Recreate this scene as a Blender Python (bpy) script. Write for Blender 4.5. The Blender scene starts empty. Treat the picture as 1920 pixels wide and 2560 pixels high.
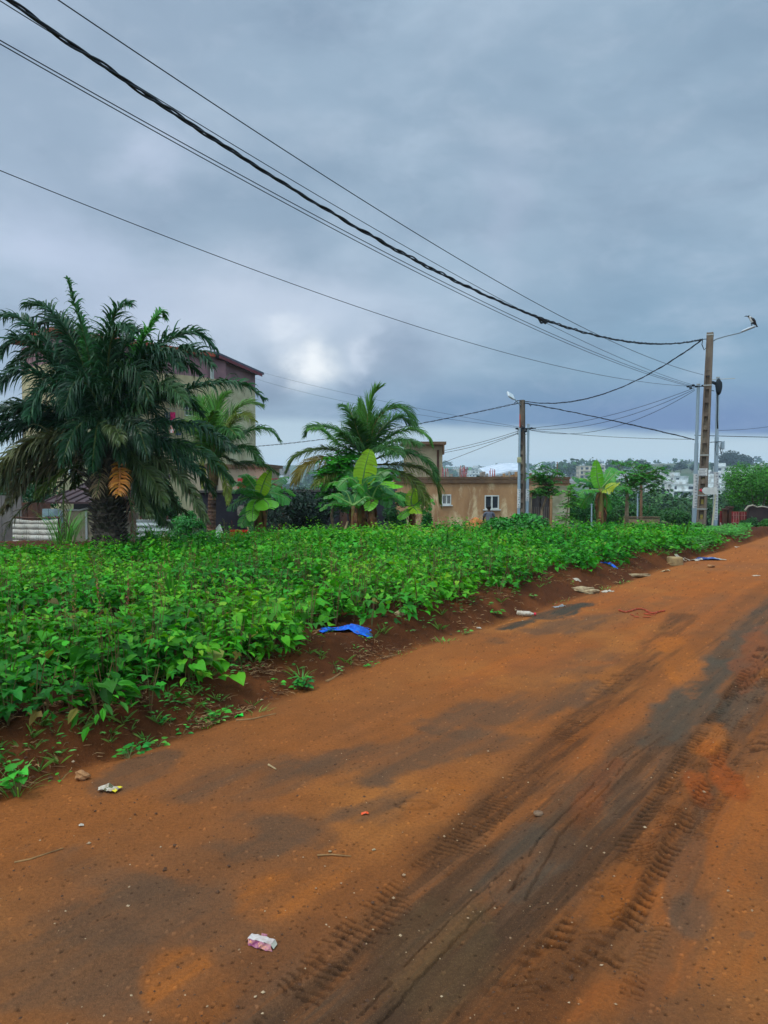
import bpy, math, random
import numpy as np
from mathutils import Vector, Matrix
R = math.radians
scene = bpy.context.scene
COL = scene.collection

# ------------------------------------------------------------------ camera
FPX = 1850.0                      # focal length in photo pixels (photo 1920 x 2560)
PITCH = math.atan(90/FPX)
EYE = 1.7
cam_d = bpy.data.cameras.new('camera'); cam = bpy.data.objects.new('camera', cam_d)
COL.objects.link(cam); scene.camera = cam
cam_d.sensor_fit = 'VERTICAL'; cam_d.sensor_height = 36; cam_d.lens = 36*FPX/2560
cam_d.clip_start = 0.05; cam_d.clip_end = 9000
cam.location = (0, 0, EYE); cam.rotation_euler = (R(90)-PITCH, 0, 0)
scene.render.resolution_x = 768; scene.render.resolution_y = 1024

# ------------------------------------------------------------------ world, sun, exposure
SUN_EL, SUN_AZ = R(62), R(-120)     # overcast: sun high, behind the left shoulder
vs = scene.view_settings
vs.view_transform = 'Standard'; vs.look = 'None'; vs.exposure = 0.0; vs.gamma = 1.0
sun_d = bpy.data.lights.new('sun', 'SUN'); sun_d.energy = 1.5; sun_d.angle = R(20); sun_d.color = (1, .95, .88)
sun = bpy.data.objects.new('sun', sun_d); COL.objects.link(sun)
sdir = Vector((math.sin(SUN_AZ)*math.cos(SUN_EL), math.cos(SUN_AZ)*math.cos(SUN_EL), math.sin(SUN_EL)))
sun.rotation_euler = (-sdir).to_track_quat('-Z', 'Y').to_euler()

def lin(r, g, b, k=1.0):
    f = lambda c: (c/255/12.92 if c/255 <= .04045 else ((c/255+.055)/1.055)**2.4)*k
    return (f(r), f(g), f(b), 1)

class NB:
    """tiny node-expression builder"""
    def __init__(s, tree): s.t = tree; s.n = tree.nodes; s.l = tree.links
    def put(s, sock, v):
        if isinstance(v, bpy.types.NodeSocket): s.l.new(v, sock)
        elif v is not None: sock.default_value = v
    def m(s, op, a, b=None, c=None, clamp=False):
        n = s.n.new('ShaderNodeMath'); n.operation = op; n.use_clamp = clamp
        s.put(n.inputs[0], a); s.put(n.inputs[1], b)
        if c is not None: s.put(n.inputs[2], c)
        return n.outputs[0]
    def ss(s, v, a, b):           # smoothstep a..b -> 0..1
        n = s.n.new('ShaderNodeMapRange'); n.interpolation_type = 'SMOOTHSTEP'
        s.put(n.inputs['Value'], v); n.inputs['From Min'].default_value = a; n.inputs['From Max'].default_value = b
        return n.outputs[0]
    def mix(s, f, a, b, mode='MIX'):
        n = s.n.new('ShaderNodeMix'); n.data_type = 'RGBA'; n.blend_type = mode; n.clamp_factor = True
        s.put(n.inputs[0], f); s.put(n.inputs[6], a); s.put(n.inputs[7], b)
        return n.outputs[2]
    def noise(s, vec, scale, det=4, rough=.5, dist=0, out='Fac'):
        n = s.n.new('ShaderNodeTexNoise'); s.put(n.inputs['Vector'], vec)
        n.inputs['Scale'].default_value = scale; n.inputs['Detail'].default_value = det
        n.inputs['Roughness'].default_value = rough; n.inputs['Distortion'].default_value = dist
        return n.outputs[out]
    def vmap(s, vec, scale=(1, 1, 1), loc=(0, 0, 0), rot=(0, 0, 0)):
        n = s.n.new('ShaderNodeMapping'); s.put(n.inputs[0], vec)
        n.inputs['Scale'].default_value = scale; n.inputs['Location'].default_value = loc; n.inputs['Rotation'].default_value = rot
        return n.outputs[0]
    def xyz(s, x, y, z):
        n = s.n.new('ShaderNodeCombineXYZ'); s.put(n.inputs[0], x); s.put(n.inputs[1], y); s.put(n.inputs[2], z); return n.outputs[0]

world = bpy.data.worlds.new('World'); scene.world = world; world.use_nodes = True
wt = world.node_tree; wt.nodes.clear(); W = NB(wt)
geo = wt.nodes.new('ShaderNodeTexCoord'); sep = wt.nodes.new('ShaderNodeSeparateXYZ'); wt.links.new(geo.outputs['Generated'], sep.inputs[0])
dx, dy, dz = sep.outputs
el0 = W.m('ARCSINE', dz); az0 = W.m('ARCTAN2', dx, dy)
zz = W.m('ADD', W.m('MAXIMUM', dz, 0.0), .16)
cuv = W.xyz(W.m('DIVIDE', dx, zz), W.m('DIVIDE', dy, zz), .0)      # flat cloud deck seen in perspective
n1 = W.noise(cuv, .55, 6, .55, .3); n2 = W.noise(W.vmap(cuv, loc=(7, 3, 2)), 1.5, 5, .55, .4); n3 = W.noise(W.vmap(cuv, loc=(1, 9, 4)), .28, 3, .5)
sph = W.xyz(az0, W.m('MULTIPLY', el0, 1.6), 0)
nd = W.noise(sph, 7, 6, .55, .2); nd2 = W.noise(W.vmap(sph, loc=(5, 2, 0)), 7, 6, .55, .2)
nf = W.noise(W.vmap(sph, loc=(3, 2, 0)), 18, 5, .6, .3)
az = W.m('ADD', az0, W.m('MULTIPLY', W.m('SUBTRACT', nd, .5), .16)); el = W.m('ADD', el0, W.m('MULTIPLY', W.m('SUBTRACT', nd2, .5), .12))
def blob(a, e, ra, re, ang=0.0, soft=1.0):
    ca, sa = math.cos(ang), math.sin(ang)
    da = W.m('SUBTRACT', az, a); de = W.m('SUBTRACT', el, e)
    p = W.m('DIVIDE', W.m('ADD', W.m('MULTIPLY', da, ca), W.m('MULTIPLY', de, sa)), ra)
    q = W.m('DIVIDE', W.m('SUBTRACT', W.m('MULTIPLY', de, ca), W.m('MULTIPLY', da, sa)), re)
    r2 = W.m('ADD', W.m('MULTIPLY', p, p), W.m('MULTIPLY', q, q))
    return W.m('POWER', 2.718, W.m('MULTIPLY', r2, -soft))
SKYK = 10.0
def sc(r, g, b): c = lin(r, g, b); return (c[0]*SKYK, c[1]*SKYK, c[2]*SKYK, 1)
base = W.mix(W.ss(n1, .34, .66), sc(118, 144, 168), sc(164, 188, 208))
base = W.mix(W.m('MULTIPLY', W.ss(n3, .4, .75), .45), base, sc(144, 164, 186))
base = W.mix(W.m('MULTIPLY', W.ss(n2, .48, .75), .50), base, sc(190, 208, 226))
left = W.ss(W.m('ADD', az0, W.m('MULTIPLY', nd, .1)), .12, -.45)
base = W.mix(W.m('MULTIPLY', left, .40), base, sc(178, 194, 214))
base = W.mix(W.m('MULTIPLY', W.m('MULTIPLY', W.ss(az0, .0, .4), W.ss(el, .34, .14)), .8), base, sc(128, 162, 188))
n4 = W.noise(W.vmap(sph, loc=(8, 1, 0), scale=(1, 1.5, 1)), 4.2, 6, .55, .12)
base = W.mix(W.m('MULTIPLY', W.ss(n4, .52, .78), .36), base, sc(196, 210, 226)); base = W.mix(W.m('MULTIPLY', W.ss(n4, .48, .26), .34), base, sc(112, 134, 160))
for (a, e, ra, re, ang, amt, c) in [
        (-.42, .27, .10, .05, -.2, .55, sc(196, 208, 232)), (-.30, .38, .05, .025, .3, .55, sc(196, 208, 230)),
        (.16, .33, .04, .07, 0, .40, sc(176, 190, 212)), (-.13, .22, .17, .05, -.1, .75, sc(190, 203, 222)),
        (-.32, .20, .10, .05, .1, .5, sc(184, 196, 220)), (-.17, .125, .05, .035, .2, .85, sc(112, 132, 158)),
        (-.03, .125, .035, .020, .3, .80, sc(118, 138, 165)), (.02, .17, .05, .03, 0, .5, sc(120, 138, 165)),
        (-.105, .152, .038, .024, -.1, 1.0, sc(246, 250, 252)), (-.20, .20, .14, .06, .1, .5, sc(205, 216, 232)), (-.13, .19, .03, .012, .2, .6, sc(226, 234, 244)),
        (-.03, .165, .022, .018, .9, .7, sc(210, 220, 234)), (-.26, .115, .05, .03, 0, .45, sc(150, 166, 190))]:
    base = W.mix(W.m('MULTIPLY', blob(a, e, ra, re, ang), amt), base, c)
lineY = W.m('MULTIPLY_ADD', az0, -.045, .066)       # lower edge of the dark rain band, sloping down to the right
nh = W.m('MULTIPLY', W.m('SUBTRACT', W.noise(W.vmap(sph, scale=(1, 3, 1)), 5, 4, .5), .5), .016)
d_ = W.m('ADD', W.m('SUBTRACT', el0, lineY), nh)
dark = W.m('MULTIPLY', W.ss(d_, -.004, .012), W.ss(d_, .085, .018))
dark = W.m('MULTIPLY', dark, W.ss(az0, -.16, .12))
base = W.mix(W.m('MULTIPLY', dark, .92), base, W.mix(W.ss(az0, .1, .4), sc(104, 136, 172), sc(98, 124, 172)))
low = W.ss(d_, .012, -.006)
base = W.mix(W.m('MULTIPLY', low, .93), base, W.mix(W.ss(el0, .0, .07), sc(204, 222, 230), sc(180, 202, 216)))
base = W.mix(W.m('MULTIPLY', W.m('SUBTRACT', nf, .5), .35), base, sc(215, 225, 240))
# brighter overcast overhead and behind the camera, added out of view to light the ground
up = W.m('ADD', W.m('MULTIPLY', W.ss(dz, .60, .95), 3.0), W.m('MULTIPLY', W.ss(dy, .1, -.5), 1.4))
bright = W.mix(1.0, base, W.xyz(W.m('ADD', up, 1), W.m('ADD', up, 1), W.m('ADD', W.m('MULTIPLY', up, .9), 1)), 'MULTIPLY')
sky = wt.nodes.new('ShaderNodeTexSky'); sky.sky_type = 'NISHITA'; sky.sun_disc = False
sky.sun_elevation = SUN_EL; sky.sun_rotation = SUN_AZ
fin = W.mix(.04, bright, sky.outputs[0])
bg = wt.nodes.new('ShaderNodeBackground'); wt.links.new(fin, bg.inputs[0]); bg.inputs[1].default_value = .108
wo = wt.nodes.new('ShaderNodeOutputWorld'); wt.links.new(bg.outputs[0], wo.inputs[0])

# ------------------------------------------------------------------ picture <-> place
def ray(px, py):
    u = (px-960)/FPX; v = (1280-py)/FPX
    c, s = math.cos(PITCH), math.sin(PITCH)
    return (u, c+v*s, v*c-s)
def P(px, py, d):
    """point seen at photo pixel (px,py), d metres ahead"""
    x, y, z = ray(px, py); k = d/y
    return Vector((x*k, d, EYE+z*k))
def proj(x, y, z):
    c, s = math.cos(PITCH), math.sin(PITCH); z = z-EYE
    dep = y*c - z*s; v = (z*c + y*s)/dep; u = x/dep
    return 960+u*FPX, 1280-v*FPX
def Gf(px, py, z=0.0):
    x, y, zz_ = ray(px, py); k = (z-EYE)/zz_
    return (x*k, y*k)

# ------------------------------------------------------------------ land form
RD = (math.sin(R(37)), math.cos(R(37))); ND = (-RD[1], RD[0])       # along the road, to its left
def uv(x, y): return x*RD[0]+y*RD[1], x*ND[0]+y*ND[1]
_e = [uv(*Gf(*p)) for p in [(0, 1985), (190, 1915), (382, 1857), (560, 1795), (752, 1724), (860, 1680), (995, 1632), (1160, 1575), (1240, 1560), (1330, 1530), (1450, 1487), (1600, 1440), (1740, 1393), (1850, 1362)]]
_f = [uv(*Gf(px, py, .17)) for (px, py) in [(0, 1835), (120, 1800), (324, 1760), (450, 1695), (580, 1645), (810, 1600), (985, 1545), (1157, 1500), (1390, 1436), (1560, 1400), (1680, 1372), (1800, 1352)]]
_e.sort(); _f.sort()
EU = np.array([-20, _e[0][0]-2]+[p[0] for p in _e]+[40]); EV = np.array([_e[0][1]]*2+[p[1] for p in _e]+[_e[-1][1]])
FU = np.array([-20, _f[0][0]-2]+[p[0] for p in _f]+[40]); FV = np.array([_f[0][1]+.15]*2+[p[1] for p in _f]+[_f[-1][1]+.3])
def sst(a, b, x):
    t = np.clip((x-a)/(b-a), 0, 1); return t*t*(3-2*t)
def _hash(ix, iy, seed):
    n = (ix.astype(np.int64)*374761393 + iy.astype(np.int64)*668265263 + seed*982451653) & 0xffffffff
    n = ((n ^ (n >> 13))*1274126177) & 0xffffffff
    return ((n ^ (n >> 16)) & 0xffff)/65535.0
def vn(x, y, s=1.0, seed=0):
    x = np.asarray(x, float)*s; y = np.asarray(y, float)*s
    ix = np.floor(x); iy = np.floor(y); fx = x-ix; fy = y-iy; fx = fx*fx*(3-2*fx); fy = fy*fy*(3-2*fy)
    a = _hash(ix, iy, seed); b = _hash(ix+1, iy, seed); c = _hash(ix, iy+1, seed); d = _hash(ix+1, iy+1, seed)
    return (a*(1-fx)+b*fx)*(1-fy)+(c*(1-fx)+d*fx)*fy - .5
def fbm(x, y, s=1.0, oc=4, seed=0, g=.5):
    r = 0; a = 1.0
    for k in range(oc): r = r + a*vn(x, y, s*2**k, seed+k*17); a *= g
    return r
PR_R = [0, 45, 80, 180, 300, 450, 600, 680, 900, 6000]; PZ_R = [0, 0, -3, -13.5, -10, -3, 7.2, 11, 12, 12]
PR_L = [0, 45, 80, 250, 600, 900, 1200, 1450, 1600, 6000]; PZ_L = [0, 0, -3, -15, -13, -7, 7, 23, 25, 22]
def H(x, y):
    x = np.asarray(x, float); y = np.asarray(y, float)
    u, v = uv(x, y); ve = np.interp(u, EU, EV); vf = np.interp(u, FU, FV)
    t = (v-ve)/np.maximum(vf-ve, .15)
    bank = .19*sst(0, 1, t) - .025*np.exp(-((t-.02)/.22)**2)
    bank = bank + sst(.2, 1, t)*.05*fbm(x, y, .8, 3, 5)
    crest = np.where(v > 5.2, 15.5, 21.0); crest = 21 - 5.5*sst(4.2, 6.5, v)
    z = bank - 1.35*sst(crest, crest+15, y)
    r = np.hypot(x, y); a = np.arctan2(x, y)
    w = sst(.10, .32, a + .08*vn(x, y, .004, 9))
    far = np.interp(r, PR_L, PZ_L)*(1-w)+np.interp(r, PR_R, PZ_R)*w
    far = far + (fbm(x, y, .006, 4, 31)*9)*sst(80, 400, r) + sst(500, 900, r)*fbm(x, y, .02, 3, 41)*3
    far = np.where(y > 0, far, 0)
    return z + far
def G(px, py):
    """ground point seen at a photo pixel"""
    z = 0.0
    for _ in range(12):
        x, y = Gf(px, py, z); z = float(H(x, y))
    return Vector((x, y, z))
def Z(x, y): return float(H(x, y))

# ------------------------------------------------------------------ object helpers
def tag(o, label=None, cat=None, group=None, kind=None):
    if label: o['label'] = label
    if cat: o['category'] = cat
    if group: o['group'] = group
    if kind: o['kind'] = kind
    return o
def root(name, loc, label, cat, group=None):
    o = bpy.data.objects.new(name, None); COL.objects.link(o); o.location = loc; o.empty_display_size = .2
    o['org'] = 0; del o['org']
    return tag(o, label, cat, group)
def wloc(o):
    v = Vector((0, 0, 0))
    while o is not None: v = v + o.location; o = o.parent
    return v
def link_mesh(name, me, mats, parent=None, loc=None):
    o = bpy.data.objects.new(name, me); COL.objects.link(o)
    for m in (mats if isinstance(mats, (list, tuple)) else [mats]): me.materials.append(m)
    if parent is not None: o.parent = parent
    if loc is not None: o.location = loc
    return o
def np_mesh(name, V, loops, totals, mats, parent=None, loc=None, smooth=False, cols=None, mi=None):
    """V in world coordinates; stored relative to parent (or loc)"""
    org = wloc(parent) if parent is not None else (Vector(loc) if loc is not None else Vector((0, 0, 0)))
    V = np.asarray(V, np.float32) - np.array(org[:], np.float32)
    loops = np.asarray(loops, np.int32).ravel(); totals = np.asarray(totals, np.int32).ravel()
    me = bpy.data.meshes.new(name)
    me.vertices.add(len(V)); me.vertices.foreach_set('co', V.ravel())
    me.loops.add(len(loops)); me.loops.foreach_set('vertex_index', loops)
    me.polygons.add(len(totals)); st = np.zeros(len(totals), np.int32); st[1:] = np.cumsum(totals)[:-1]
    me.polygons.foreach_set('loop_start', st)
    if mi is not None: me.polygons.foreach_set('material_index', np.asarray(mi, np.int32))
    me.polygons.foreach_set('use_smooth', np.full(len(totals), smooth))
    if cols is not None:
        a = me.color_attributes.new('Col', 'FLOAT_COLOR', 'POINT'); c = np.ones((len(V), 4), np.float32); c[:, :3] = cols
        a.data.foreach_set('color', c.ravel())
    me.update(calc_edges=True); me.validate()
    return link_mesh(name, me, mats, parent, loc if parent is None else None)

def frame(d, up=Vector((0, 0, 1))):
    d = Vector(d).normalized(); s = d.cross(up)
    if s.length < 1e-4: s = d.cross(Vector((0, 1, 0)))
    s.normalize(); return d, s, s.cross(d).normalized()

class MB:
    def __init__(s): s.v = []; s.f = []; s.m = []; s.mi = 0
    def add(s, vs_, fs_):
        b = len(s.v); s.v += [tuple(v) for v in vs_]
        for f in fs_: s.f.append([b+i for i in f]); s.m.append(s.mi)
    def box(s, c, sz, rz=0.0, rot=None, bev=0):
        M = rot if rot is not None else Matrix.Rotation(rz, 3, 'Z'); c = Vector(c)
        x, y, z = [k/2 for k in sz]
        if bev:
            # chamfered box: octagonal plan
            b = min(bev, x*.9, y*.9); ring = [(-x+b, -y), (x-b, -y), (x, -y+b), (x, y-b), (x-b, y), (-x+b, y), (-x, y-b), (-x, -y+b)]
            vs_ = []
            for (k, zz2) in ((1-b/x*.6, -z), (1, -z+b), (1, z-b), (1-b/x*.6, z)): vs_ += [c+M@Vector((p*k, q*k, zz2)) for p, q in ring]
            fs_ = [list(range(7, -1, -1)), list(range(24, 32))]
            for j in range(3): fs_ += [[j*8+i, j*8+(i+1) % 8, j*8+8+(i+1) % 8, j*8+8+i] for i in range(8)]
            s.add(vs_, fs_); return
        vs_ = [c+M@Vector((a*x, b_*y, d*z)) for d in (-1, 1) for b_ in (-1, 1) for a in (-1, 1)]
        s.add(vs_, [[0, 2, 3, 1], [4, 5, 7, 6], [0, 1, 5, 4], [2, 6, 7, 3], [0, 4, 6, 2], [1, 3, 7, 5]])
    def quad(s, *p): s.add(p, [list(range(len(p)))])
    def tube(s, pts, rad, n=6, cap=True, jit=0, rnd=None):
        pts = [Vector(p) for p in pts]
        if not isinstance(rad, (list, tuple)): rad = [rad]*len(pts)
        vs_ = []; prev = None
        for i, p in enumerate(pts):
            d = (pts[min(i+1, len(pts)-1)]-pts[max(i-1, 0)])
            if d.length < 1e-7: d = Vector((0, 0, 1))
            d.normalize()
            if prev is None: _, a, b = frame(d)
            else:
                a = prev - d*prev.dot(d)
                if a.length < 1e-5: _, a, b = frame(d)
                a.normalize(); b = a.cross(d)
            prev = a
            for k in range(n):
                t = 2*math.pi*k/n; r = rad[i]*(1+(rnd.uniform(-jit, jit) if jit else 0))
                vs_.append(p + a*math.cos(t)*r + b*math.sin(t)*r)
        fs_ = [[i*n+k, i*n+(k+1) % n, (i+1)*n+(k+1) % n, (i+1)*n+k] for i in range(len(pts)-1) for k in range(n)]
        if cap: fs_ += [list(range(n-1, -1, -1)), [(len(pts)-1)*n+k for k in range(n)]]
        s.add(vs_, fs_)
    def cyl(s, a, b, r, n=12, r2=None): s.tube([a, b], [r, r if r2 is None else r2], n)
    def blob(s, c, rad, seed=0, nu=14, nv=9, amp=.2, fr=1.6, flat=None):
        c = Vector(c); rx, ry, rz_ = rad if isinstance(rad, (tuple, list)) else (rad,)*3
        vs_ = []
        for j in range(nv+1):
            th = math.pi*j/nv
            for i in range(nu):
                ph = 2*math.pi*i/nu; d = (math.sin(th)*math.cos(ph), math.sin(th)*math.sin(ph), math.cos(th))
                k = 1+amp*2*float(fbm(d[0]*fr+seed*3.1+5, d[1]*fr+d[2]*fr*1.3+9, 1, 2, seed))
                z = d[2]*rz_*k
                if flat is not None: z = max(z, flat*rz_)
                vs_.append(c+Vector((d[0]*rx*k, d[1]*ry*k, z)))
        fs_ = [[j*nu+i, (j+1)*nu+i, (j+1)*nu+(i+1) % nu, j*nu+(i+1) % nu] for j in range(nv) for i in range(nu)]
        s.add(vs_, fs_)
    def loft(s, rings, cap=True):
        n = len(rings[0]); vs_ = [v for r in rings for v in r]
        fs_ = [[i*n+k, i*n+(k+1) % n, (i+1)*n+(k+1) % n, (i+1)*n+k] for i in range(len(rings)-1) for k in range(n)]
        if cap: fs_ += [list(range(n-1, -1, -1)), [(len(rings)-1)*n+k for k in range(n)]]
        s.add(vs_, fs_)
    def build(s, name, mats, parent=None, loc=None, smooth=False):
        lo = [i for f in s.f for i in f]; to = [len(f) for f in s.f]
        return np_mesh(name, np.array(s.v), lo, to, mats, parent, loc, smooth, mi=s.m)

# ------------------------------------------------------------------ materials
MATS = {}
def principled(name):
    m = bpy.data.materials.new(name); m.use_nodes = True; t = m.node_tree; N = NB(t)
    return m, N, t.nodes['Principled BSDF'], t.nodes['Material Output']
def mat(name, c1, c2=None, scale=4.0, rough=.7, bump=.0, bscale=40.0, spec=.3, metal=0.0, c3=None, s3=1.0, a3=.5, stretch=(1, 1, 1)):
    if name in MATS: return MATS[name]
    m, N, b, o = principled(name)
    g = N.n.new('ShaderNodeTexCoord'); vec = N.vmap(g.outputs['Object'], scale=stretch)
    c = c1
    if c2 is not None: c = N.mix(N.ss(N.noise(vec, scale, 6, .6, .2), .32, .68), c1, c2)
    if c3 is not None: c = N.mix(N.m('MULTIPLY', N.ss(N.noise(N.vmap(vec, loc=(3, 7, 1)), s3, 6, .65, .4), .5, .66), a3), c, c3)
    N.put(b.inputs['Base Color'], c)
    b.inputs['Roughness'].default_value = rough; b.inputs['Specular IOR Level'].default_value = spec; b.inputs['Metallic'].default_value = metal
    if bump:
        bn = N.n.new('ShaderNodeBump'); bn.inputs['Strength'].default_value = bump; bn.inputs['Distance'].default_value = .02
        N.put(bn.inputs['Height'], N.noise(vec, bscale, 4, .6)); N.l.new(bn.outputs[0], b.inputs['Normal'])
    MATS[name] = m; return m
def leafmat(name, tint=(1, 1, 1), rough=.5, spec=.35, trans=.28, tcol=(1.3, 1.25, .5)):
    """colour comes from each leaf's own 'Col'; some light passes through"""
    if name in MATS: return MATS[name]
    m, N, b, o = principled(name)
    a = N.n.new('ShaderNodeAttribute'); a.attribute_name = 'Col'
    c = N.mix(1.0, a.outputs['Color'], (*tint, 1), 'MULTIPLY')
    g = N.n.new('ShaderNodeNewGeometry')
    N.put(b.inputs['Base Color'], c); b.inputs['Roughness'].default_value = rough; b.inputs['Specular IOR Level'].default_value = spec
    t = N.n.new('ShaderNodeBsdfTranslucent'); N.put(t.inputs[0], N.mix(1.0, c, (*tcol, 1), 'MULTIPLY'))
    mx = N.n.new('ShaderNodeMixShader'); mx.inputs[0].default_value = trans
    N.l.new(b.outputs[0], mx.inputs[1]); N.l.new(t.outputs[0], mx.inputs[2]); N.l.new(mx.outputs[0], o.inputs[0])
    MATS[name] = m; return m

# leaf shapes: (x along, y across, z up) with loops/totals
def tmpl(v, f): return (np.array(v, float), np.array([i for q in f for i in q]), np.array([len(q) for q in f]))
T_HEART = tmpl([(0, 0, 0), (.45, 0, -.03), (1, 0, -.22), (-.16, .2, .03), (.12, .46, .07), (.48, .36, .02), (.70, .22, -.06),
                (-.16, -.2, .03), (.12, -.46, .07), (.48, -.36, .02), (.70, -.22, -.06)],
               [(0, 3, 4), (0, 4, 5, 1), (1, 5, 6, 2), (0, 8, 7), (0, 1, 9, 8), (1, 2, 10, 9)])
T_LOBE = tmpl([(0, 0, 0), (.4, 0, -.02), (1, 0, -.2), (-.15, .25, .02), (.22, .62, .0), (.36, .26, .04), (.62, .2, -.04),
               (-.15, -.25, .02), (.22, -.62, .0), (.36, -.26, .04), (.62, -.2, -.04)],
              [(0, 3, 4), (0, 4, 5), (0, 5, 1), (1, 5, 6, 2), (0, 8, 7), (0, 9, 8), (0, 1, 9), (1, 2, 10, 9)])
T_OVAL = tmpl([(0, 0, 0), (.35, .2, .04), (.7, .16, .0), (1, 0, -.12), (.7, -.16, 0), (.35, -.2, .04)], [(0, 3, 2, 1), (0, 5, 4, 3)])
T_LANCE = tmpl([(0, 0, 0), (.3, .11, .02), (.65, .09, -.02), (1, 0, -.2), (.65, -.09, -.02), (.3, -.11, .02)], [(0, 3, 2, 1), (0, 5, 4, 3)])
def leaf_arrays(T, pos, d, nrm, size, col, wid=1.0):
    tv, tl, tt = T; n = len(pos)
    d = d/np.linalg.norm(d, axis=1, keepdims=True)
    s = np.cross(nrm, d); s /= np.maximum(np.linalg.norm(s, axis=1, keepdims=True), 1e-6); u = np.cross(d, s)
    sz = size[:, None, None]
    V = pos[:, None, :] + sz*(tv[None, :, 0:1]*d[:, None] + wid*tv[None, :, 1:2]*s[:, None] + tv[None, :, 2:3]*u[:, None])
    k = len(tv); L = (tl[None]+np.arange(n)[:, None]*k).ravel(); TT = np.tile(tt, n)
    C = np.repeat(col, k, axis=0)
    return V.reshape(-1, 3), L, TT, C
def merge(parts):
    V = []; L = []; T_ = []; C = []; b = 0
    for v, l, t, c in parts: V.append(v); L.append(l+b); T_.append(t); C.append(c); b += len(v)
    return np.concatenate(V), np.concatenate(L), np.concatenate(T_), np.concatenate(C)
def colvar(rng, n, c, hv=.12, vv=.3):
    c = np.array(c[:3]); k = rng.lognormal(0, vv, (n, 1)); return c[None]*k*(1+rng.normal(0, hv, (n, 3)))
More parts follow.
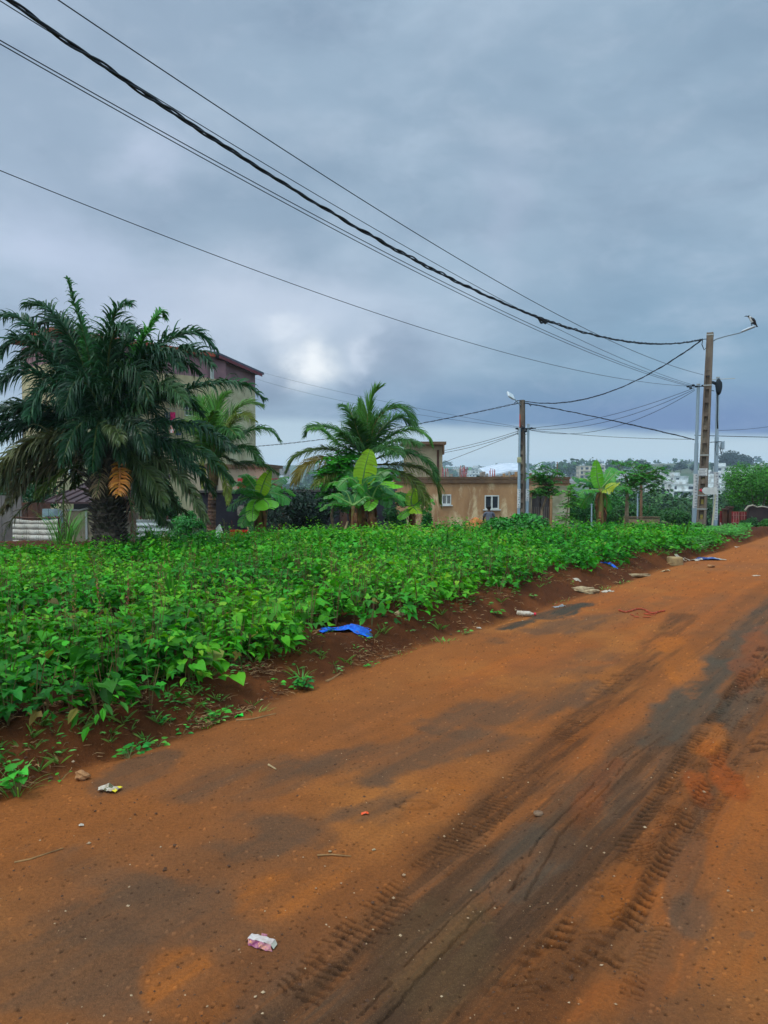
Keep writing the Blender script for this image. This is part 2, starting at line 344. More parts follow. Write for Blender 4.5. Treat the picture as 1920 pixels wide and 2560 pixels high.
# ------------------------------------------------------------------ ground: one sheet, road and verge share its rows
def seg_poly(x, y, pts):
    """signed lateral distance, distance along, and inside mask for a polyline"""
    best = np.full(x.shape, 1e9); lat = np.zeros(x.shape); alo = np.zeros(x.shape); acc = 0
    for (ax, ay), (bx, by) in zip(pts[:-1], pts[1:]):
        ex, ey = bx-ax, by-ay; l = math.hypot(ex, ey); ex /= l; ey /= l
        t = (x-ax)*ex+(y-ay)*ey; tc = np.clip(t, 0, l); q = np.hypot(x-ax-ex*tc, y-ay-ey*tc)
        sgn = ex*(y-ay)-ey*(x-ax); k = q < best
        best = np.where(k, q, best); lat = np.where(k, np.sign(sgn)*q, lat); alo = np.where(k, acc+t, alo); acc += l
    return best, lat, alo, acc
def build_ground():
    azs = np.concatenate([np.linspace(R(-75), R(-31), 70, endpoint=False), np.linspace(R(-31), R(31), 880), np.linspace(R(31), R(80), 60)[1:]])
    inv = np.linspace(1/1.5, 1/27.0, 860); rs = np.concatenate([1/inv])
    A, RR = np.meshgrid(azs, rs); X = RR*np.sin(A); Y = RR*np.cos(A)
    x = X.ravel(); y = Y.ravel(); z = H(x, y)
    u, v = uv(x, y); ve = np.interp(u, EU, EV); vf = np.interp(u, FU, FV)
    wob = .10*fbm(x, y, 1.6, 3, 77); road = sst(.10, -.10, (v-ve)+wob)         # 1 on the road
    bk = 1-road
    # relief
    z = z + .010*fbm(x, y, 2.2, 5, 3) + .006*fbm(x, y, 14, 4, 8, .6)*(.5+bk*1.8)*np.clip(.6+2.5*fbm(x, y, 1.2, 3, 9), .15, 1.6) + bk*.035*fbm(x, y, 5, 4, 21)
    z = z + bk*.02*np.maximum(0, fbm(x, y, 14, 3, 51))
    px, py = proj(x, y, np.zeros_like(x)+0.0)
    # colours (dry to wet laterite)
    c_base = np.array(lin(152, 92, 52)[:3]); c_tan = np.array(lin(172, 110, 62)[:3]); c_damp = np.array(lin(104, 78, 66)[:3])
    c_or = np.array(lin(176, 102, 44)[:3]); c_red = np.array(lin(158, 80, 36)[:3]); c_gry = np.array(lin(84, 74, 70)[:3]); c_bl = np.array(lin(84, 78, 76)[:3])
    c_bank = np.array(lin(84, 46, 26)[:3]); c_bank2 = np.array(lin(112, 64, 36)[:3])
    n_l = fbm(x, y, .8, 5, 101); n_m = fbm(x, y, 3.0, 6, 111, .6)+.35*fbm(u*1.2, v*8, 1, 4, 112, .6)
    n_s = fbm(u*.9, v*7, 1, 5, 121, .6)        # smeared along the driving direction
    C = c_base[None]*np.ones((len(x), 1)); 
    def mixc(m, c):
        nonlocal C
        m = np.clip(m, 0, 1)[:, None]; C = C*(1-m)+c[None]*m
    mixc(sst(-.1, .45, n_l)*.7, c_tan); mixc(sst(.0, .5, fbm(x, y, .5, 5, 131))*.5, c_damp)
    mixc(sst(8, 16, y)*.35, np.array(lin(176, 104, 58)[:3]))
    def patch(cx, cy, rx, ry, ang, c, amt, soft=.35, ns=.55):
        qx = px-cx*1.157; qy = py-cy*1.157; a = R(ang); ca, sa = math.cos(a), math.sin(a)
        e = np.hypot((qx*ca+qy*sa)/(rx*1.157), (qy*ca-qx*sa)/(ry*1.157)) + ns*1.5*n_m + ns*.5*n_l
        mixc(sst(1+soft, 1-soft, e)*amt*np.clip(.85+1.2*n_s, .3, 1.1), c)
    # (positions read off the photograph, then fixed to the ground)
    for p in [(850, 1635, 230, 38, -6), (1120, 1530, 210, 40, -8), (1210, 1440, 170, 26, -10), (560, 1690, 230, 36, -4), (640, 1800, 120, 34, 8), (360, 1985, 330, 62, 4),
              (560, 2110, 90, 110, 20), (150, 2110, 220, 90, 0), (720, 2190, 120, 60, -20), (240, 1900, 130, 45, 12), (1240, 1350, 140, 20, -8), (560, 1830, 130, 26, 0), (890, 1745, 170, 32, -10), (300, 1660, 90, 30, -18)]:
        patch(*p, c_damp, .72)
    for p in [(400, 2125, 80, 70, 10), (640, 1935, 130, 60, -25), (955, 1728, 110, 34, -28), (1120, 1760, 90, 26, -42), (1330, 1930, 80, 60, -40), (1180, 2030, 90, 60, -30), (1000, 2130, 110, 60, -30)]:
        patch(*p, c_or, .75)
    for p in [(1560, 2050, 190, 190, -60), (1620, 1800, 110, 170, -50), (1330, 2150, 260, 60, -10), (1250, 1620, 150, 50, -35), (1470, 1330, 160, 60, -30), (1100, 1440, 150, 30, -10), (1300, 1300, 200, 24, -8)]:
        patch(*p, np.array(lin(170, 96, 46)[:3]), .55)
    # wet grey wheel band down the middle of the road
    band = [(560, 2420), (760, 2230), (960, 2020), (1120, 1870), (1260, 1750), (1400, 1610), (1480, 1530), (1570, 1430), (1660, 1330), (1760, 1240)]
    bw = [Gf(p[0]*1.157, p[1]*1.157) for p in band]
    q, lat, alo, tot = seg_poly(x, y, bw)
    wn = .12*fbm(x, y, 2.5, 4, 201) + .05*fbm(u*1.0, v*14, 1, 3, 205)
    st_ = fbm(u*.8, v*18, 1, 5, 212, .65); mixc(sst(.34, .12, q+wn)*.72*np.clip(.66+.8*fbm(u*.7, v*7, 1, 3, 211)+.9*st_, .1, 1), c_gry); mixc(sst(.42, .2, q+wn)*sst(.0, .4, st_)*.7, np.array(lin(150, 90, 50)[:3])); mixc(sst(.42, .2, q+wn)*sst(-.05, -.5, st_)*.6, np.array(lin(62, 52, 46)[:3]))
    mixc(sst(.13, .04, np.abs(lat-.10+wn*.5))*.5*sst(.45, .3, q), np.array(lin(78, 66, 60)[:3]))
    mixc(sst(.60, .42, q+wn)*sst(.25, .4, q)*.4, np.array(lin(118, 70, 40)[:3]))
    z = z - .012*sst(.45, .2, q) + .004*fbm(u*.8, v*22, 1, 3, 215)*sst(.6, .3, q)
    for (pts_, hw, am, cc) in [([(160, 2300), (560, 2330), (760, 2110), (960, 1900), (1130, 1700), (1260, 1560), (1380, 1440), (1480, 1330)], .16, .55, (78, 54, 40)),
            ([(780, 2330), (900, 2200), (1050, 2030), (1250, 1830), (1400, 1690), (1520, 1560), (1640, 1410), (1720, 1320)], .13, .55, (66, 50, 42)),
            ([(1000, 2330), (1150, 2150), (1300, 1990), (1400, 1850), (1500, 1700), (1590, 1560), (1700, 1400)], .17, .45, (80, 54, 38)),
            ([(1380, 2200), (1420, 2050), (1500, 1820), (1580, 1680), (1680, 1560)], .12, .40, (104, 74, 60))]:
        pw_ = [Gf(p_[0]*1.157, p_[1]*1.157) for p_ in pts_[1 if pts_[0][0] == 160 else 0:]]; q_, l_, a_, t_ = seg_poly(x, y, pw_)
        mixc(sst(hw*1.25, hw*.55, q_+.12*n_s)*am*np.clip(.8+1.8*fbm(u*1.4, v*16, 1, 4, 131, .6), .1, 1.2), np.array(lin(*cc)[:3])); z = z - .008*sst(hw*1.2, hw*.6, q_) + .010*np.exp(-((q_-hw*1.2)/.035)**2)*np.clip(.5+2*n_s, 0, 1)
        z = z + .005*fbm(u*2.0, v*30, 1, 3, 133)*sst(hw*1.2, hw*.8, q_)
    for p in [(1130, 1870, 120, 60, -40, c_bl, .5), (960, 2050, 140, 90, -40, np.array(lin(96, 78, 60)[:3]), .7), (1500, 1500, 130, 50, -45, c_bl, .7), (1600, 1530, 70, 34, -40, c_bl, .6),
              (1615, 1400, 60, 45, -45, c_bl, .5), (1490, 1985, 46, 40, -30, c_bl, .55), (1490, 1850, 30, 120, 15, c_damp, .5), (1615, 2020, 14, 7, 0, c_bl, .6), (1560, 1660, 26, 60, -35, c_red, .85), (1500, 1690, 24, 50, -38, c_red, .7),
              (1530, 1590, 40, 30, -40, c_or, .6), (1470, 1440, 40, 60, -40, c_or, .7), (1290, 1700, 30, 80, 40, c_red, .4), (1240, 1790, 40, 60, 40, np.array(lin(90, 58, 38)[:3]), .4),
              (1620, 1420, 30, 60, 20, c_red, .4)]:
        patch(*p[:5], p[5], p[6], .3, .5)
    # grey silt where the ditch drained on to the road
    patch(1205, 1322, 62, 15, -12, c_bl*.75, .95, .12, .35); patch(1120, 1347, 60, 9, -14, c_bl*.7, .9, .15, .35)
    # tyre prints
    def track(pts, w, sp, amp, kind, tint, a0=0, a1=1):
        nonlocal z
        pw = [Gf(p[0]*1.157, p[1]*1.157) for p in pts]
        q, lat, alo, tot = seg_poly(x, y, pw)
        ins = sst(w*.55, w*.48, q)*(alo > 0)*(alo < tot)*np.clip(.8+3.2*fbm(x, y, 5, 4, int(w*1000)), 0, 1)
        jit = .006*fbm(x, y, 25, 2, 7)
        if kind == 'lug':          # chevron shoulder blocks
            ph = (alo+jit*1.5)/sp + np.abs(lat)/w*.6; s = (np.abs(((ph % 1)-.5)) < .25).astype(float)
            sh = sst(.18, .30, np.abs(lat)/w); g = s*sh + (1-sh)*((((alo+lat*1.2+jit)/sp/.8) % 1) < .30)*(fbm(x, y, 22, 2, 3) > 0)*.8
        elif kind == 'bar':        # fine cross bars
            g = ((((alo+jit*2+.15*lat+.02*fbm(x, y, 6, 2, 70))/sp) % 1) < .42)*(fbm(x, y, 16, 2, 71) > -.22)*1.0
        else:                      # two worn grooves with crumbs
            ins = sst(w*.55, w*.48, q)*(alo > 0)*(alo < tot); g = (np.abs(np.abs(lat)-w*.24+.006*fbm(alo*30, lat*0, 1, 2, 5)) < .005+.005*fbm(alo*60, lat*0, 1, 2, 8))*(fbm(alo*5, np.sign(lat)*3, 1, 2, 6) > -.28)*1.0
        z = z - ins*g*amp
        k = (ins*g*tint)[:, None]; C[:] = C*(1-k)+(C*.34)*k
    track([(640, 2145), (760, 2020), (880, 1915), (960, 1850), (1050, 1760), (1160, 1650)], .16, .036, .006, 'bar', .6)
    track([(1170, 1640), (1260, 1550), (1310, 1490), (1380, 1430)], .17, .04, .006, 'bar', .55)
    track([(560, 2230), (640, 2145), (860, 1930)], .10, .035, .005, 'lug', .5)
    track([(1115, 1930), (1190, 1800), (1290, 1700), (1340, 1640), (1420, 1585)], .15, .05, .007, 'groove', .38)
    track([(780, 2212), (900, 2080), (1010, 1970), (1115, 1880)], .16, .05, .006, 'groove', .38)
    track([(1255, 2060), (1350, 1900), (1440, 1760), (1520, 1620), (1590, 1530), (1680, 1380)], .26, .055, .013, 'lug', .85)
    track([(1000, 2240), (1180, 2080), (1300, 1970), (1335, 1915)], .20, .07, .010, 'lug', .5)
    track([(1480, 1800), (1540, 1720), (1590, 1660), (1680, 1560)], .13, .022, .008, 'bar', .7)
    track([(1440, 1990), (1470, 1880), (1530, 1760), (1640, 1600)], .09, .028, .006, 'bar', .45)
    track([(1360, 1860), (1400, 1810), (1470, 1740)], .13, .024, .006, 'bar', .5)
    track([(1360, 2150), (1400, 2050), (1430, 1990)], .07, .03, .006, 'bar', .4)
    # footprint-like scuffs
    for (cx, cy) in [(900, 1738)]:
        gx, gy = Gf(cx*1.157, cy*1.157); e = np.hypot((x-gx)/.10, (y-gy)/.05)
        rim = np.exp(-((e-1)/.18)**2); z = z - .010*rim*np.clip(1+1.5*fbm(x, y, 30, 2, 4), 0, 1); k = (rim*.4)[:, None]; C[:] = C*(1-k)+C*.45*k
    # bank and field soil
    nb = fbm(x, y, 2.5, 5, 301)
    bankc = c_bank[None]*(1-sst(-.3, .5, nb)[:, None]) + c_bank2[None]*sst(-.3, .5, nb)[:, None]
    bankc = bankc*(1-.35*sst(.1, .6, (v-vf+.1)*2.0)[:, None])  # soil darkened beneath the crop: the plants' shade put into its colour
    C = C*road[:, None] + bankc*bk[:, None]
    C = C*np.array([[.95, .86, .62]])*(1+.10*fbm(x, y, 6, 4, 401))[:, None]*(1+.13*fbm(u*.5, v*9, 1, 4, 402)*road)[:, None]
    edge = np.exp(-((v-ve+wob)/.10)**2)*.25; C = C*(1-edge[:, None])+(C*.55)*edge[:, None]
    # crumbs: dark and pale specks
    h1 = _hash(np.floor(x*90), np.floor(y*90), 5); h2 = _hash(np.floor(x*70), np.floor(y*70), 9)
    C = C*(1-(h1 > .987)[:, None]*.45); C = C*(1+(h2 > .990)[:, None]*.5)
    z = z + (h2 > .990)*.004 - (h1 > .987)*.003
    nr, nc = A.shape; idx = np.arange(nr*nc).reshape(nr, nc)
    q4 = np.stack([idx[:-1, :-1], idx[:-1, 1:], idx[1:, 1:], idx[1:, :-1]], -1).reshape(-1, 4)
    fr = ((v-ve)[q4].mean(1) < 0)
    V = np.stack([x, y, z], 1)
    m, N, b, o = principled('laterite_soil')
    a = N.n.new('ShaderNodeAttribute'); a.attribute_name = 'Col'
    g = N.n.new('ShaderNodeNewGeometry'); pos = g.outputs['Position']
    nA = N.noise(pos, 60, 5, .7); nB = N.noise(pos, 260, 3, .7); nC = N.noise(pos, 9, 6, .6)
    c = N.mix(N.m('MULTIPLY', N.ss(nA, .35, .7), .30), a.outputs['Color'], (.02, .012, .008, 1))
    c = N.mix(N.m('MULTIPLY', N.ss(nB, .56, .72), .35), c, lin(190, 140, 95))
    c = N.mix(N.m('MULTIPLY', N.ss(nC, .4, .7), .22), c, N.mix(1.0, c, (.62, .60, .60, 1), 'MULTIPLY'))
    N.put(b.inputs['Base Color'], c); N.put(b.inputs['Roughness'], N.m('MULTIPLY_ADD', nC, -.15, .98)); b.inputs['Specular IOR Level'].default_value = .10
    bn = N.n.new('ShaderNodeBump'); bn.inputs['Strength'].default_value = .9; bn.inputs['Distance'].default_value = .010
    N.put(bn.inputs['Height'], N.m('ADD', nA, N.m('MULTIPLY', nB, .6))); N.l.new(bn.outputs[0], b.inputs['Normal'])
    for nm, sel in (('dirt_road', fr), ('ground', ~fr)):
        qq = q4[sel]; used, invx = np.unique(qq, return_inverse=True)
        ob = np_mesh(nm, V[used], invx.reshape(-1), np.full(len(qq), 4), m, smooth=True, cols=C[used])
        tag(ob, kind='structure')
    # far land: coarse polar sheet to the horizon, and behind the camera
    azs = np.linspace(R(-75), R(80), 320); rs = np.concatenate([[26.9], np.geomspace(27.5, 2300, 180)])
    A, RR = np.meshgrid(azs, rs); x = (RR*np.sin(A)).ravel(); y = (RR*np.cos(A)).ravel(); z = H(x, y)
    nr, nc = A.shape; idx = np.arange(nr*nc).reshape(nr, nc)
    q4 = np.stack([idx[:-1, :-1], idx[:-1, 1:], idx[1:, 1:], idx[1:, :-1]], -1).reshape(-1, 4)
    z = z - np.where(RR.ravel() < 27.2, .03, 0)
    n = fbm(x, y, .02, 5, 61); r = np.hypot(x, y)
    gC = np.array(lin(50, 84, 42)[:3]); gB = np.array(lin(96, 88, 58)[:3]); gR = np.array(lin(130, 80, 48)[:3])
    w = sst(.0, .5, n)[:, None]; C = gC*(1-w)+gB*w; w = (sst(50, 30, r)*.6*(1-sst(-.2, .3, fbm(x, y, .15, 3, 2))))[:, None]; C = C*(1-w)+gR*w
    C = C*(1+.4*fbm(x, y, .1, 3, 71))[:, None]
    m2, N, b, o = principled('far_land')
    a = N.n.new('ShaderNodeAttribute'); a.attribute_name = 'Col'; g = N.n.new('ShaderNodeNewGeometry')
    N.put(b.inputs['Base Color'], N.mix(N.m('MULTIPLY', N.noise(g.outputs['Position'], .6, 6, .7), .7), a.outputs['Color'], (.012, .03, .01, 1))); b.inputs['Roughness'].default_value = .95
    tag(np_mesh('terrain', np.stack([x, y, z], 1), q4.ravel(), np.full(len(q4), 4), m2, smooth=True, cols=C), kind='structure')
    # plain sheet under and behind the camera
    m3 = mat('soil_plain', lin(140, 84, 48), lin(110, 68, 42), 1.2, .9, .3, 30)
    mb = MB(); mb.add([(-400, -400, -.06), (400, -400, -.06), (400, 1.62, -.06), (-400, 1.62, -.06)], [[0, 1, 2, 3]])
    tag(mb.build('ground', m3), kind='structure')
build_ground()

# ------------------------------------------------------------------ crop field
def field_mask(x, y):
    u, v = uv(x, y); return v-np.interp(u, FU, FV)+.20+.14*fbm(x, y, 1.3, 3, 55)
def back_edge(x): return np.interp(x, [-14, -8, -6, -3, 2, 6, 7.6, 8.2, 11.5], [13.0, 13.0, 13.4, 16.2, 17.6, 18.5, 18.4, 16.5, 14.0])
def build_field():
    rng = np.random.default_rng(4)
    xs = []; ys = []
    N0 = 12500
    X = rng.uniform(-13, 11.5, N0); Y = rng.uniform(.8, 22.5, N0)
    v = field_mask(X, Y); ok = (v > .02) & (Y < back_edge(X)) & (np.abs(X) < Y*.62+2.5)
    # bare hollows
    for (px, py, rr) in [(105, 1585, .42), (270, 1570, .34), (770, 1510, .2), (1000, 1480, .2), (560, 1470, .2), (430, 1640, .12), (60, 1500, .2), (1250, 1420, .2)]:
        g = Gf(px, py, .2); ok &= np.hypot(X-g[0], (Y-g[1])*.8) > rr
    g = Gf(870, 1596, .15); ok &= ~((np.abs(X-g[0]) < .5) & (np.abs(Y-g[1]) < .25))
    X = X[ok]; Y = Y[ok]; v = v[ok]
    print('crop plants', len(X))
    parts = {'h': [], 'l': []}; stems = MB(); 
    pos = []; dr = []; nm = []; sz = []; col = []; typ = []
    for i in range(len(X)):
        x, y = X[i], Y[i]; z = Z(x, y); near = y < 9
        kind = rng.choice([0, 1, 2], p=[.52, .30, .18]); hgt = (.26+.18*rng.random()+.10*(kind == 2)+.26*vn(x, y, .7, 91)+.12*vn(x, y, 2.2, 92)+.10*sst(8, 14, y)*sst(-4, 1, x)) * (.75+.25*min(1, v[i]/.4))
        hgt *= 1-.35*sst(6.0, 8.0, x)
        n = int(34 if y < 7 else 30 if y < 11 else 27); big = (.080 if y < 8 else .066)*rng.uniform(.7, 1.25)*(1.05 if kind == 2 else 1)
        th = rng.uniform(0, 2*math.pi, n); k = rng.random(n)
        rad = .05+.17*np.sqrt(rng.random(n))*(1.1-.4*k); hz = hgt*(.30+.72*k)*(1-.25*(rad/.2)**2)
        p = np.stack([x+rad*np.cos(th), y+rad*np.sin(th), z+hz+rng.normal(0, .02, n)], 1)
        tilt = rng.normal(-.15, .35, n) + .55*(k > .93)
        d = np.stack([np.cos(th)*np.cos(tilt), np.sin(th)*np.cos(tilt), np.sin(tilt)], 1)+rng.normal(0, .25, (n, 3))
        nn = np.stack([-.35*np.cos(th), -.35*np.sin(th), np.ones(n)], 1)+rng.normal(0, .30, (n, 3))
        s = big*(.55+.75*rng.random(n))*(1.15-.45*(k > .85))
        pos.append(p); dr.append(d); nm.append(nn); sz.append(s)
        young = (k > .86)[:, None]; dead = (rng.random(n) > .988)[:, None]
        pv = rng.lognormal(0, .20)*(.82 if y < 7 else 1); c0 = np.where(young, np.array([[.11, .37, .010]]), np.array([[.048, .27, .009]]))
        if kind == 1: c0 = c0*np.array([[.7, .88, 1.6]])
        if kind == 2: c0 = c0*np.array([[1.2, 1.0, 1.0]])          # bluish leaf plants
        c0 = np.where(dead, np.array([[.30, .20, .03]]), c0)
        c0 = c0*(1+np.clip(float(fbm(x, y, .5, 3, 66)), -.3, .6)*np.array([[1.3, .7, .2]])); col.append(c0*pv*rng.lognormal(0, .30, (n, 1))*(1+rng.normal(0, .10, (n, 3))))
        typ.append(np.full(n, kind))
        if y < 11:
            for q in range(3):
                a = rng.uniform(0, 6.28); stems.tube([(x, y, z-.02), (x+.03*math.cos(a), y+.03*math.sin(a), z+hgt*.5), (x+.07*math.cos(a), y+.07*math.sin(a), z+hgt*.92)], [.005, .004, .002], 3, False)
    pos = np.concatenate(pos); dr = np.concatenate(dr); nm = np.concatenate(nm); sz = np.concatenate(sz); col = np.concatenate(col); typ = np.concatenate(typ)
    col = np.minimum(col, [.20, .40, .06]); P_ = []
    for t, T in ((0, T_HEART), (1, T_LOBE), (2, T_LANCE)):
        s = typ == t; P_.append(leaf_arrays(T, pos[s], dr[s], nm[s], sz[s], col[s], (1.0, .9, 1.7)[t]))
    # reddish seed spikes and grass blades standing through the leaves
    for (px, py) in [(1165, 1345), (1130, 1350), (1185, 1360), (1090, 1362), (700, 1370), (560, 1368), (580, 1360), (420, 1400), (180, 1580), (640, 1400), (1000, 1380), (1230, 1390), (900, 1400), (1320, 1375), (250, 1590), (760, 1420), (330, 1600), (480, 1440), (1420, 1360), (820, 1450), (240, 1440), (60, 1480), (1560, 1350), (390, 1530)]:
        for q in range(5):
            g = Gf(px+rng.uniform(-14, 14), py+rng.uniform(-6, 14)*1.0+22, .3); gz = Z(*g); n = 26
            t = np.linspace(0, 1, n); hh = .55+.2*rng.random(); lx, ly = rng.normal(0, .06, 2)
            p = np.stack([g[0]+lx*t, g[1]+ly*t, gz+.25+(hh-.25)*t], 1); a = rng.uniform(0, 6.28, n)
            P_.append(leaf_arrays(T_OVAL, p, np.stack([np.cos(a), np.sin(a), .8+0*a], 1), np.stack([-np.cos(a), -np.sin(a), .5+0*a], 1), np.full(n, .028), colvar(rng, n, (.20, .055, .035) if q % 2 else (.14, .13, .03))))
    n = 12; X = rng.uniform(-10, 10, n*3); Y = rng.uniform(3, 19, n*3); ok = (field_mask(X, Y) > .15) & (Y < back_edge(X)); X = X[ok][:n]; Y = Y[ok][:n]
    for x, y in zip(X, Y):
        k = 5; a = rng.uniform(0, 6.28, k); z = Z(x, y)+.22
        p = np.stack([x+0*a, y+0*a, z+0*a], 1); dd = np.stack([np.cos(a)*.5, np.sin(a)*.5, 1+0*a], 1)
        P_.append(leaf_arrays(T_LANCE, p, dd, np.stack([np.cos(a), np.sin(a), .2+0*a], 1), .22+.15*rng.random(k), colvar(rng, k, (.07, .24, .02)), .5))
    V, L, T_, C = merge(P_)
    lm = leafmat('crop_leaf', rough=.55, spec=.2, trans=.3)
    o = np_mesh('crop_plants', V, L, T_, lm, cols=C); tag(o, 'dense knee high bed of bright green leafy plants beside the dirt road', 'crop', kind='stuff')
    so = stems.build('stem', mat('crop_stem', (.10, .12, .03, 1), (.16, .06, .03, 1), 6, .7), parent=o); so['kind'] = 'stuff'
    print('crop leaves', len(pos))
build_field()

# loose grit, crumbs, straw on the road and the bank
def build_litter():
    rng = np.random.default_rng(12); mb = MB(); n = 0
    mg = [mat('grit_pale', lin(176, 150, 118), lin(140, 105, 75), 60, .8), mat('grit_dark', lin(70, 48, 34), lin(96, 62, 40), 60, .9)]
    while n < 1900:
        y = 1/rng.uniform(1/20, 1/2.0); x = rng.uniform(-.56, .56)*y; u, v = uv(x, y)
        bank = v > np.interp(u, EU, EV)
        if bank and field_mask(x, y) > .1: continue
        if not bank and rng.random() < .25: continue
        s = rng.lognormal(-5.6, .42)*(1+.06*y)*(1.9*rng.uniform(.6, 1.7) if bank else 1)
        mb.mi = 1 if rng.random() < .78 else 0
        a = rng.uniform(0, 3); c = Vector((x, y, Z(x, y)+s*.25)); M = Matrix.Rotation(a, 3, 'Z')
        o8 = [Vector((k[0]*s*rng.uniform(.6, 1.2), k[1]*s*rng.uniform(.5, .9), k[2]*s*rng.uniform(.3, .7))) for k in ((1, 0, 0), (0, 1, 0), (-1, 0, 0), (0, -1, 0), (0, 0, 1), (0, 0, -1))]
        mb.add([c+M@k for k in o8], [[0, 1, 4], [1, 2, 4], [2, 3, 4], [3, 0, 4], [1, 0, 5], [2, 1, 5], [3, 2, 5], [0, 3, 5]]); n += 1
    tag(mb.build('gravel', mg), 'loose grit and soil crumbs scattered over the dirt road and its bank', 'gravel', kind='stuff')
    mb = MB(); n = 0
    ms = [mat('straw', lin(168, 130, 88), lin(120, 84, 52), 20, .8), mat('dry_leaf', lin(112, 72, 40), lin(80, 48, 28), 20, .8)]
    while n < 2300:
        y = 1/rng.uniform(1/17, 1/3.2); x = rng.uniform(-.56, .56)*y; u, v = uv(x, y); ve = np.interp(u, EU, EV); vf = np.interp(u, FU, FV)
        if not (ve-.02 < v < vf+.25) or rng.random() > .04+2.2*max(0, float(fbm(x, y, 2.0, 3, 61))): continue
        z = Z(x, y)+.02; a = rng.uniform(0, 6.28); l = rng.uniform(.02, .075)*(1+.03*y); mb.mi = int(rng.random() < .5)
        p = Vector((x, y, z)); d = Vector((math.cos(a), math.sin(a), rng.uniform(-.1, .25)))*l; b = Vector((rng.uniform(-1, 1), rng.uniform(-1, 1), rng.uniform(0, .6)))*l*.25
        mb.tube([p-d*.5, p+b, p+d*.5], [.0012+.0002*y, .0018+.00025*y, .0008], 3, False); n += 1
    tag(mb.build('dry_straw', ms), 'dry stalks and bits of straw strewn on the brown bank beside the crop', 'straw', kind='stuff')
build_litter()
def seedlings():
    rng = np.random.default_rng(33); parts = []; n = 0
    while n < 160:
        y = 1/rng.uniform(1/16, 1/3.4); x = rng.uniform(-.56, .56)*y; u, v = uv(x, y); ve = float(np.interp(u, EU, EV)); f = float(field_mask(x, y))
        if v < ve+.04 or f > .1 or (f < -.12 and float(fbm(x, y, 1.4, 3, 88)) < .12): continue
        z = Z(x, y); k = int(rng.integers(3, 9)); a = rng.uniform(0, 6.28, k); g_ = rng.random() < .45; s = rng.uniform(.018, .04)*(1+.04*y)
        if g_: parts.append(leaf_arrays(T_LANCE, np.tile([x, y, z], (k, 1)), np.stack([np.cos(a), np.sin(a), 1.1+0*a], 1), np.stack([-np.cos(a), -np.sin(a), .6+0*a], 1), s*rng.uniform(1.5, 3.2, k), colvar(rng, k, (.13, .24, .04), .1, .3), .35))
        else: parts.append(leaf_arrays(T_OVAL, np.stack([x+s*np.cos(a)*rng.random(k), y+s*np.sin(a)*rng.random(k), z+s*rng.uniform(.2, 1.6, k)], 1), np.stack([np.cos(a), np.sin(a), .2+0*a], 1), np.stack([0*a, -.2+0*a, 1+0*a], 1), s*rng.uniform(.7, 1.4, k), colvar(rng, k, (.06, .26, .03), .1, .35)))
        n += 1
    V, L, T_, C = merge(parts); tag(np_mesh('seedlings', V, L, T_, leafmat('leaf', trans=.25), cols=C), 'tiny seedlings and grass shoots sprouting on the brown bank', 'seedlings', kind='stuff')
seedlings()
# ------------------------------------------------------------------ far hills: woods, city
def crown_pts(rng, n, c, rad, lumps=7):
    """points spread in the volume of a lumpy crown"""
    lc = rng.normal(0, .42, (lumps, 3)); lc[:, 2] = np.abs(lc[:, 2])*.8-.15; lr = rng.uniform(.38, .62, lumps)
    k = rng.integers(0, lumps, n); d = rng.normal(0, 1, (n, 3)); d /= np.linalg.norm(d, axis=1, keepdims=True)
    p = lc[k] + d*(lr[k]*rng.random(n)**.33)[:, None]
    nrm = d*.7+np.array([0, 0, .6]); return np.array(c)+p*np.array(rad), nrm, lr
def leafcloud(rng, n, c, rad, size, col, T=T_OVAL, lumps=7, vv=.3, droop=0.0):
    p, nrm, _ = crown_pts(rng, n, c, rad, lumps)
    nrm = nrm + rng.normal(0, .45, (n, 3)); d = rng.normal(0, 1, (n, 3)); d[:, 2] -= droop
    d -= nrm*(d*nrm).sum(1, keepdims=True)/(nrm*nrm).sum(1, keepdims=True)
    return leaf_arrays(T, p, d, nrm, size*rng.uniform(.6, 1.3, n), colvar(rng, n, col, .08, vv))
T_CLUMP = tmpl([(-.5, 0, 0), (-.2, .45, .1), (.3, .4, -.05), (.55, .05, .05), (.25, -.45, .1), (-.25, -.4, -.05)], [(0, 5, 4, 3, 2, 1)])
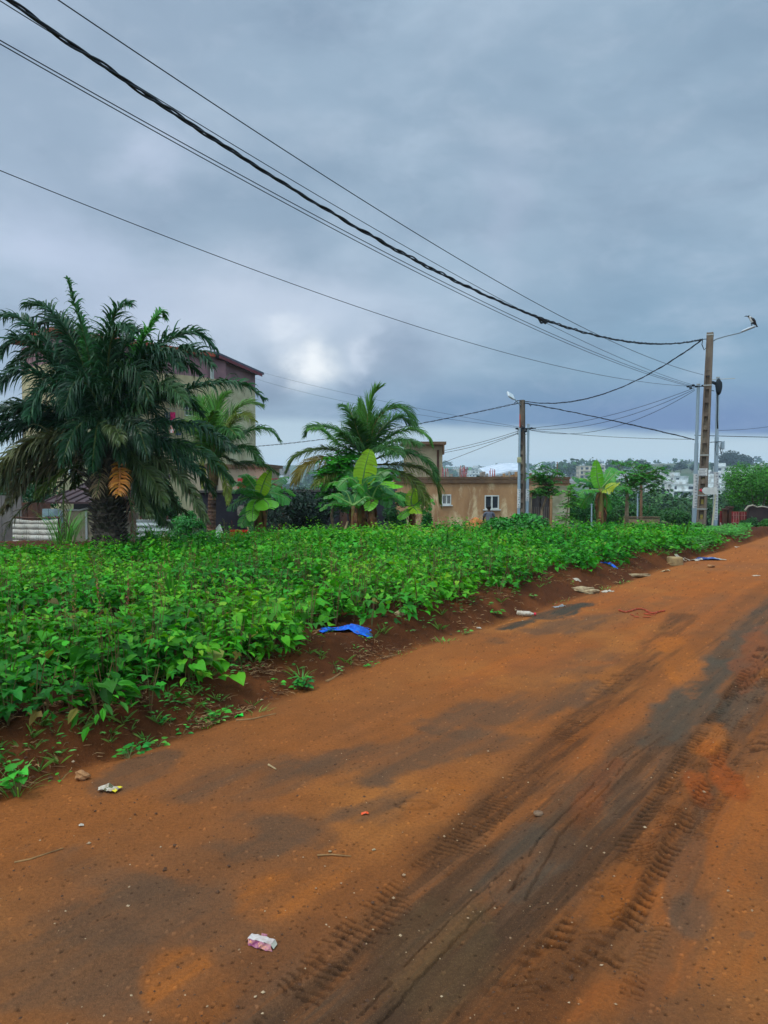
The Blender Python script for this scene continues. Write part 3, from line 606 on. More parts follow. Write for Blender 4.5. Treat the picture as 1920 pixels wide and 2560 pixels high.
def far_woods():
    rng = np.random.default_rng(8); parts = []
    m = leafmat('far_leaf', rough=.8, spec=.1, trans=.1)
    n = 0
    while n < 1500:
        px = rng.uniform(-60, 2000); a = math.atan((px-960)/FPX)
        r = math.exp(rng.uniform(math.log(110), math.log(1500))); x, y = r*math.sin(a), r*math.cos(a)
        if px < 1000 and rng.random() < .7: continue
        d = vn(x, y, .012, 3)+vn(x, y, .04, 4)*.6
        if d < -.05 + .35*(r > 380)*(r < 620)*(px > 1550): continue
        z = Z(x, y); s = rng.uniform(2.6, 5.5)*(1+r/1500); h = s*rng.uniform(.9, 1.4)
        k = 420 if r < 330 else 130 if r < 600 else 26
        dark = rng.uniform(.7, 1.25)
        ptop = 1190-(z+h*1.5-EYE)/r*FPX
        if ptop < (1234 if px > 1400 else 1200) and r < 560: continue
        if ptop < 1150 or (px > 1060 and r > 560 and rng.random() < .62): continue
        parts.append(leafcloud(rng, k, (x, y, z+h*.85), (s, s, h*.9), s*(.13 if k > 400 else .26 if k > 100 else .6), (.035*dark, .085*dark, .025*dark), T_CLUMP, 5, .35)); n += 1
    # dense belt just past the plateau edge on the right
    for i in range(70):
        px = rng.uniform(1380, 2050); a = math.atan((px-960)/FPX); r = rng.uniform(60, 105); x, y = r*math.sin(a), r*math.cos(a); z = Z(x, y); s = rng.uniform(1.2, 2.8)
        if 1190-(z+2.6*s-EYE)/r*FPX < (1262 if px > 1560 else 1236)+28*vn(x, y, .06, 2): continue
        parts.append(leafcloud(rng, 620, (x, y, z+1.6*s), (s*1.2, s*1.2, s*1.0), .22, (.045, .13, .03), T_CLUMP, 7, .35))
    V, L, T_, C = merge(parts)
    tag(np_mesh('woodland', V, L, T_, m, cols=C), 'hazy green woods covering the far valley and hillsides', 'woods', kind='stuff')
far_woods()

MW = [mat('city_white', lin(222, 224, 222), lin(170, 168, 160), .5, .8), mat('city_cream', lin(196, 184, 160), lin(170, 160, 140), .5, .8), mat('city_grey', lin(150, 150, 150), lin(128, 126, 124), .5, .8), mat('city_tan', lin(164, 138, 112), lin(140, 120, 100), .5, .8)]
m_dark = mat('window_dark', lin(34, 38, 46), lin(48, 54, 62), 3, .25, spec=.6)
m_roofw = mat('city_roof', lin(150, 156, 160), lin(110, 104, 100), .5, .6)
def house(px, r, w, h, dp, style, seed, label, group, yaw=None):
    rnd = random.Random(seed); a = math.atan((px-960)/FPX); x, y = r*math.sin(a), r*math.cos(a); z = Z(x, y)-.8
    yaw = rnd.uniform(-.5, .5) if yaw is None else yaw; lim = (1162 if px > 1400 else 1166)+rnd.uniform(0, 8); h = max(4.0, min(h, EYE+(1190-lim)/FPX*r-z-1.5))
    if 1190-(z+h-EYE)/r*FPX < 1156: return None
    M = Matrix.Rotation(-a*.6+yaw, 3, 'Z'); c = Vector((x, y, z))
    mb = MB(); mb.mi = 0
    def bx(cx, cy, cz, sx, sy, sz): mb.box(c+M@Vector((cx, cy, cz)), (sx, sy, sz), rot=M)
    bx(0, 0, h/2, w, dp, h); st = max(1, round((h-.8)/3.1)); fh = (h-.8)/st
    nb = max(2, int(w/3.4))
    if style == 1: bx(-w*.2, 0, h+1.2, w*.4, dp*.7, 2.4)
    if style == 2: bx(w*.28, -dp*.1, h+.9, w*.25, dp*.5, 1.8)
    bx(0, 0, h+.12, w+.5, dp+.5, .3)
    for s in range(st):
        zc = .8+fh*(s+.52)
        if style != 3 and s: bx(0, -dp/2-.5, .8+fh*s, w*.9, 1.0, .16)
        for i in range(nb):
            mb.mi = 1; ww = w/nb*rnd.uniform(.25, .6)*(rnd.random() > .18)+.05; bx(-w/2+w*(i+.5)/nb, -dp/2-.02, zc, ww, .10, fh*rnd.uniform(.38, .55)); mb.mi = 0
        nd_ = max(1, int(dp/4))
        for sg in (-1, 1):
            for i in range(nd_): mb.mi = 1; bx(sg*(w/2+.02), -dp/2+dp*(i+.5)/nd_, zc, .10, 1.2, fh*.4); mb.mi = 0
    mb.mi = 2; bx(0, 0, h+.32, w*.92, dp*.92, .12)
    if style == 2: mb.mi = 2; bx(-w*.25, 0, h+.9, 1.6, 1.6, 1.4)
    o = mb.build('distant_building', [MW[rnd.choice([0, 0, 0, 1, 2, 3]) if 'white' not in label else 0], m_dark, m_roofw], loc=(x, y, z))
    return tag(o, label, 'building', group)
rn = random.Random(3)
for i in range(84):      # middle city district
    px = rn.uniform(1085, 1700); r = rn.uniform(780, 1330); house(px, r, rn.uniform(11, 26), rn.choice([7, 10, 10, 13, 16]), rn.uniform(9, 16), rn.choice([0, 1, 2, 3]), i, 'low building in the crowded city district on the far hill beyond the brown house', 'city buildings on the far hill beyond the brown house')
for i in range(14):
    px = rn.uniform(590, 730); r = rn.uniform(800, 1350); house(px, r, rn.uniform(12, 26), rn.choice([10, 13, 19, 25]), rn.uniform(9, 14), 1, 100+i, 'bluish hazy building on the far hill seen between the palms', 'hazy buildings seen between the palms')
for k, (px, r, w, h, lb) in enumerate([(1190, 760, 17, 17, 'tall white apartment block with rows of windows among the far buildings behind the brown house'), (1135, 700, 20, 9, 'wide pale hall beside the roof stair tower on the far hillside'), (1340, 640, 15, 13, 'white block behind the rooftop just right of the leaning street lamp'),
        (1475, 560, 18, 13, 'cream apartment block with window rows left of the upright banana leaf'), (1435, 620, 14, 9, 'pale low block farthest left of the cream apartment block'), (1540, 500, 15, 8, 'white house behind the upright banana leaf'), (1300, 900, 24, 14, 'long grey block on the skyline behind the concrete pole')]):
    house(px, r, w, h, 12, 2, 300+k, lb, None, .1)
for i in range(30):      # white houses on the right hillside
    px = rn.uniform(1640, 1915); r = rn.uniform(395, 560); house(px, r, rn.uniform(8, 13), rn.choice([4.5, 7, 7.5]), rn.uniform(7, 10), rn.choice([0, 1, 2]), 200+i, 'small white house on the green hillside across the valley', 'white houses on the hillside across the valley')
for k, (px, r, w, h, lb) in enumerate([(1672, 400, 11, 7.5, 'white two storey villa left of the concrete pole on the hillside'), (1712, 395, 14, 7, 'unfinished grey white house with open window holes left of the concrete pole'), (1782, 370, 13, 8, 'bright white house seen between the concrete pole and the steel pole'), (1810, 540, 12, 9, 'grey box shaped building beside the giant tree on the hilltop'), (1800, 400, 15, 7.5, 'white terrace of houses just right of the steel pole')]):
    house(px, r, w, h, 9, 1, 400+k, lb, None, .05)

def tree(px, py_base, d, px_w, px_h, trunk_f, label, col, n, leaf, seed, name='tree', cat='tree', group=None, T=T_OVAL, lumps=9, wind=0, limbs=5, vv=.3, matl=None):
    """trunk with limbs and a leafy crown; sizes given in photo pixels at distance d"""
    rng = np.random.default_rng(seed); k = d/FPX; g = P(px, py_base, d); x, y = g.x, g.y; z = Z(x, y)
    top = EYE+(1190-(py_base-px_h))*k; hh = top-z; rt = root(name, (x, y, z-.05), label, cat, group)
    w = px_w*k/2; ch = hh*(1-trunk_f)/2; cz = z+hh*trunk_f+ch
    mb = MB(); r0 = max(.03, hh*.028); rnd = random.Random(seed)
    fork = Vector((x+wind*.5, y, z+hh*trunk_f*1.05)); mb.tube([(x, y, z-.1), (x+wind*.2, y, z+hh*trunk_f*.5), fork], [r0*1.25, r0, r0*.8], 9, jit=.08, rnd=rnd)
    tips = []
    for i in range(limbs):
        a = 6.28*i/limbs+rnd.uniform(-.4, .4); e = Vector((x+wind+math.cos(a)*w*.6, y+math.sin(a)*w*.6, cz+ch*rnd.uniform(-.1, .6)))
        mid = fork.lerp(e, .5)+Vector((0, 0, -.06*hh)); mb.tube([fork, mid, e], [r0*.6, r0*.4, r0*.12], 6)
        for q in range(2):
            e2 = mid+Vector((rnd.uniform(-1, 1)*w*.5, rnd.uniform(-1, 1)*w*.5, ch*rnd.uniform(.2, .8))); mb.tube([mid, e2], [r0*.3, r0*.08], 4)
    mb.build('trunk', mat('bark', lin(96, 84, 70), lin(70, 58, 46), 6, .9, .4, 30), rt, smooth=True)
    V, L, T_, C = leafcloud(rng, n, (x+wind, y, cz), (w*.95, w*.95, ch*1.05), leaf, col, T, lumps, vv)
    np_mesh('crown', V, L, T_, matl or leafmat('leaf', trans=.25), rt, cols=C)
    return rt
tree(1835, 1192, 560, 84, 66, .10, 'giant dark spreading tree standing alone on the skyline right of the poles', (.012, .035, .022), 4200, 1.2, 21, T=T_CLUMP, lumps=16, limbs=7)
for i, (px, w, h, c) in enumerate([(1702, 34, 20, 'dark dome shaped tree on the skyline left of the concrete pole'), (1668, 22, 17, 'small round tree on the skyline left of the dome shaped tree'), (1730, 20, 18, 'small dark tree on the skyline just left of the concrete pole'), (1782, 30, 22, 'dark tree on the skyline between the concrete pole and the steel pole')]):
    tree(px, 1178, 560, w, h, .2, c, (.02, .06, .03), 500, 1.2, 30+i, T=T_CLUMP, lumps=5)
tree(1890, 1345, 34, 175, 200, .25, 'big bright green bushy tree overhanging the dark wall at the right edge', (.055, .21, .02), 11000, .115, 41, lumps=16, vv=.32)
tree(1925, 1300, 37, 120, 170, .3, 'taller leafy tree cut by the right edge behind the dark wall', (.05, .18, .02), 5000, .12, 42, lumps=10)
tree(1835, 1290, 46, 60, 75, .2, 'round darker green tree left of the big bright tree', (.03, .11, .02), 3000, .14, 43, lumps=8)
tree(1600, 1310, 31, 120, 75, .1, 'dark green bush behind the low concrete wall', (.025, .10, .018), 3500, .12, 44, lumps=9)
tree(1690, 1325, 38, 100, 62, .15, 'rounded green bush between the low concrete wall and the steel pole', (.03, .12, .02), 3500, .14, 45, lumps=8)
tree(1460, 1330, 36, 100, 110, .1, 'dense green leafy hedge bush at the right end of the brown house', (.03, .16, .03), 5200, .11, 46, name='hedge', cat='hedge', lumps=12)
tree(1540, 1340, 33, 110, 110, .1, 'bushy green undergrowth between the banana plant and the papaya', (.03, .15, .02), 4200, .11, 47, name='bush', cat='bush', lumps=10)

# ------------------------------------------------------------------ brown house
m_brown = mat('stained_plaster', lin(178, 136, 96), lin(140, 102, 70), .9, .9, .3, 20, c3=lin(214, 190, 150), s3=1.6, a3=.8, stretch=(1, 1, .45))
m_white = mat('white_paint', lin(205, 205, 200), lin(180, 180, 172), 3, .6)
m_conc = mat('raw_concrete', lin(132, 122, 108), lin(100, 90, 78), 1.6, .9, .3, 25)
m_slab = mat('slab_edge', lin(112, 86, 64), lin(84, 64, 50), 1.5, .9, .3, 25)
m_red = mat('red_rod', lin(190, 40, 34), lin(150, 40, 36), 10, .6)
m_rust = mat('rusty_brown', lin(92, 58, 42), lin(64, 42, 34), 4, .8, .3)
m_gate = mat('door_metal', lin(88, 76, 70), lin(62, 54, 52), 1.4, .6)
HD = 34.0
def hp(px, z, d=HD): p = P(px, 1190, d); return Vector((p.x, d, z))
def house_brown():
    a, b = 985, 1424; zt = P(1200, 1195, HD).z; zb = -1.6; rt = root('brown_house', (P(1200, 1190, HD).x, HD, zb), 'low brown plastered house with stained wall, flat roof and white framed windows', 'house')
    x0, x1 = hp(a, 0).x, hp(b, 0).x
    openings = [(1105, 1128, 1236, 1262, 0), (1212, 1248, 1238, 1273, 0), (1330, 1376, 1232, 1310, 1)]
    X = [x0]; 
    for o in openings: X += [hp(o[0], 0).x, hp(o[1], 0).x]
    X.append(x1); mb = MB(); th = .22
    for i in range(0, len(X), 2): mb.box(((X[i]+X[i+1])/2, HD+th/2, (zt+zb)/2), (X[i+1]-X[i], th, zt-zb))
    for (l, r_, t, bt, dr) in openings:
        xl, xr = hp(l, 0).x, hp(r_, 0).x; zt_ = P(l, t, HD).z; zb_ = P(l, bt, HD).z
        mb.box(((xl+xr)/2, HD+th/2, (zt+zt_)/2), (xr-xl, th, zt-zt_))
        if not dr: mb.box(((xl+xr)/2, HD+th/2, (zb+zb_)/2), (xr-xl, th, zb_-zb))
    mb.box((x0+th/2, HD+3, (zt+zb)/2), (th, 6-th, zt-zb)); mb.box((x1-th/2, HD+3, (zt+zb)/2), (th, 6-th, zt-zb)); mb.box(((x0+x1)/2, HD+6, (zt+zb)/2), (x1-x0, th, zt-zb))
    mb.build('wall', m_brown, rt)
    rf = MB(); rf.box(((x0+x1)/2, HD+3, zt+.0), (x1-x0+.06, 6.12, .10)); rf.box(((x0+x1)/2, HD-.02, zt-.16), (x1-x0-.04, .10, .16)); roof = rf.build('roof', m_slab, rt)
    for k, (cx, n, hh) in enumerate([(1113, 4, .5), (1162, 6, .55), (1234, 6, .42)]):     # starter bars left for another storey
        r = MB(); rr = random.Random(k)
        for i in range(n): x = hp(cx-7+14*i/(n-1), 0).x; r.tube([(x, HD+.3+(i % 2)*.2, zt), (x+rr.uniform(-.05, .05), HD+.3+(i % 2)*.2, zt+hh*rr.uniform(.8, 1.1))], .014, 5)
        r.build('reinforcing_bars', m_red, roof)
    for (cx, w, h) in [(1121, 9, 14), (1131, 7, 8), (1153, 5, 22), (1167, 6, 7), (1206, 6, 12), (1213, 8, 14), (1222, 5, 9), (1245, 20, 3), (1278, 4, 14), (1322, 8, 8)]:
        x = hp(cx, 0).x; q = MB(); q.box((x, HD+.5, zt+h*.009+.05), (w*.0183, .16, h*.018), bev=.02)
        q.build('loose_block', mat('pale_block', lin(170, 160, 150), lin(120, 110, 100), 3, .9), roof)
    for (l, r_, t, bt, dr) in openings:
        xl, xr = hp(l, 0).x, hp(r_, 0).x; zt_ = P(l, t, HD).z; zb_ = P(l, bt, HD).z; cx = (xl+xr)/2; w = xr-xl; h = zt_-zb_
        if not dr:
            f = MB(); t_ = .055
            for s in (-1, 1): f.box((cx+s*(w/2-t_/2), HD+.02, (zt_+zb_)/2), (t_, .08, h))
            f.box((cx, HD+.02, zt_-t_/2), (w-2*t_, .08, t_)); f.box((cx, HD+.02, zb_+t_/2), (w-2*t_, .08, t_)); f.box((cx, HD+.025, (zt_+zb_)/2), (.075, .07, h-2*t_))
            f.box((cx, HD-.03, zb_-.03), (w+.14, .14, .05))
            wn = f.build('window', m_white, rt)
            g = MB(); g.box((cx, HD+.07, (zt_+zb_)/2), (w-.08, .02, h-.08)); g.build('pane', m_dark, wn)
            if w < .5:
                gr = MB()
                for i in range(6): gr.box((cx-w/2+.05+(w-.1)*i/5, HD-.03, (zt_+zb_)/2), (.012, .012, h))
                gr.build('window_bars', m_white, wn)
        else:
            f = MB(); f.box((cx, HD-.01, zt_+.05), (w+.22, .1, .09)); dd = f.build('door', m_white, rt)
            g = MB(); g.box((cx-w*.26, HD+.16, (zt_+zb)/2), (w*.46, .04, zt_-zb)); g.box((cx+w*.25, HD+.14, (zt_+zb)/2), (w*.46, .04, zt_-zb)); g.build('door_leaf', m_gate, dd)
            gr = MB()
            for i in range(9): gr.box((xl+.06+(w-.12)*i/8, HD+.06, zt_-h*.55-.4), (.014, .014, h*.75))
            gr.build('door_bars', mat('bar_grey', lin(120, 108, 98), None), dd)
            s = MB(); s.box((xl-.10, HD-.012, (zt_+zb)/2-.1), (.15, .06, zt_-zb-.2)); s.build('door_jamb', m_conc, dd)
    # pale bare-render strip at the right end
    s = MB(); s.box(((hp(1382, 0).x+x1)/2, HD-.02, (zt-.35+zb)/2), (x1-hp(1382, 0).x+.02, .05, zt-.35-zb)); s.build('render_panel', mat('pale_render', lin(158, 152, 122), lin(120, 116, 92), 1.3, .9, .3, c3=lin(190, 186, 160), s3=1.5), rt)
    s = MB(); s.box((hp(1328, 0).x, HD-.05, P(0, 1229, HD).z), (1.2, .22, .06)); s.build('ledge', m_slab, rt)
    return zt
ZT = house_brown()
def misc_roofs():
    d = 44; rt = root('metal_roof_shed', P(1270, 1190, d), 'shed behind the brown house under a shiny silver sheet metal roof', 'shed')
    mb = MB(); a = P(1217, 1188, d); b = P(1330, 1172, d-.5); c = P(1330, 1180, d-.5)
    pts = [(1217, 1189), (1245, 1183), (1275, 1176), (1305, 1175), (1330, 1178)]
    fr = [P(x, y, d) for x, y in pts]; bk = [p+Vector((.2, 5, .5)) for p in fr]
    for i in range(4): mb.quad(fr[i], fr[i+1], bk[i+1], bk[i]); mb.quad(fr[i+1]-Vector((0, 0, .09)), fr[i]-Vector((0, 0, .09)), fr[i], fr[i+1])
    r = mb.build('roof', mat('silver_sheet', lin(225, 230, 238), lin(190, 198, 208), 2, .35, metal=.3, spec=.7), rt)
    w = MB(); w.add([fr[0]-Vector((0, -.1, .1)), fr[-1]-Vector((0, -.1, .1)), fr[-1]-Vector((0, -.1, 3)), fr[0]-Vector((0, -.1, 3))], [[0, 1, 2, 3]])
    for i in range(3): p = (fr[i+1]+fr[i+2])/2; w.box(p-Vector((0, .0, 1.6)), (.15, .15, 3))
    w.box((fr[0]+fr[-1])/2+Vector((0, 2.6, -2.2)), (fr[-1].x-fr[0].x-.2, 4.5, 3.2)); w.build('wall', m_brown, rt)
    # roof stair tower
    d = 36; x0, x1 = P(1012, 1190, d).x, P(1106, 1190, d).x; zt = P(0, 1112, d).z; zb = -1.5
    rt = root('stair_tower', ((x0+x1)/2, d, zb), 'narrow beige block stair tower with flat slab roof behind the palm', 'tower')
    mt = mat('beige_block', lin(176, 160, 130), lin(150, 132, 104), 1.2, .9, .3, c3=lin(96, 86, 72), s3=1.2)
    mb = MB(); mb.box(((x0+x1)/2, d+1.2, (zt+zb)/2), (x1-x0, 2.4, zt-zb)); mb.build('wall', mt, rt)
    mb = MB(); mb.box(((x0+x1)/2, d+1.1, zt+.07), (x1-x0+.3, 3.0, .14)); mb.box((x1+.03, d+.5, zt-.22), (.06, 1.9, .5)); mb.build('roof', m_slab, rt)
    mb = MB(); mb.box((x1-.22, d-.03, (zt+zb)/2-.1), (.10, .06, zt-zb-.3)); mb.build('drain_pipe', m_rust, rt)
    # green net / corrugated lean-to at the right end of the house
    d = 37; rt = root('tin_roof', P(1440, 1215, d), 'grey corrugated tin roof peeping out at the right end of the brown house', 'roof')
    mb = MB(); a, b = P(1422, 1207, d), P(1480, 1217, d)
    n = 24
    for i in range(n):
        p = a.lerp(b, i/n); q = a.lerp(b, (i+1)/n); h = .03*(i % 2); h2 = .03*((i+1) % 2)
        mb.quad(p+Vector((0, 0, h)), q+Vector((0, 0, h2)), q+Vector((0, 3, h2+.4)), p+Vector((0, 3, h+.4)))
    mb.build('sheet', mat('tin', lin(140, 146, 148), lin(110, 100, 92), 2, .5, metal=.4), rt)
    mb = MB()
    for t in (.05, .95): p = a.lerp(b, t); mb.box((p.x, p.y+.1, (p.z-1.6)/2), (.1, .1, p.z+1.6))
    mb.build('post', m_rust, rt)
misc_roofs()

# ------------------------------------------------------------------ tall apartment building behind the oil palm
def tall_building():
    m_y = mat('yellow_render', lin(186, 170, 132), lin(160, 144, 110), .8, .9, .2, c3=lin(110, 96, 76), s3=.7, a3=.5)
    m_p = mat('pink_render', lin(150, 112, 116), lin(126, 92, 98), .9, .9, .2)
    m_r = mat('slate_roof', lin(62, 68, 84), lin(84, 84, 94), 2, .6); m_t = mat('tile_roof', lin(176, 74, 48), lin(140, 60, 44), 3, .8)
    # plan: a long front receding to the right, then a projecting corner bay
    A = P(150, 1190, 42.0); B = P(530, 1190, 49.5); C = P(640, 1190, 55.0); zb = -1.5
    rt = root('apartment_building', (B.x, B.y, zb), 'tall cream apartment building with pink top storey and red tiled roof behind the oil palm', 'building')
    zA = P(150, 845, 42).z; zf = P(0, 905, 42.5).z
    def slabw(p, q, z0, z1, th, name, m, nm=None):
        mb = MB(); d = (q-p); d.z = 0; l = d.length; ang = math.atan2(d.y, d.x); M = Matrix.Rotation(ang, 3, 'Z'); c = (p+q)/2
        mb.box((c.x, c.y, (z0+z1)/2), (l, th, z1-z0), rot=M); return mb.build(name, m, rt)
    nrm = Vector((B.y-A.y, -(B.x-A.x), 0)).normalized()      # towards viewer
    mb = MB(); d = B-A; ang = math.atan2(d.y, d.x); M = Matrix.Rotation(ang, 3, 'Z'); L = math.hypot(d.x, d.y)+1.2
    dep = 5.0; ctr = (A+B)/2 - nrm*dep/2 + d.normalized()*.6
    mb.box((ctr.x, ctr.y, (zb+zf)/2), (L, dep, zf-zb), rot=M); w1 = mb.build('wall', m_y, rt)
    mb = MB(); mb.box((ctr.x, ctr.y, (zf+zA)/2), (L-.02, dep-.02, zA-zf), rot=M); mb.build('upper_wall', m_p, rt)
    # right hand bay, slightly forward, three storeys cream with a pink loft under a falling roof
    B2 = B + nrm*.12; dC = C-B2; dC.z = 0; LC = dC.length; aC = math.atan2(dC.y, dC.x); MC = Matrix.Rotation(aC, 3, 'Z'); nC = Vector((dC.y, -dC.x, 0)).normalized(); cC = (B2+C)/2-nC*2.2
    z3 = P(0, 956, 52).z; zB = P(530, 890, 49.5).z; zC = P(632, 934, 54.5).z
    mb = MB(); mb.box((cC.x, cC.y, (zb+z3)/2), (LC, 4.4, z3-zb), rot=MC); mb.build('wall', mat('cream_block', lin(190, 178, 146), lin(166, 152, 120), .7, .9, .2, c3=lin(120, 108, 86), s3=.9), rt)
    mb = MB(); f0, f1 = B2+nC*.0, C+nC*.0
    back = -nC*4.3
    lo = [Vector((f0.x, f0.y, z3+.002)), Vector((f1.x, f1.y, z3+.002))]; hi = [Vector((f0.x, f0.y, zB)), Vector((f1.x, f1.y, zC))]
    mb.add([lo[0], lo[1], hi[1], hi[0], lo[0]+back, lo[1]+back, hi[1]+back, hi[0]+back], [[0, 1, 2, 3], [5, 4, 7, 6], [1, 5, 6, 2], [4, 0, 3, 7], [3, 2, 6, 7], [0, 4, 5, 1]])
    mb.build('loft_wall', m_p, rt)
    def slab(p, q, wd, th, name, m, over=nC):
        mb = MB(); o = over*.55; bk = -over*wd; up = Vector((0, 0, th))
        a, b = p+o, q+o; c, e = q+bk, p+bk
        mb.add([a, b, c, e, a+up, b+up, c+up, e+up], [[3, 2, 1, 0], [4, 5, 6, 7], [0, 1, 5, 4], [1, 2, 6, 5], [2, 3, 7, 6], [3, 0, 4, 7]]); return mb.build(name, m, rt)
    e = (hi[1]-hi[0]).normalized()
    slab(hi[0]-e*.3+Vector((0, 0, .03)), hi[1]+e*.35+Vector((0, 0, .03)), 4.9, .16, 'roof', m_r)
    mb = MB(); a = hi[0]+nC*.56; b = hi[1]+nC*.56; mb.add([a+Vector((0, 0, .03)), b+Vector((0, 0, .03)), b-Vector((0, 0, .18)), a-Vector((0, 0, .18)), a+nC*.04+Vector((0, 0, .03)), b+nC*.04+Vector((0, 0, .03)), b+nC*.04-Vector((0, 0, .18)), a+nC*.04-Vector((0, 0, .18))], [[0, 1, 2, 3], [7, 6, 5, 4], [0, 4, 5, 1], [3, 2, 6, 7], [0, 3, 7, 4], [1, 5, 6, 2]])
    mb.build('fascia', mat('red_fascia', lin(120, 44, 52), lin(96, 40, 46), 4, .6), rt)
    # main roof: low tiled slope with slate edge to the right
    a = Vector((A.x, A.y, P(150, 826, 42).z-.15))-d.normalized()*.5; b = Vector((B.x, B.y, P(530, 888, 49.5).z-.16))+d.normalized()*.0
    slab(a, b, 5.6, .22, 'roof', m_t, nrm)
    # windows and balconies
    def win(px, py0, py1, pxw, p, q, n_, out=.03, frame_m=m_white, bars=False):
        # point on the front plane under pixel px
        rx, ry, _ = ray(px, py0); ex, ey = q.x-p.x, q.y-p.y
        det = rx*(-ey)+ex*ry; k = (p.x*(-ey)+ex*p.y)/det; X, Y = rx*k, ry*k
        zt_ = P(px, py0, Y).z; zb_ = P(px, py1, Y).z; w = pxw*Y/FPX; an = math.atan2(ey, ex); Mw = Matrix.Rotation(an, 3, 'Z'); c = Vector((X, Y, (zt_+zb_)/2))
        mb = MB(); h = zt_-zb_
        for s in (-1, 1): mb.box(c+Mw@Vector((s*(w/2-.03), -out, 0)), (.06, .08, h), rot=Mw)
        mb.box(c+Mw@Vector((0, -out, h/2-.03)), (w-.12, .08, .06), rot=Mw); mb.box(c+Mw@Vector((0, -out, -h/2+.03)), (w-.12, .08, .06), rot=Mw); mb.box(c+Mw@Vector((0, -out, 0)), (.05, .06, h-.12), rot=Mw)
        f = mb.build('window', frame_m, rt); g = MB(); g.box(c+Mw@Vector((0, -out+.02, 0)), (w-.1, .03, h-.1), rot=Mw); g.build('pane', m_dark, f)
        if bars:
            g = MB()
            for i in range(5): g.box(c+Mw@Vector((0, -out-.06, -h/2+h*(i+.5)/5)), (w, .02, .025), rot=Mw)
            g.build('window_bars', m_dark, f)
    win(529, 923, 947, 12, B2, C, nC); win(552, 926, 968, 6, B2, C, nC, .02, m_white)
    win(422, 1030, 1052, 26, A, B, nrm, .03, m_dark, True); win(300, 1040, 1085, 26, A, B, nrm); win(185, 880, 910, 20, A, B, nrm); win(470, 1000, 1040, 22, A, B, nrm); win(560, 1040, 1075, 18, B2, C, nC); win(600, 1030, 1050, 14, B2, C, nC)
    win(200, 1060, 1100, 26, A, B, nrm); win(90+90, 1150, 1190, 20, A, B, nrm)
    for (px0, px1, py, h) in [(330, 470, 1062, .9), (330, 470, 985, .1)]:
        pa = A.lerp(B, (px0-150)/380); pb = A.lerp(B, (px1-150)/380); z = P(0, py, 46.5).z; mb = MB(); c = (pa+pb)/2+nrm*.55; l = (pb-pa).length
        mb.box((c.x, c.y, z), (l, 1.1, .14), rot=M)
        if h > .5:
            c2 = (pa+pb)/2+nrm*1.06
            for i in range(16): p = pa.lerp(pb, (i+.5)/16)+nrm*1.06; mb.box((p.x, p.y, z+.5), (.03, .03, .9), rot=M)
            mb.box((c2.x, c2.y, z+.97), (l, .05, .05), rot=M)
        mb.build('balcony', mat('balcony_grey', lin(150, 140, 118), lin(110, 100, 84), 2, .9), rt)
    return A, B, nrm
TB = tall_building()
def laundry():
    A, B, nrm = TB
    for (px, py, c, lb) in [(396, 1040, lin(190, 20, 90), 'magenta cloth hanging on the balcony of the tall building'), (394, 1072, lin(210, 50, 30), 'red and white cloth hanging over the balcony rail'), (410, 1078, lin(60, 70, 110), 'dark blue cloth hanging beside the red cloth on the balcony')]:
        pa = A.lerp(B, (px-150)/380)+nrm*1.12; z = P(px, py, pa.y).z; mb = MB(); rnd = random.Random(px)
        n = 7; cols_ = [[Vector((pa.x-.16+.32*i/(n-1), pa.y+.03*math.sin(i*1.9+j), z+.24-.12*j+rnd.uniform(-.015, .015))) for i in range(n)] for j in range(5)]
        for j in range(4):
            for i in range(n-1): mb.quad(cols_[j][i], cols_[j+1][i], cols_[j+1][i+1], cols_[j][i+1])
        mb.mi = 0; mm = mat('cloth_%d' % py, c, (c[0]*.5, c[1]*.5, c[2]*.5, 1), 12, .8) if py != 1072 else mat('cloth_red', c, lin(220, 215, 210), 7, .8)
        o = mb.build('hanging_cloth', mm, loc=(pa.x, pa.y, z)); md = o.modifiers.new('s', 'SOLIDIFY'); md.thickness = .01; tag(o, lb, 'cloth', None)
laundry()

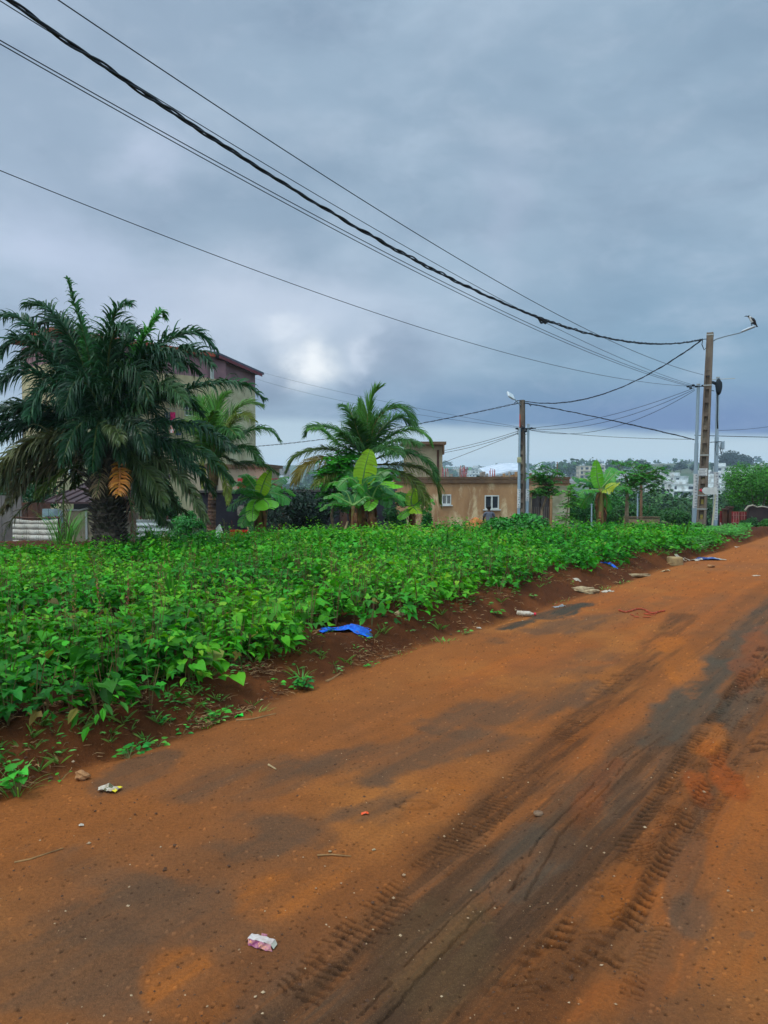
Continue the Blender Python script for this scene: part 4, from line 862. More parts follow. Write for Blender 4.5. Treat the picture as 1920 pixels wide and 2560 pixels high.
# ------------------------------------------------------------------ low structures on the left
def wallbox(name, px0, px1, d, py_top, m, label, cat, th=.2, zb=None, d1=None, part='panel'):
    a = P(px0, 1190, d); b = P(px1, 1190, d1 or d); zt = P(0, py_top, d).z; zb = min(Z(a.x, a.y), Z(b.x, b.y))-.2 if zb is None else zb
    ang = math.atan2(b.y-a.y, b.x-a.x); M = Matrix.Rotation(ang, 3, 'Z'); c = (a+b)/2; l = math.hypot(b.x-a.x, b.y-a.y); mb = MB()
    mb.box((c.x, c.y+th/2, (zt+zb)/2), (l, th, zt-zb), rot=M); o = mb.build(name, m, loc=(c.x, c.y, zb)); return tag(o, label, cat), a, b, zt, zb, M
def left_low():
    # long dark wall behind the bananas
    m_dk = mat('dark_wall', lin(58, 54, 60), lin(42, 38, 42), 1.0, .95, .2, c3=lin(78, 70, 66), s3=1.0, a3=.4)
    d = 25; rt = root('dark_wall', P(730, 1190, d), 'long dark grey wall behind the banana plants', 'wall')
    a, b = P(500, 1190, d), P(985, 1190, d+3.3); zt = P(0, 1232, d).z; M = Matrix.Rotation(math.atan2(b.y-a.y, b.x-a.x), 3, 'Z'); c = (a+b)/2; mb = MB(); mb.box((c.x, c.y, (zt-1.2)/2), ((b-a).length, .2, zt+1.2), rot=M); mb.build('wall', m_dk, rt)
    mb = MB(); mb.box((c.x, c.y-.02, zt+.04), ((b-a).length+.1, .34, .08), rot=M); mb.build('coping', mat('dark_cap', lin(84, 76, 72), None, rough=.9), rt)
    for px in (660, 712, 860):
        p = P(px, 1190, d+.5-.35+(px-500)/585*4); mb = MB(); mb.box((p.x, p.y-.35, (zt-1.2)/2), (.28, .24, zt+1.1)); mb.build('pillar', mat('pillar_brown', lin(86, 58, 44), lin(62, 46, 40), 1.6, .9), rt)
    p = P(606, 1276, d-.2); mb = MB(); mb.box((p.x, p.y-.03, p.z), (.33, .05, .32)); mb.box((p.x+.05, p.y-.07, p.z-.14), (.36, .06, .05)); mb.build('notice_board', mat('torn_poster', lin(150, 142, 126), lin(60, 52, 46), 8, .9), rt)
    # red roofed container behind it
    d = 29; rt = root('red_container', P(640, 1213, d), 'red painted container box standing behind the dark wall', 'container'); p = P(622, 1190, d); zt = P(0, 1196, d).z; mb = MB(); w = 92*d/FPX
    mb.box((p.x+.3, d+1, zt-.6), (w, 2.2, 1.2)); 
    for i in range(12): mb.box((p.x+.3-w/2+w*(i+.5)/12, d-.12, zt-.6), (w/30, .05, 1.05))
    mb.build('body', mat('red_steel', lin(176, 48, 52), lin(140, 40, 44), 2, .6), rt); mb = MB(); mb.box((p.x+.3, d+1, zt-1.28), (w+.3, 2.6, .10)); mb.build('ledge', mat('lead_ledge', lin(180, 170, 160), None), rt)
    # beige house part between palm and red box
    d = 30; rt = root('beige_house', P(560, 1230, d), 'beige plastered house side behind the coconut palm next to the red container', 'house'); a = P(455, 1190, d); b = P(655, 1190, d); zt = P(0, 1168, d).z
    mb = MB(); mb.box(((a.x+b.x)/2, d+3, (zt-1.4)/2), (b.x-a.x, 4, zt+1.4)); mb.build('wall', mat('beige_plaster', lin(176, 158, 132), lin(150, 134, 112), 1, .9, .2), rt)
    mb = MB(); mb.box(((a.x+b.x)/2, d+3, zt+.06), (b.x-a.x+.3, 4.3, .14)); mb.build('roof', m_slab, rt)
    mb = MB(); mb.box((P(500, 0, d).x, d+.96, P(0, 1210, d).z), (.5, .08, .5)); mb.build('window', m_dark, rt)
    # white tarp fence
    d = 19.8; a = P(28, 1190, d); b = P(142, 1190, d-.3); zt = P(0, 1296, d).z; zb = -.75
    rt = root('tarp_fence', ((a.x+b.x)/2, d, zb), 'fence of stretched dirty white tarpaulin beside the shack', 'fence'); mb = MB(); n, m_ = 26, 9
    gr = [[Vector((a.x+(b.x-a.x)*i/n, d-.3*i/n+.03*math.sin(i*.9)+.006*math.sin(j*2+i), zb+(zt-zb)*j/m_-.05*math.sin(math.pi*i/n)*(j == m_)+.01*float(vn(i*.7, j*.7, 1, 3)))) for i in range(n+1)] for j in range(m_+1)]
    for j in range(m_):
        for i in range(n): mb.quad(gr[j][i], gr[j][i+1], gr[j+1][i+1], gr[j+1][i])
    o = mb.build('tarpaulin', mat('white_tarp', lin(196, 190, 178), lin(168, 160, 146), 1.8, .8, .3, 8), rt, smooth=True); md = o.modifiers.new('s', 'SOLIDIFY'); md.thickness = .012
    for px in (30, 84, 141):
        p = P(px, 1190, d); mb = MB(); mb.tube([(p.x, d+.06, zb), (p.x+.02, d+.06, zt+.06)], .03, 6); mb.build('post', m_rust, rt)
    mb = MB(); mb.tube([a+Vector((0, .05, zt-a.z+.03)), (a+b)/2+Vector((0, .05, zt-a.z+.01)), b+Vector((0, .05, zt-a.z+.04))], .025, 5); mb.build('rail', m_rust, rt)
    # shack of boards under a brown sheet roof
    d = 20.2; rt = root('wooden_shack', (P(250, 0, d).x, d, -.7), 'board shack with weathered panels, white batten and brown metal roof behind the oil palm trunk', 'shack')
    def panel(px0, px1, t, m, name='wall_panel', dd=0., lab=None, bt=-.7):
        a, b = P(px0, 1190, d), P(px1, 1190, d); zt = P(0, t, d).z; mb = MB(); n = max(2, int((b.x-a.x)/.14))
        for i in range(n): mb.box((a.x+(b.x-a.x)*(i+.5)/n, d+dd+.01*(i % 2), (zt+bt)/2), ((b.x-a.x)/n-.006, .03, zt-bt))
        o = mb.build(name, m, rt); 
        if lab: o['label'] = lab
        return o
    m_bl = mat('painted_board_blue', lin(150, 168, 172), lin(120, 138, 144), 2.4, .8, .2, c3=lin(90, 70, 56), s3=1.6); m_bg = mat('painted_board_beige', lin(178, 164, 136), lin(150, 134, 108), 2.4, .85, .2, c3=lin(96, 70, 50), s3=1.8)
    panel(104, 150, 1272, m_bl, lab='faded light blue panel with stencilled marks'); panel(150, 158, 1276, m_bl, dd=-.03); panel(164, 186, 1276, m_bg); panel(186, 216, 1278, m_bg, dd=-.02); panel(216, 300, 1280, m_bg); panel(300, 345, 1282, mat('grey_board', lin(120, 112, 98), lin(92, 82, 70), 2, .9))
    panel(-40, 28, 1240, mat('grey_block', lin(118, 110, 104), lin(92, 84, 80), 1.2, .9), bt=-.7, dd=.6); panel(30, 104, 1258, m_rust, dd=.5)
    p = P(216, 1190, d); mb = MB(); mb.box((p.x, d-.06, P(0, 1313, d).z), (.055, .04, .75)); mb.build('white_batten', m_white, rt)
    # stencilled digits on the blue panel
    p = P(129, 1294, d); cu = bpy.data.curves.new('stencil_text', 'FONT'); cu.body = '0017'; cu.size = .15; cu.extrude = .002; cu.align_x = 'CENTER'
    o = bpy.data.objects.new('stencil_text', cu); COL.objects.link(o); bpy.context.view_layer.update(); dg = bpy.context.evaluated_depsgraph_get(); me = bpy.data.meshes.new_from_object(o.evaluated_get(dg)); bpy.data.objects.remove(o)
    o = link_mesh('stencil_text', me, mat('ink', lin(30, 30, 34), None), rt); o.location = Vector((p.x, d-.045, p.z-.05))-wloc(rt); o.rotation_euler = (R(90), 0, 0)
    # brown ribbed roof
    mb = MB(); a = P(112, 1254, d-.5); b = P(300, 1256, d-.5); up = P(150, 1228, d+1.6); n = 22
    for i in range(n):
        p = a.lerp(b, i/n); q = a.lerp(b, (i+1)/n); t = Vector((.9, 2.1, .75)); s = Vector((0, 0, -.05))
        mb.quad(p, q, q+t, p+t); mb.quad(p+s, q+s, q, p)
        if i % 3 == 0: mb.tube([p+Vector((0, 0, .02)), p+t+Vector((0, 0, .02))], .02, 4)
    mb.build('roof', mat('brown_sheet', lin(74, 50, 50), lin(56, 40, 42), 2, .5), rt)
    mb = MB(); a = P(164, 1275, d-.1); b = P(222, 1273, d-.1); mb.tube([a, a.lerp(b, .6)+Vector((0, 0, -.02)), b+Vector((0, 0, .03))], .028, 6); mb.build('white_pipe', m_white, rt)
    mb = MB(); mb.box((P(200, 0, d).x, d+.9, P(0, 1266, d).z), (1.6, .1, .34)); mb.build('shade_board', mat('shade_black', lin(26, 24, 26), None), rt)  # near-black board standing in for the shade inside the shack opening
    # pale corrugated sheet lying against the palm's right
    d = 19; rt = root('corrugated_sheet', P(375, 1320, d), 'white corrugated sheet fence low behind the oil palm fronds', 'sheet fence'); mb = MB(); a, b = P(338, 1190, d), P(425, 1190, d); n = 18; z0 = -.7; z1 = P(0, 1300, d).z
    for i in range(n):
        za = z0+(z1-z0)*i/n; zb_ = z0+(z1-z0)*(i+1)/n; o_ = .03*(i % 2); o2 = .03*((i+1) % 2)
        mb.quad((a.x, d+o_, za), (b.x, d+o_, za), (b.x, d+o2, zb_), (a.x, d+o2, zb_))
    o = mb.build('sheet', mat('white_sheet', lin(190, 196, 196), lin(150, 150, 146), 2, .6), rt); md = o.modifiers.new('s', 'SOLIDIFY'); md.thickness = .01
    mb = MB(); mb.tube([(a.x+.1, d+.06, z0), (a.x+.1, d+.06, z1+.1)], .03, 5); mb.tube([(b.x-.1, d+.06, z0), (b.x-.1, d+.06, z1+.1)], .03, 5); mb.build('post', m_rust, rt)
    # grey breeze-block wall stub
    d = 23; mb = MB(); a, b = P(440, 1190, d), P(505, 1190, d); zt = P(0, 1300, d).z
    for r in range(6):
        for i in range(4): mb.box((a.x+(b.x-a.x)*(i+.5+(r % 2)*.2)/4, d, -1+(zt+1)*(r+.5)/6), ((b.x-a.x)/4-.015, .18, (zt+1)/6-.015))
    tag(mb.build('block_wall', m_conc, loc=((a.x+b.x)/2, d, -1)), 'short grey concrete block wall between the oil palm and the coconut palm', 'wall')
left_low()
def tubs():
    def tub(px, py, d, r, h, m, name, label, cat, lid=None):
        p = P(px, py, d); z = Z(p.x, p.y); zt = p.z; hh = max(h, zt-z) if True else h; z0 = zt-hh
        rt = root(name, (p.x, p.y, z0), label, cat); mb = MB(); n = 20
        prof = [(r*.82, 0), (r*.9, hh*.5), (r, hh*.93), (r*1.07, hh*.93), (r*1.07, hh), (r*.95, hh), (r*.86, hh*.5), (r*.78, .04), (0.01, .04)]
        rings = [[Vector((p.x+math.cos(6.283*k/n)*q, p.y+math.sin(6.283*k/n)*q, z0+zz_)) for k in range(n)] for q, zz_ in prof]
        mb.loft(rings, True); mb.build('bowl', m, rt, smooth=False)
        mb = MB()
        for s in (-1, 1): mb.tube([(p.x+s*r*1.02, p.y-.06, z0+hh*.8), (p.x+s*(r*1.02+.06), p.y-.03, z0+hh*.78), (p.x+s*(r*1.02+.06), p.y+.03, z0+hh*.78), (p.x+s*r*1.02, p.y+.06, z0+hh*.8)], .012, 5); mb.build('handle', m, rt); mb = MB()
    tub(612, 1326, 20.0, .20, .5, mat('red_plastic', lin(214, 26, 16), lin(180, 26, 18), 4, .4), 'plastic_tub', 'wide bright red plastic tub standing behind the crop left of the banana trunk', 'tub')
    tub(588, 1325, 19.2, .13, .5, mat('orange_plastic', lin(196, 70, 26), lin(160, 56, 24), 4, .4), 'bucket', 'orange red bucket in front of the bright red tub', 'bucket')
    tub(632, 1328, 18.8, .13, .5, mat('teal_plastic', lin(16, 96, 84), lin(12, 74, 66), 4, .4), 'bucket', 'dark teal bucket between the red tub and the banana trunk', 'bucket')
    tub(709, 1327, 21, .11, .55, mat('blue_plastic', lin(28, 60, 120), lin(20, 44, 90), 4, .4), 'water_drum', 'small blue drum at the foot of the dark wall', 'drum')
    tub(697, 1334, 20.4, .07, .45, mat('yellow_plastic', lin(176, 140, 40), None, rough=.5), 'water_can', 'little yellow can beside the small blue drum', 'can')
    # net tent
    d = 18; ap = P(549, 1311, d); l = P(515, 1348, d); r_ = P(563, 1350, d-.3); b = P(555, 1345, d+1.0); rt = root('net_tent', (ap.x, ap.y, l.z-.2), 'small pointed white net tent in the crop left of the red tub', 'net')
    mb = MB(); mb.tube([ap+Vector((0, 0, .03)), Vector((ap.x, ap.y+.3, l.z-.2))], .015, 5); mb.build('pole', m_rust, rt)
    mb = MB(); dn = Vector((0, 0, -.3))
    for q0, q1 in ((l, r_), (r_, b), (b, l)):
        for i in range(6):
            t0, t1 = i/6, (i+1)/6; s0 = -.05*math.sin(math.pi*t0); s1 = -.05*math.sin(math.pi*t1)
            a0 = ap.lerp(q0, t0)+Vector((0, 0, s0)); a1 = ap.lerp(q1, t0)+Vector((0, 0, s0)); b0 = ap.lerp(q0, t1)+Vector((0, 0, s1)); b1 = ap.lerp(q1, t1)+Vector((0, 0, s1)); mb.quad(a0, b0, b1, a1)
        mb.quad(q0, q0+dn, q1+dn, q1)
    o = mb.build('netting', mat('net_white', lin(186, 196, 180), lin(140, 160, 136), 14, .8), rt); md = o.modifiers.new('s', 'SOLIDIFY'); md.thickness = .008
    mb = MB(); mb.tube([ap, ap.lerp(r_, .5)+Vector((.01, 0, -.02)), r_+dn], .014, 5); mb.tube([ap, ap.lerp(l, .5)+Vector((0, 0, -.03)), l+dn], .012, 5); mb.build('hem', m_white, rt)
    p = P(618, 1315, 18.5); q = P(627, 1340, 18.3); mb = MB(); mb.tube([p, q], .02, 6); o = mb.build('wooden_stake', mat('pale_wood', lin(186, 160, 116), lin(150, 124, 88), 10, .8), loc=q); tag(o, 'short pale stake leaning left of the banana trunk', 'stake')
    p = P(870, 1303, 17.5); q = P(858, 1335, 17.4); mb = MB(); mb.tube([p, q], .025, 6); o = mb.build('wooden_stake', MATS['pale_wood'], loc=q); tag(o, 'short pale stake leaning in front of the banana clump', 'stake')
tubs()

# ------------------------------------------------------------------ poles, lamps, sign
m_galv = mat('galvanised', lin(160, 178, 188), lin(140, 156, 166), 1.2, .5, metal=.35, spec=.5, stretch=(1, 1, .2))
m_pole = mat('weathered_pole', lin(122, 108, 94), lin(84, 72, 64), 2.2, .9, .4, 30, c3=lin(150, 140, 118), s3=1.4, stretch=(1, 1, .35))
m_cable = mat('cable_black', lin(26, 36, 44), None, rough=.6, spec=.3)
m_strap = mat('steel_strap', lin(170, 172, 168), None, rough=.5, metal=.5)
m_paper = mat('paper_white', lin(206, 206, 204), lin(180, 180, 176), 12, .8)
m_ink = mat('ink', lin(30, 30, 34), None)
def concrete_pole(px0, pxt, py_top, d, wb, wt, label):
    zt = P(0, py_top, d).z; b = P(px0, 1190, d); t = P(pxt, 1190, d); z0 = Z(b.x, b.y)-.2; rt = root('utility_pole', (b.x, b.y, z0), label, 'utility pole')
    # I section: two flanges and a web with regular recesses
    def at(z): k = (z-z0)/(zt-z0); return Vector((b.x+(t.x-b.x)*k, b.y, z)), wb+(wt-wb)*k
    M = Matrix.Rotation(R(-28), 3, 'Z'); mb = MB()
    def pris(x0, x1, y0, y1, za, zb_, taper=True):
        vs_ = []
        for z in (za, zb_):
            c, w = at(z)
            vs_ += [c+M@Vector((x*w, y*w, 0)) for x, y in ((x0, y0), (x1, y0), (x1, y1), (x0, y1))]
        mb.add(vs_, [[3, 2, 1, 0], [4, 5, 6, 7]]+[[i, (i+1) % 4, 4+(i+1) % 4, 4+i] for i in range(4)])
    pris(-.5, -.27, -.62, .62, z0, zt); pris(.27, .5, -.62, .62, z0, zt)
    N_ = 13; hz = (zt*.78-z0)/N_
    pris(-.27, .27, -.22, .22, z0, z0+hz*N_)
    for i in range(N_+1): zz_ = z0+hz*i; pris(-.27, .27, -.52, .52, zz_+.02, zz_+.16)
    pris(-.27, .27, -.56, .56, z0+hz*N_+.17, zt-.002)
    mb.build('shaft', m_pole, rt)
    return rt, at, zt, z0
D1 = 23.3
RT1, AT1, ZT1, Z01 = concrete_pole(1754, 1768, 832, D1, .29, .185, 'tall weathered concrete utility pole at the road edge with a curved lamp arm')
def strap(at, z, rt, d=.03, k=1.34):
    c, w = at(z); mb = MB(); M = Matrix.Rotation(R(-28), 3, 'Z'); x = w*.52; y = w*.64
    for s in (-1, 1): mb.box(c+M@Vector((0, s*y, 0)), (x*2+.01, .008, d), rot=M); mb.box(c+M@Vector((s*(x+.004), 0, 0)), (.008, y*2-.02, d), rot=M)
    return mb.build('steel_strap', m_strap, rt)
for py in (838, 964, 1138, 1238, 1272): strap(AT1, P(0, py, D1).z, RT1)
def paper(at, py0, py1, rt, name='paper_notice', w=None, off=-.66, xoff=0, lines=5, px=None):
    z1, z0 = P(0, py0, D1).z, P(0, py1, D1).z; c, wd = at((z0+z1)/2); M = Matrix.Rotation(R(-28), 3, 'Z'); w = w or wd*.95; mb = MB(); mb.box(c+M@Vector((xoff, off*wd, 0)), (w, .004, z1-z0), rot=M); o = mb.build(name, m_paper, rt)
    mb = MB(); rnd = random.Random(py0)
    for i in range(lines): l = w*rnd.uniform(.5, .85); mb.box(c+M@Vector((xoff-(w-l)/2+.01, off*wd-.004, (z1-z0)*(.4-.8*i/(lines-1)))), (l, .003, (z1-z0)*.06), rot=M)
    mb.build('print_lines', mat('faded_print', lin(110, 110, 116), None), o)
paper(AT1, 1171, 1190, RT1)
def yellow_mark(py0, py1):
    z1, z0 = P(0, py0, D1).z, P(0, py1, D1).z; c, wd = AT1((z0+z1)/2); M = Matrix.Rotation(R(-28), 3, 'Z'); mb = MB(); mb.box(c+M@Vector((0, -.235*wd, 0)), (wd*.3, .006, z1-z0), rot=M); mb.build('yellow_paint', mat('yellow_faded', lin(176, 158, 84), lin(130, 116, 70), 6, .9), RT1)
yellow_mark(1196, 1204); yellow_mark(1248, 1260); yellow_mark(1286, 1298)
# lamp arm and lantern on the tall pole
def lamp_arm1():
    c, w = AT1(P(0, 862, D1).z); pts = [P(1776, 862, D1), P(1781, 854, D1), P(1790, 848, D1), P(1812, 841, D1-.05), P(1850, 832, D1-.1), P(1888, 817, D1-.15)]
    rt = RT1; mb = MB(); mb.tube([c]+pts, .020, 8); arm = mb.build('lamp_arm', mat('arm_grey', lin(120, 134, 144), None, rough=.6), rt, smooth=True)
    a, b = P(1853, 829, D1-.1), P(1889, 814, D1-.15); dr = (b-a).normalized(); mb = MB(); _, s, u = frame(dr); rings = []
    for t, wd, h in [(0, .03, .02), (.1, .06, .03), (.5, .09, .035), (.85, .08, .03), (1, .03, .02)]:
        p = a+(b-a)*t; rings.append([p+s*wd*math.cos(q)+u*h*math.sin(q) for q in [i*math.pi/6 for i in range(12)]])
    mb.loft(rings); lan = mb.build('lantern', mat('lamp_grey', lin(176, 184, 190), None, rough=.5), arm, smooth=True)
lamp_arm1()
def bracket_loop(at, py, d, rt, side=-1):
    c, w = at(P(0, py, d).z); mb = MB(); mb.tube([c+Vector((side*.10, -.05, 0)), c+Vector((side*.26, -.08, -.02)), c+Vector((side*.28, -.08, -.18)), c+Vector((side*.2, -.06, -.34)), c+Vector((side*.10, -.05, -.24)), c+Vector((side*.09, -.04, .0))], .013, 6)
    return mb.build('cable_loop', m_cable, rt, smooth=True)
bracket_loop(AT1, 848, D1, RT1)
def steel_pole(px0, pxt, py_top, d, r, label, parts):
    b = P(px0, 1190, d); t = P(pxt, py_top, d); z0 = Z(b.x, b.y)-.1; rt = root('steel_pole', (b.x, d, z0), label, 'steel pole'); mb = MB()
    pts = [Vector((b.x+(t.x-b.x)*k, d, z0+(t.z-z0)*k)) for k in (0, .3, .3001, .65, .6501, 1)]; mb.tube(pts, [r*1.25, r*1.25, r*1.05, r*1.05, r*.85, r*.8], 14); mb.build('shaft', m_galv, rt, smooth=False)
    mb = MB(); mb.cyl(t, t+Vector((0, 0, .03)), r*.95, 12); mb.build('cap', m_strap, rt)
    for kind, py0, py1 in parts:
        z = P(0, py0, d).z; k = (z-z0)/(t.z-z0); c = Vector((b.x+(t.x-b.x)*k, d, z))
        if kind == 'poster':
            z2 = P(0, py1, d).z; mb = MB(); n = 10; k2 = (z2-z0)/(t.z-z0); c2 = Vector((b.x+(t.x-b.x)*k2, d, z2)); R_ = r*1.3
            ring = lambda c_: [c_+Vector((math.sin(-1.2+2.4*i/n)*R_, -math.cos(-1.2+2.4*i/n)*R_, 0)) for i in range(n+1)]
            A_, B_ = ring(c), ring(c2)
            for i in range(n): mb.quad(A_[i], B_[i], B_[i+1], A_[i+1])
            o = mb.build('poster_strip', m_paper, rt); mb = MB(); rnd = random.Random(py0); m = int((c.z-c2.z)/.09)
            for i in range(m): q = c.lerp(c2, (i+.5)/m); mb.box(q+Vector((rnd.uniform(-.02, .02), -R_-.004, 0)), (R_*rnd.uniform(.5, 1.1), .004, .02))
            mb.build('print_marks', MATS['faded_print'], o)
        if kind == 'splice':
            mb = MB(); mb.blob(c+Vector((-.03, -.14, -.18)), (.10, .09, .26), seed=4, amp=.12); mb.tube([c+Vector((-.03, -.12, -.1)), c+Vector((-.22, -.1, -.02)), c+Vector((-.36, -.08, -.07))], [.06, .05, .01], 8); mb.tube([c+Vector((-.3, -.1, -.06)), c+Vector((-.28, -.1, -.26)), c+Vector((-.16, -.1, -.3))], .012, 6)
            mb.tube([c+Vector((-.05, -.12, -.4)), c+Vector((-.05, -.12, -1.2)), c+Vector((-.02, -.10, -1.5))], .022, 6); mb.build('splice_box', m_cable, rt, smooth=True)
            mb = MB(); mb.tube([c+Vector((-.45, -.1, .06)), c+Vector((.5, -.1, .1))], .012, 5); mb.build('crossbar', m_strap, rt)
        if kind == 'box':
            mb = MB(); mb.box(c+Vector((.15, -.1, -.1)), (.10, .10, .26), bev=.02); mb.build('meter_box', m_galv, rt); mb = MB(); mb.tube([c+Vector((-.25, -.08, 0)), c+Vector((.22, -.08, .03))], .012, 5); mb.tube([c+Vector((.05, -.12, .0)), c+Vector((.08, -.14, -.35)), c+Vector((-.05, -.14, -.42)), c+Vector((-.10, -.12, -.2)), c+Vector((-.06, -.1, 0))], .008, 5); mb.tube([c+Vector((.14, -.12, -.2)), c+Vector((.1, -.14, -.4)), c+Vector((.02, -.12, -.1))], .008, 5)
            mb.build('drop_wire', m_cable, rt)
        if kind == 'clamps':
            mb = MB()
            for i, (dx_, dz_) in enumerate([(-.1, 0), (-.2, .04), (-.28, -.05), (-.36, 0), (.12, .02)]): mb.blob(c+Vector((dx_, -.08, dz_)), (.055, .03, .035), seed=i, nu=8, nv=6)
            mb.tube([c+Vector((-.4, -.06, .02)), c+Vector((.3, -.06, .0))], .014, 5); mb.build('wire_clamps', m_cable, rt)
        if kind == 'mbox':
            mb = MB(); mb.box(c+Vector((-.02, -.12, 0)), (.16, .12, .22), bev=.02); mb.build('meter_box', mat('cream_plastic', lin(176, 172, 128), lin(150, 146, 110), 4, .6), rt)
    return rt
steel_pole(1737, 1746, 962, 24.3, .062, 'pale galvanised steel pole immediately left of the tall concrete pole', [('clamps', 967, 0), ('poster', 1185, 1270)])
steel_pole(1790, 1795, 945, 24.0, .062, 'pale galvanised steel pole right of the tall concrete pole, carrying a black cable joint', [('splice', 955, 0), ('box', 1106, 0), ('poster', 1180, 1300)])
# second pole with lamp
D2 = 30.0
RT2, AT2, ZT2, Z02 = concrete_pole(1309, 1304, 1000, D2, .235, .17, 'rusty brown utility pole with lamp in front of the brown house')
def lamp2():
    c, w = AT2(P(0, 1016, D2).z); a = P(1284, 994, D2-.5); mb = MB(); mb.tube([c, P(1296, 1008, D2-.2), a], .022, 8); arm = mb.build('lamp_arm', m_galv, RT2, smooth=True)
    b = P(1264, 981, D2-.9); dr = (b-a).normalized(); s = Vector((-.35, -.75, -.25)); s = (s-dr*s.dot(dr)).normalized(); u = dr.cross(s).normalized(); u = u if u.z > 0 else -u; mb = MB(); L = .42; W_ = .13
    M = Matrix((dr, s, u)).transposed(); ctr = a+dr*L/2; mb.box(ctr, (L, W_*2, .07), rot=M, bev=.03); lan = mb.build('lantern', mat('lamp_white', lin(200, 206, 208), None, rough=.4), arm)
    mb = MB(); mb.box(ctr-u*.037, (L*.7, W_*1.5, .006), rot=M); mb.build('lens', m_dark, lan); mb = MB(); mb.box(ctr-u*.042, (L*.08, W_*1.4, .006), rot=M); mb.build('led_strip', m_white, lan)
lamp2()
def marks2():
    M = Matrix.Rotation(R(-28), 3, 'Z'); z1, z0 = P(0, 1036, D2).z, P(0, 1068, D2).z; c, wd = AT2((z0+z1)/2); mb = MB(); mb.box(c+M@Vector((-.385*wd, -.635*wd, 0)), (wd*.22, .006, z1-z0), rot=M); mb.build('orange_paint', mat('orange_faded', lin(196, 82, 44), lin(150, 64, 40), 6, .8), RT2)
    c, wd = AT2(P(0, 1075, D2).z); mb = MB()
    for dx_, dz_ in [(-.16, .02), (-.24, .05), (.16, .02), (.1, -.06), (-.1, -.05)]: mb.blob(c+Vector((dx_, -.14, dz_)), (.07, .04, .04), seed=int(dx_*100)+30, nu=8, nv=6)
    mb.tube([c+Vector((-.26, -.15, .05)), c+Vector((.3, -.15, .02))], .014, 5); mb.tube([c+Vector((.1, -.16, 0)), c+Vector((.2, -.16, -.12)), c+Vector((.1, -.16, -.2)), c+Vector((.02, -.16, -.1))], .012, 5)
    mb.tube([c+Vector((-.12, -.16, 0)), c+Vector((-.24, -.16, -.06)), c+Vector((-.22, -.16, -.2)), c+Vector((-.12, -.16, -.18))], .010, 5); mb.build('wire_clamps', m_cable, RT2)
    c, wd = AT2(P(0, 1007, D2).z); mb = MB(); mb.tube([c+Vector((-.05, -.1, .06)), c+Vector((-.22, -.12, .08)), c+Vector((-.34, -.1, -.02))], .016, 6); mb.tube([c+Vector((.08, -.1, -.02)), c+Vector((.25, -.12, -.06)), c+Vector((.32, -.1, -.14)), c+Vector((.35, -.1, -.05))], .016, 6); mb.build('cable_loop', m_cable, RT2)
marks2()
steel_pole(1297, 1299, 1012+60, 29.6, .055, 'thin galvanised steel pole against the left side of the rusty utility pole', [('mbox', 1150, 0), ('poster', 1222, 1270)])
steel_pole(1318, 1321, 1062, 29.8, .058, 'thin galvanised steel pole just right of the rusty utility pole', [('clamps', 1072, 0), ('poster', 1222, 1253)])
def sign():
    d = 22.8; a = P(1777, 1345, d); b = P(1788, 1243, d); z0 = Z(a.x, d)-.1; rt = root('road_sign', (a.x, d, z0), 'blank white arrow shaped sign with red tip on a leaning thin post', 'sign')
    mb = MB(); mb.tube([(a.x, d, z0), b, P(1789, 1236, d)], .026, 8); mb.build('post', mat('cream_post', lin(196, 192, 160), lin(170, 164, 134), 3, .6), rt)
    pts = [(1755, 1226), (1761, 1219), (1793, 1218), (1793, 1236), (1764, 1236), (1757, 1231)]
    fr = [P(x, y, d-.05) for x, y in pts]; bk = [p+Vector((0, .025, 0)) for p in fr]; n = len(fr); mb = MB(); mb.add(fr+bk, [list(range(n-1, -1, -1)), list(range(n, 2*n))]+[[i, (i+1) % n, n+(i+1) % n, n+i] for i in range(n)])
    bo = mb.build('board', m_white, rt)
    pts = [(1748, 1226), (1754.6, 1221.5), (1754, 1226), (1754.8, 1230)]; fr = [P(x, y, d-.05) for x, y in pts]; bk = [p+Vector((0, .025, 0)) for p in fr]; n = 4; mb = MB(); mb.add(fr+bk, [list(range(n-1, -1, -1)), list(range(n, 2*n))]+[[i, (i+1) % n, n+(i+1) % n, n+i] for i in range(n)])
    mb.build('red_tip', mat('sign_red', lin(200, 40, 60), None), bo)
    mb = MB(); mb.tube([P(1775, 1247, d-.03), P(1780, 1245, d-.03), P(1787, 1249, d-.03)], .012, 5); mb.build('wire_tie', m_strap, rt)
sign()
# thin poles beyond
def thin_pole(px, py0, py1, d, r, m, label, pxt=None):
    a = P(px, py0, d); b = P(pxt or px, py1, d); z = Z(a.x, d)-.1; mb = MB(); mb.tube([(a.x, d, z), (a.lerp(b, .5)), b], [r*1.1, r, r*.9], 8); rt = root('post', (a.x, d, z), label, 'post'); mb.build('shaft', m, rt)
    mb = MB(); mb.cyl(b, b+Vector((0, 0, .04)), r*1.3, 8); mb.build('cap', m, rt)
m_wood = mat('brown_wood', lin(140, 104, 76), lin(104, 78, 58), 5, .9, stretch=(1, 1, .3))
thin_pole(1603, 1300, 1205, 27, .05, m_wood, 'brown wooden post rising behind the low concrete wall')
thin_pole(1594, 1295, 1230, 28, .03, m_galv, 'thin pale pipe left of the brown wooden post')
thin_pole(1479, 1300, 1262, 30, .03, m_galv, 'thin pale pipe left of the banana plant on the right')
thin_pole(1393, 1190, 1157, 36, .025, m_wood, 'thin reddish stick standing on the brown house roof near its right end')
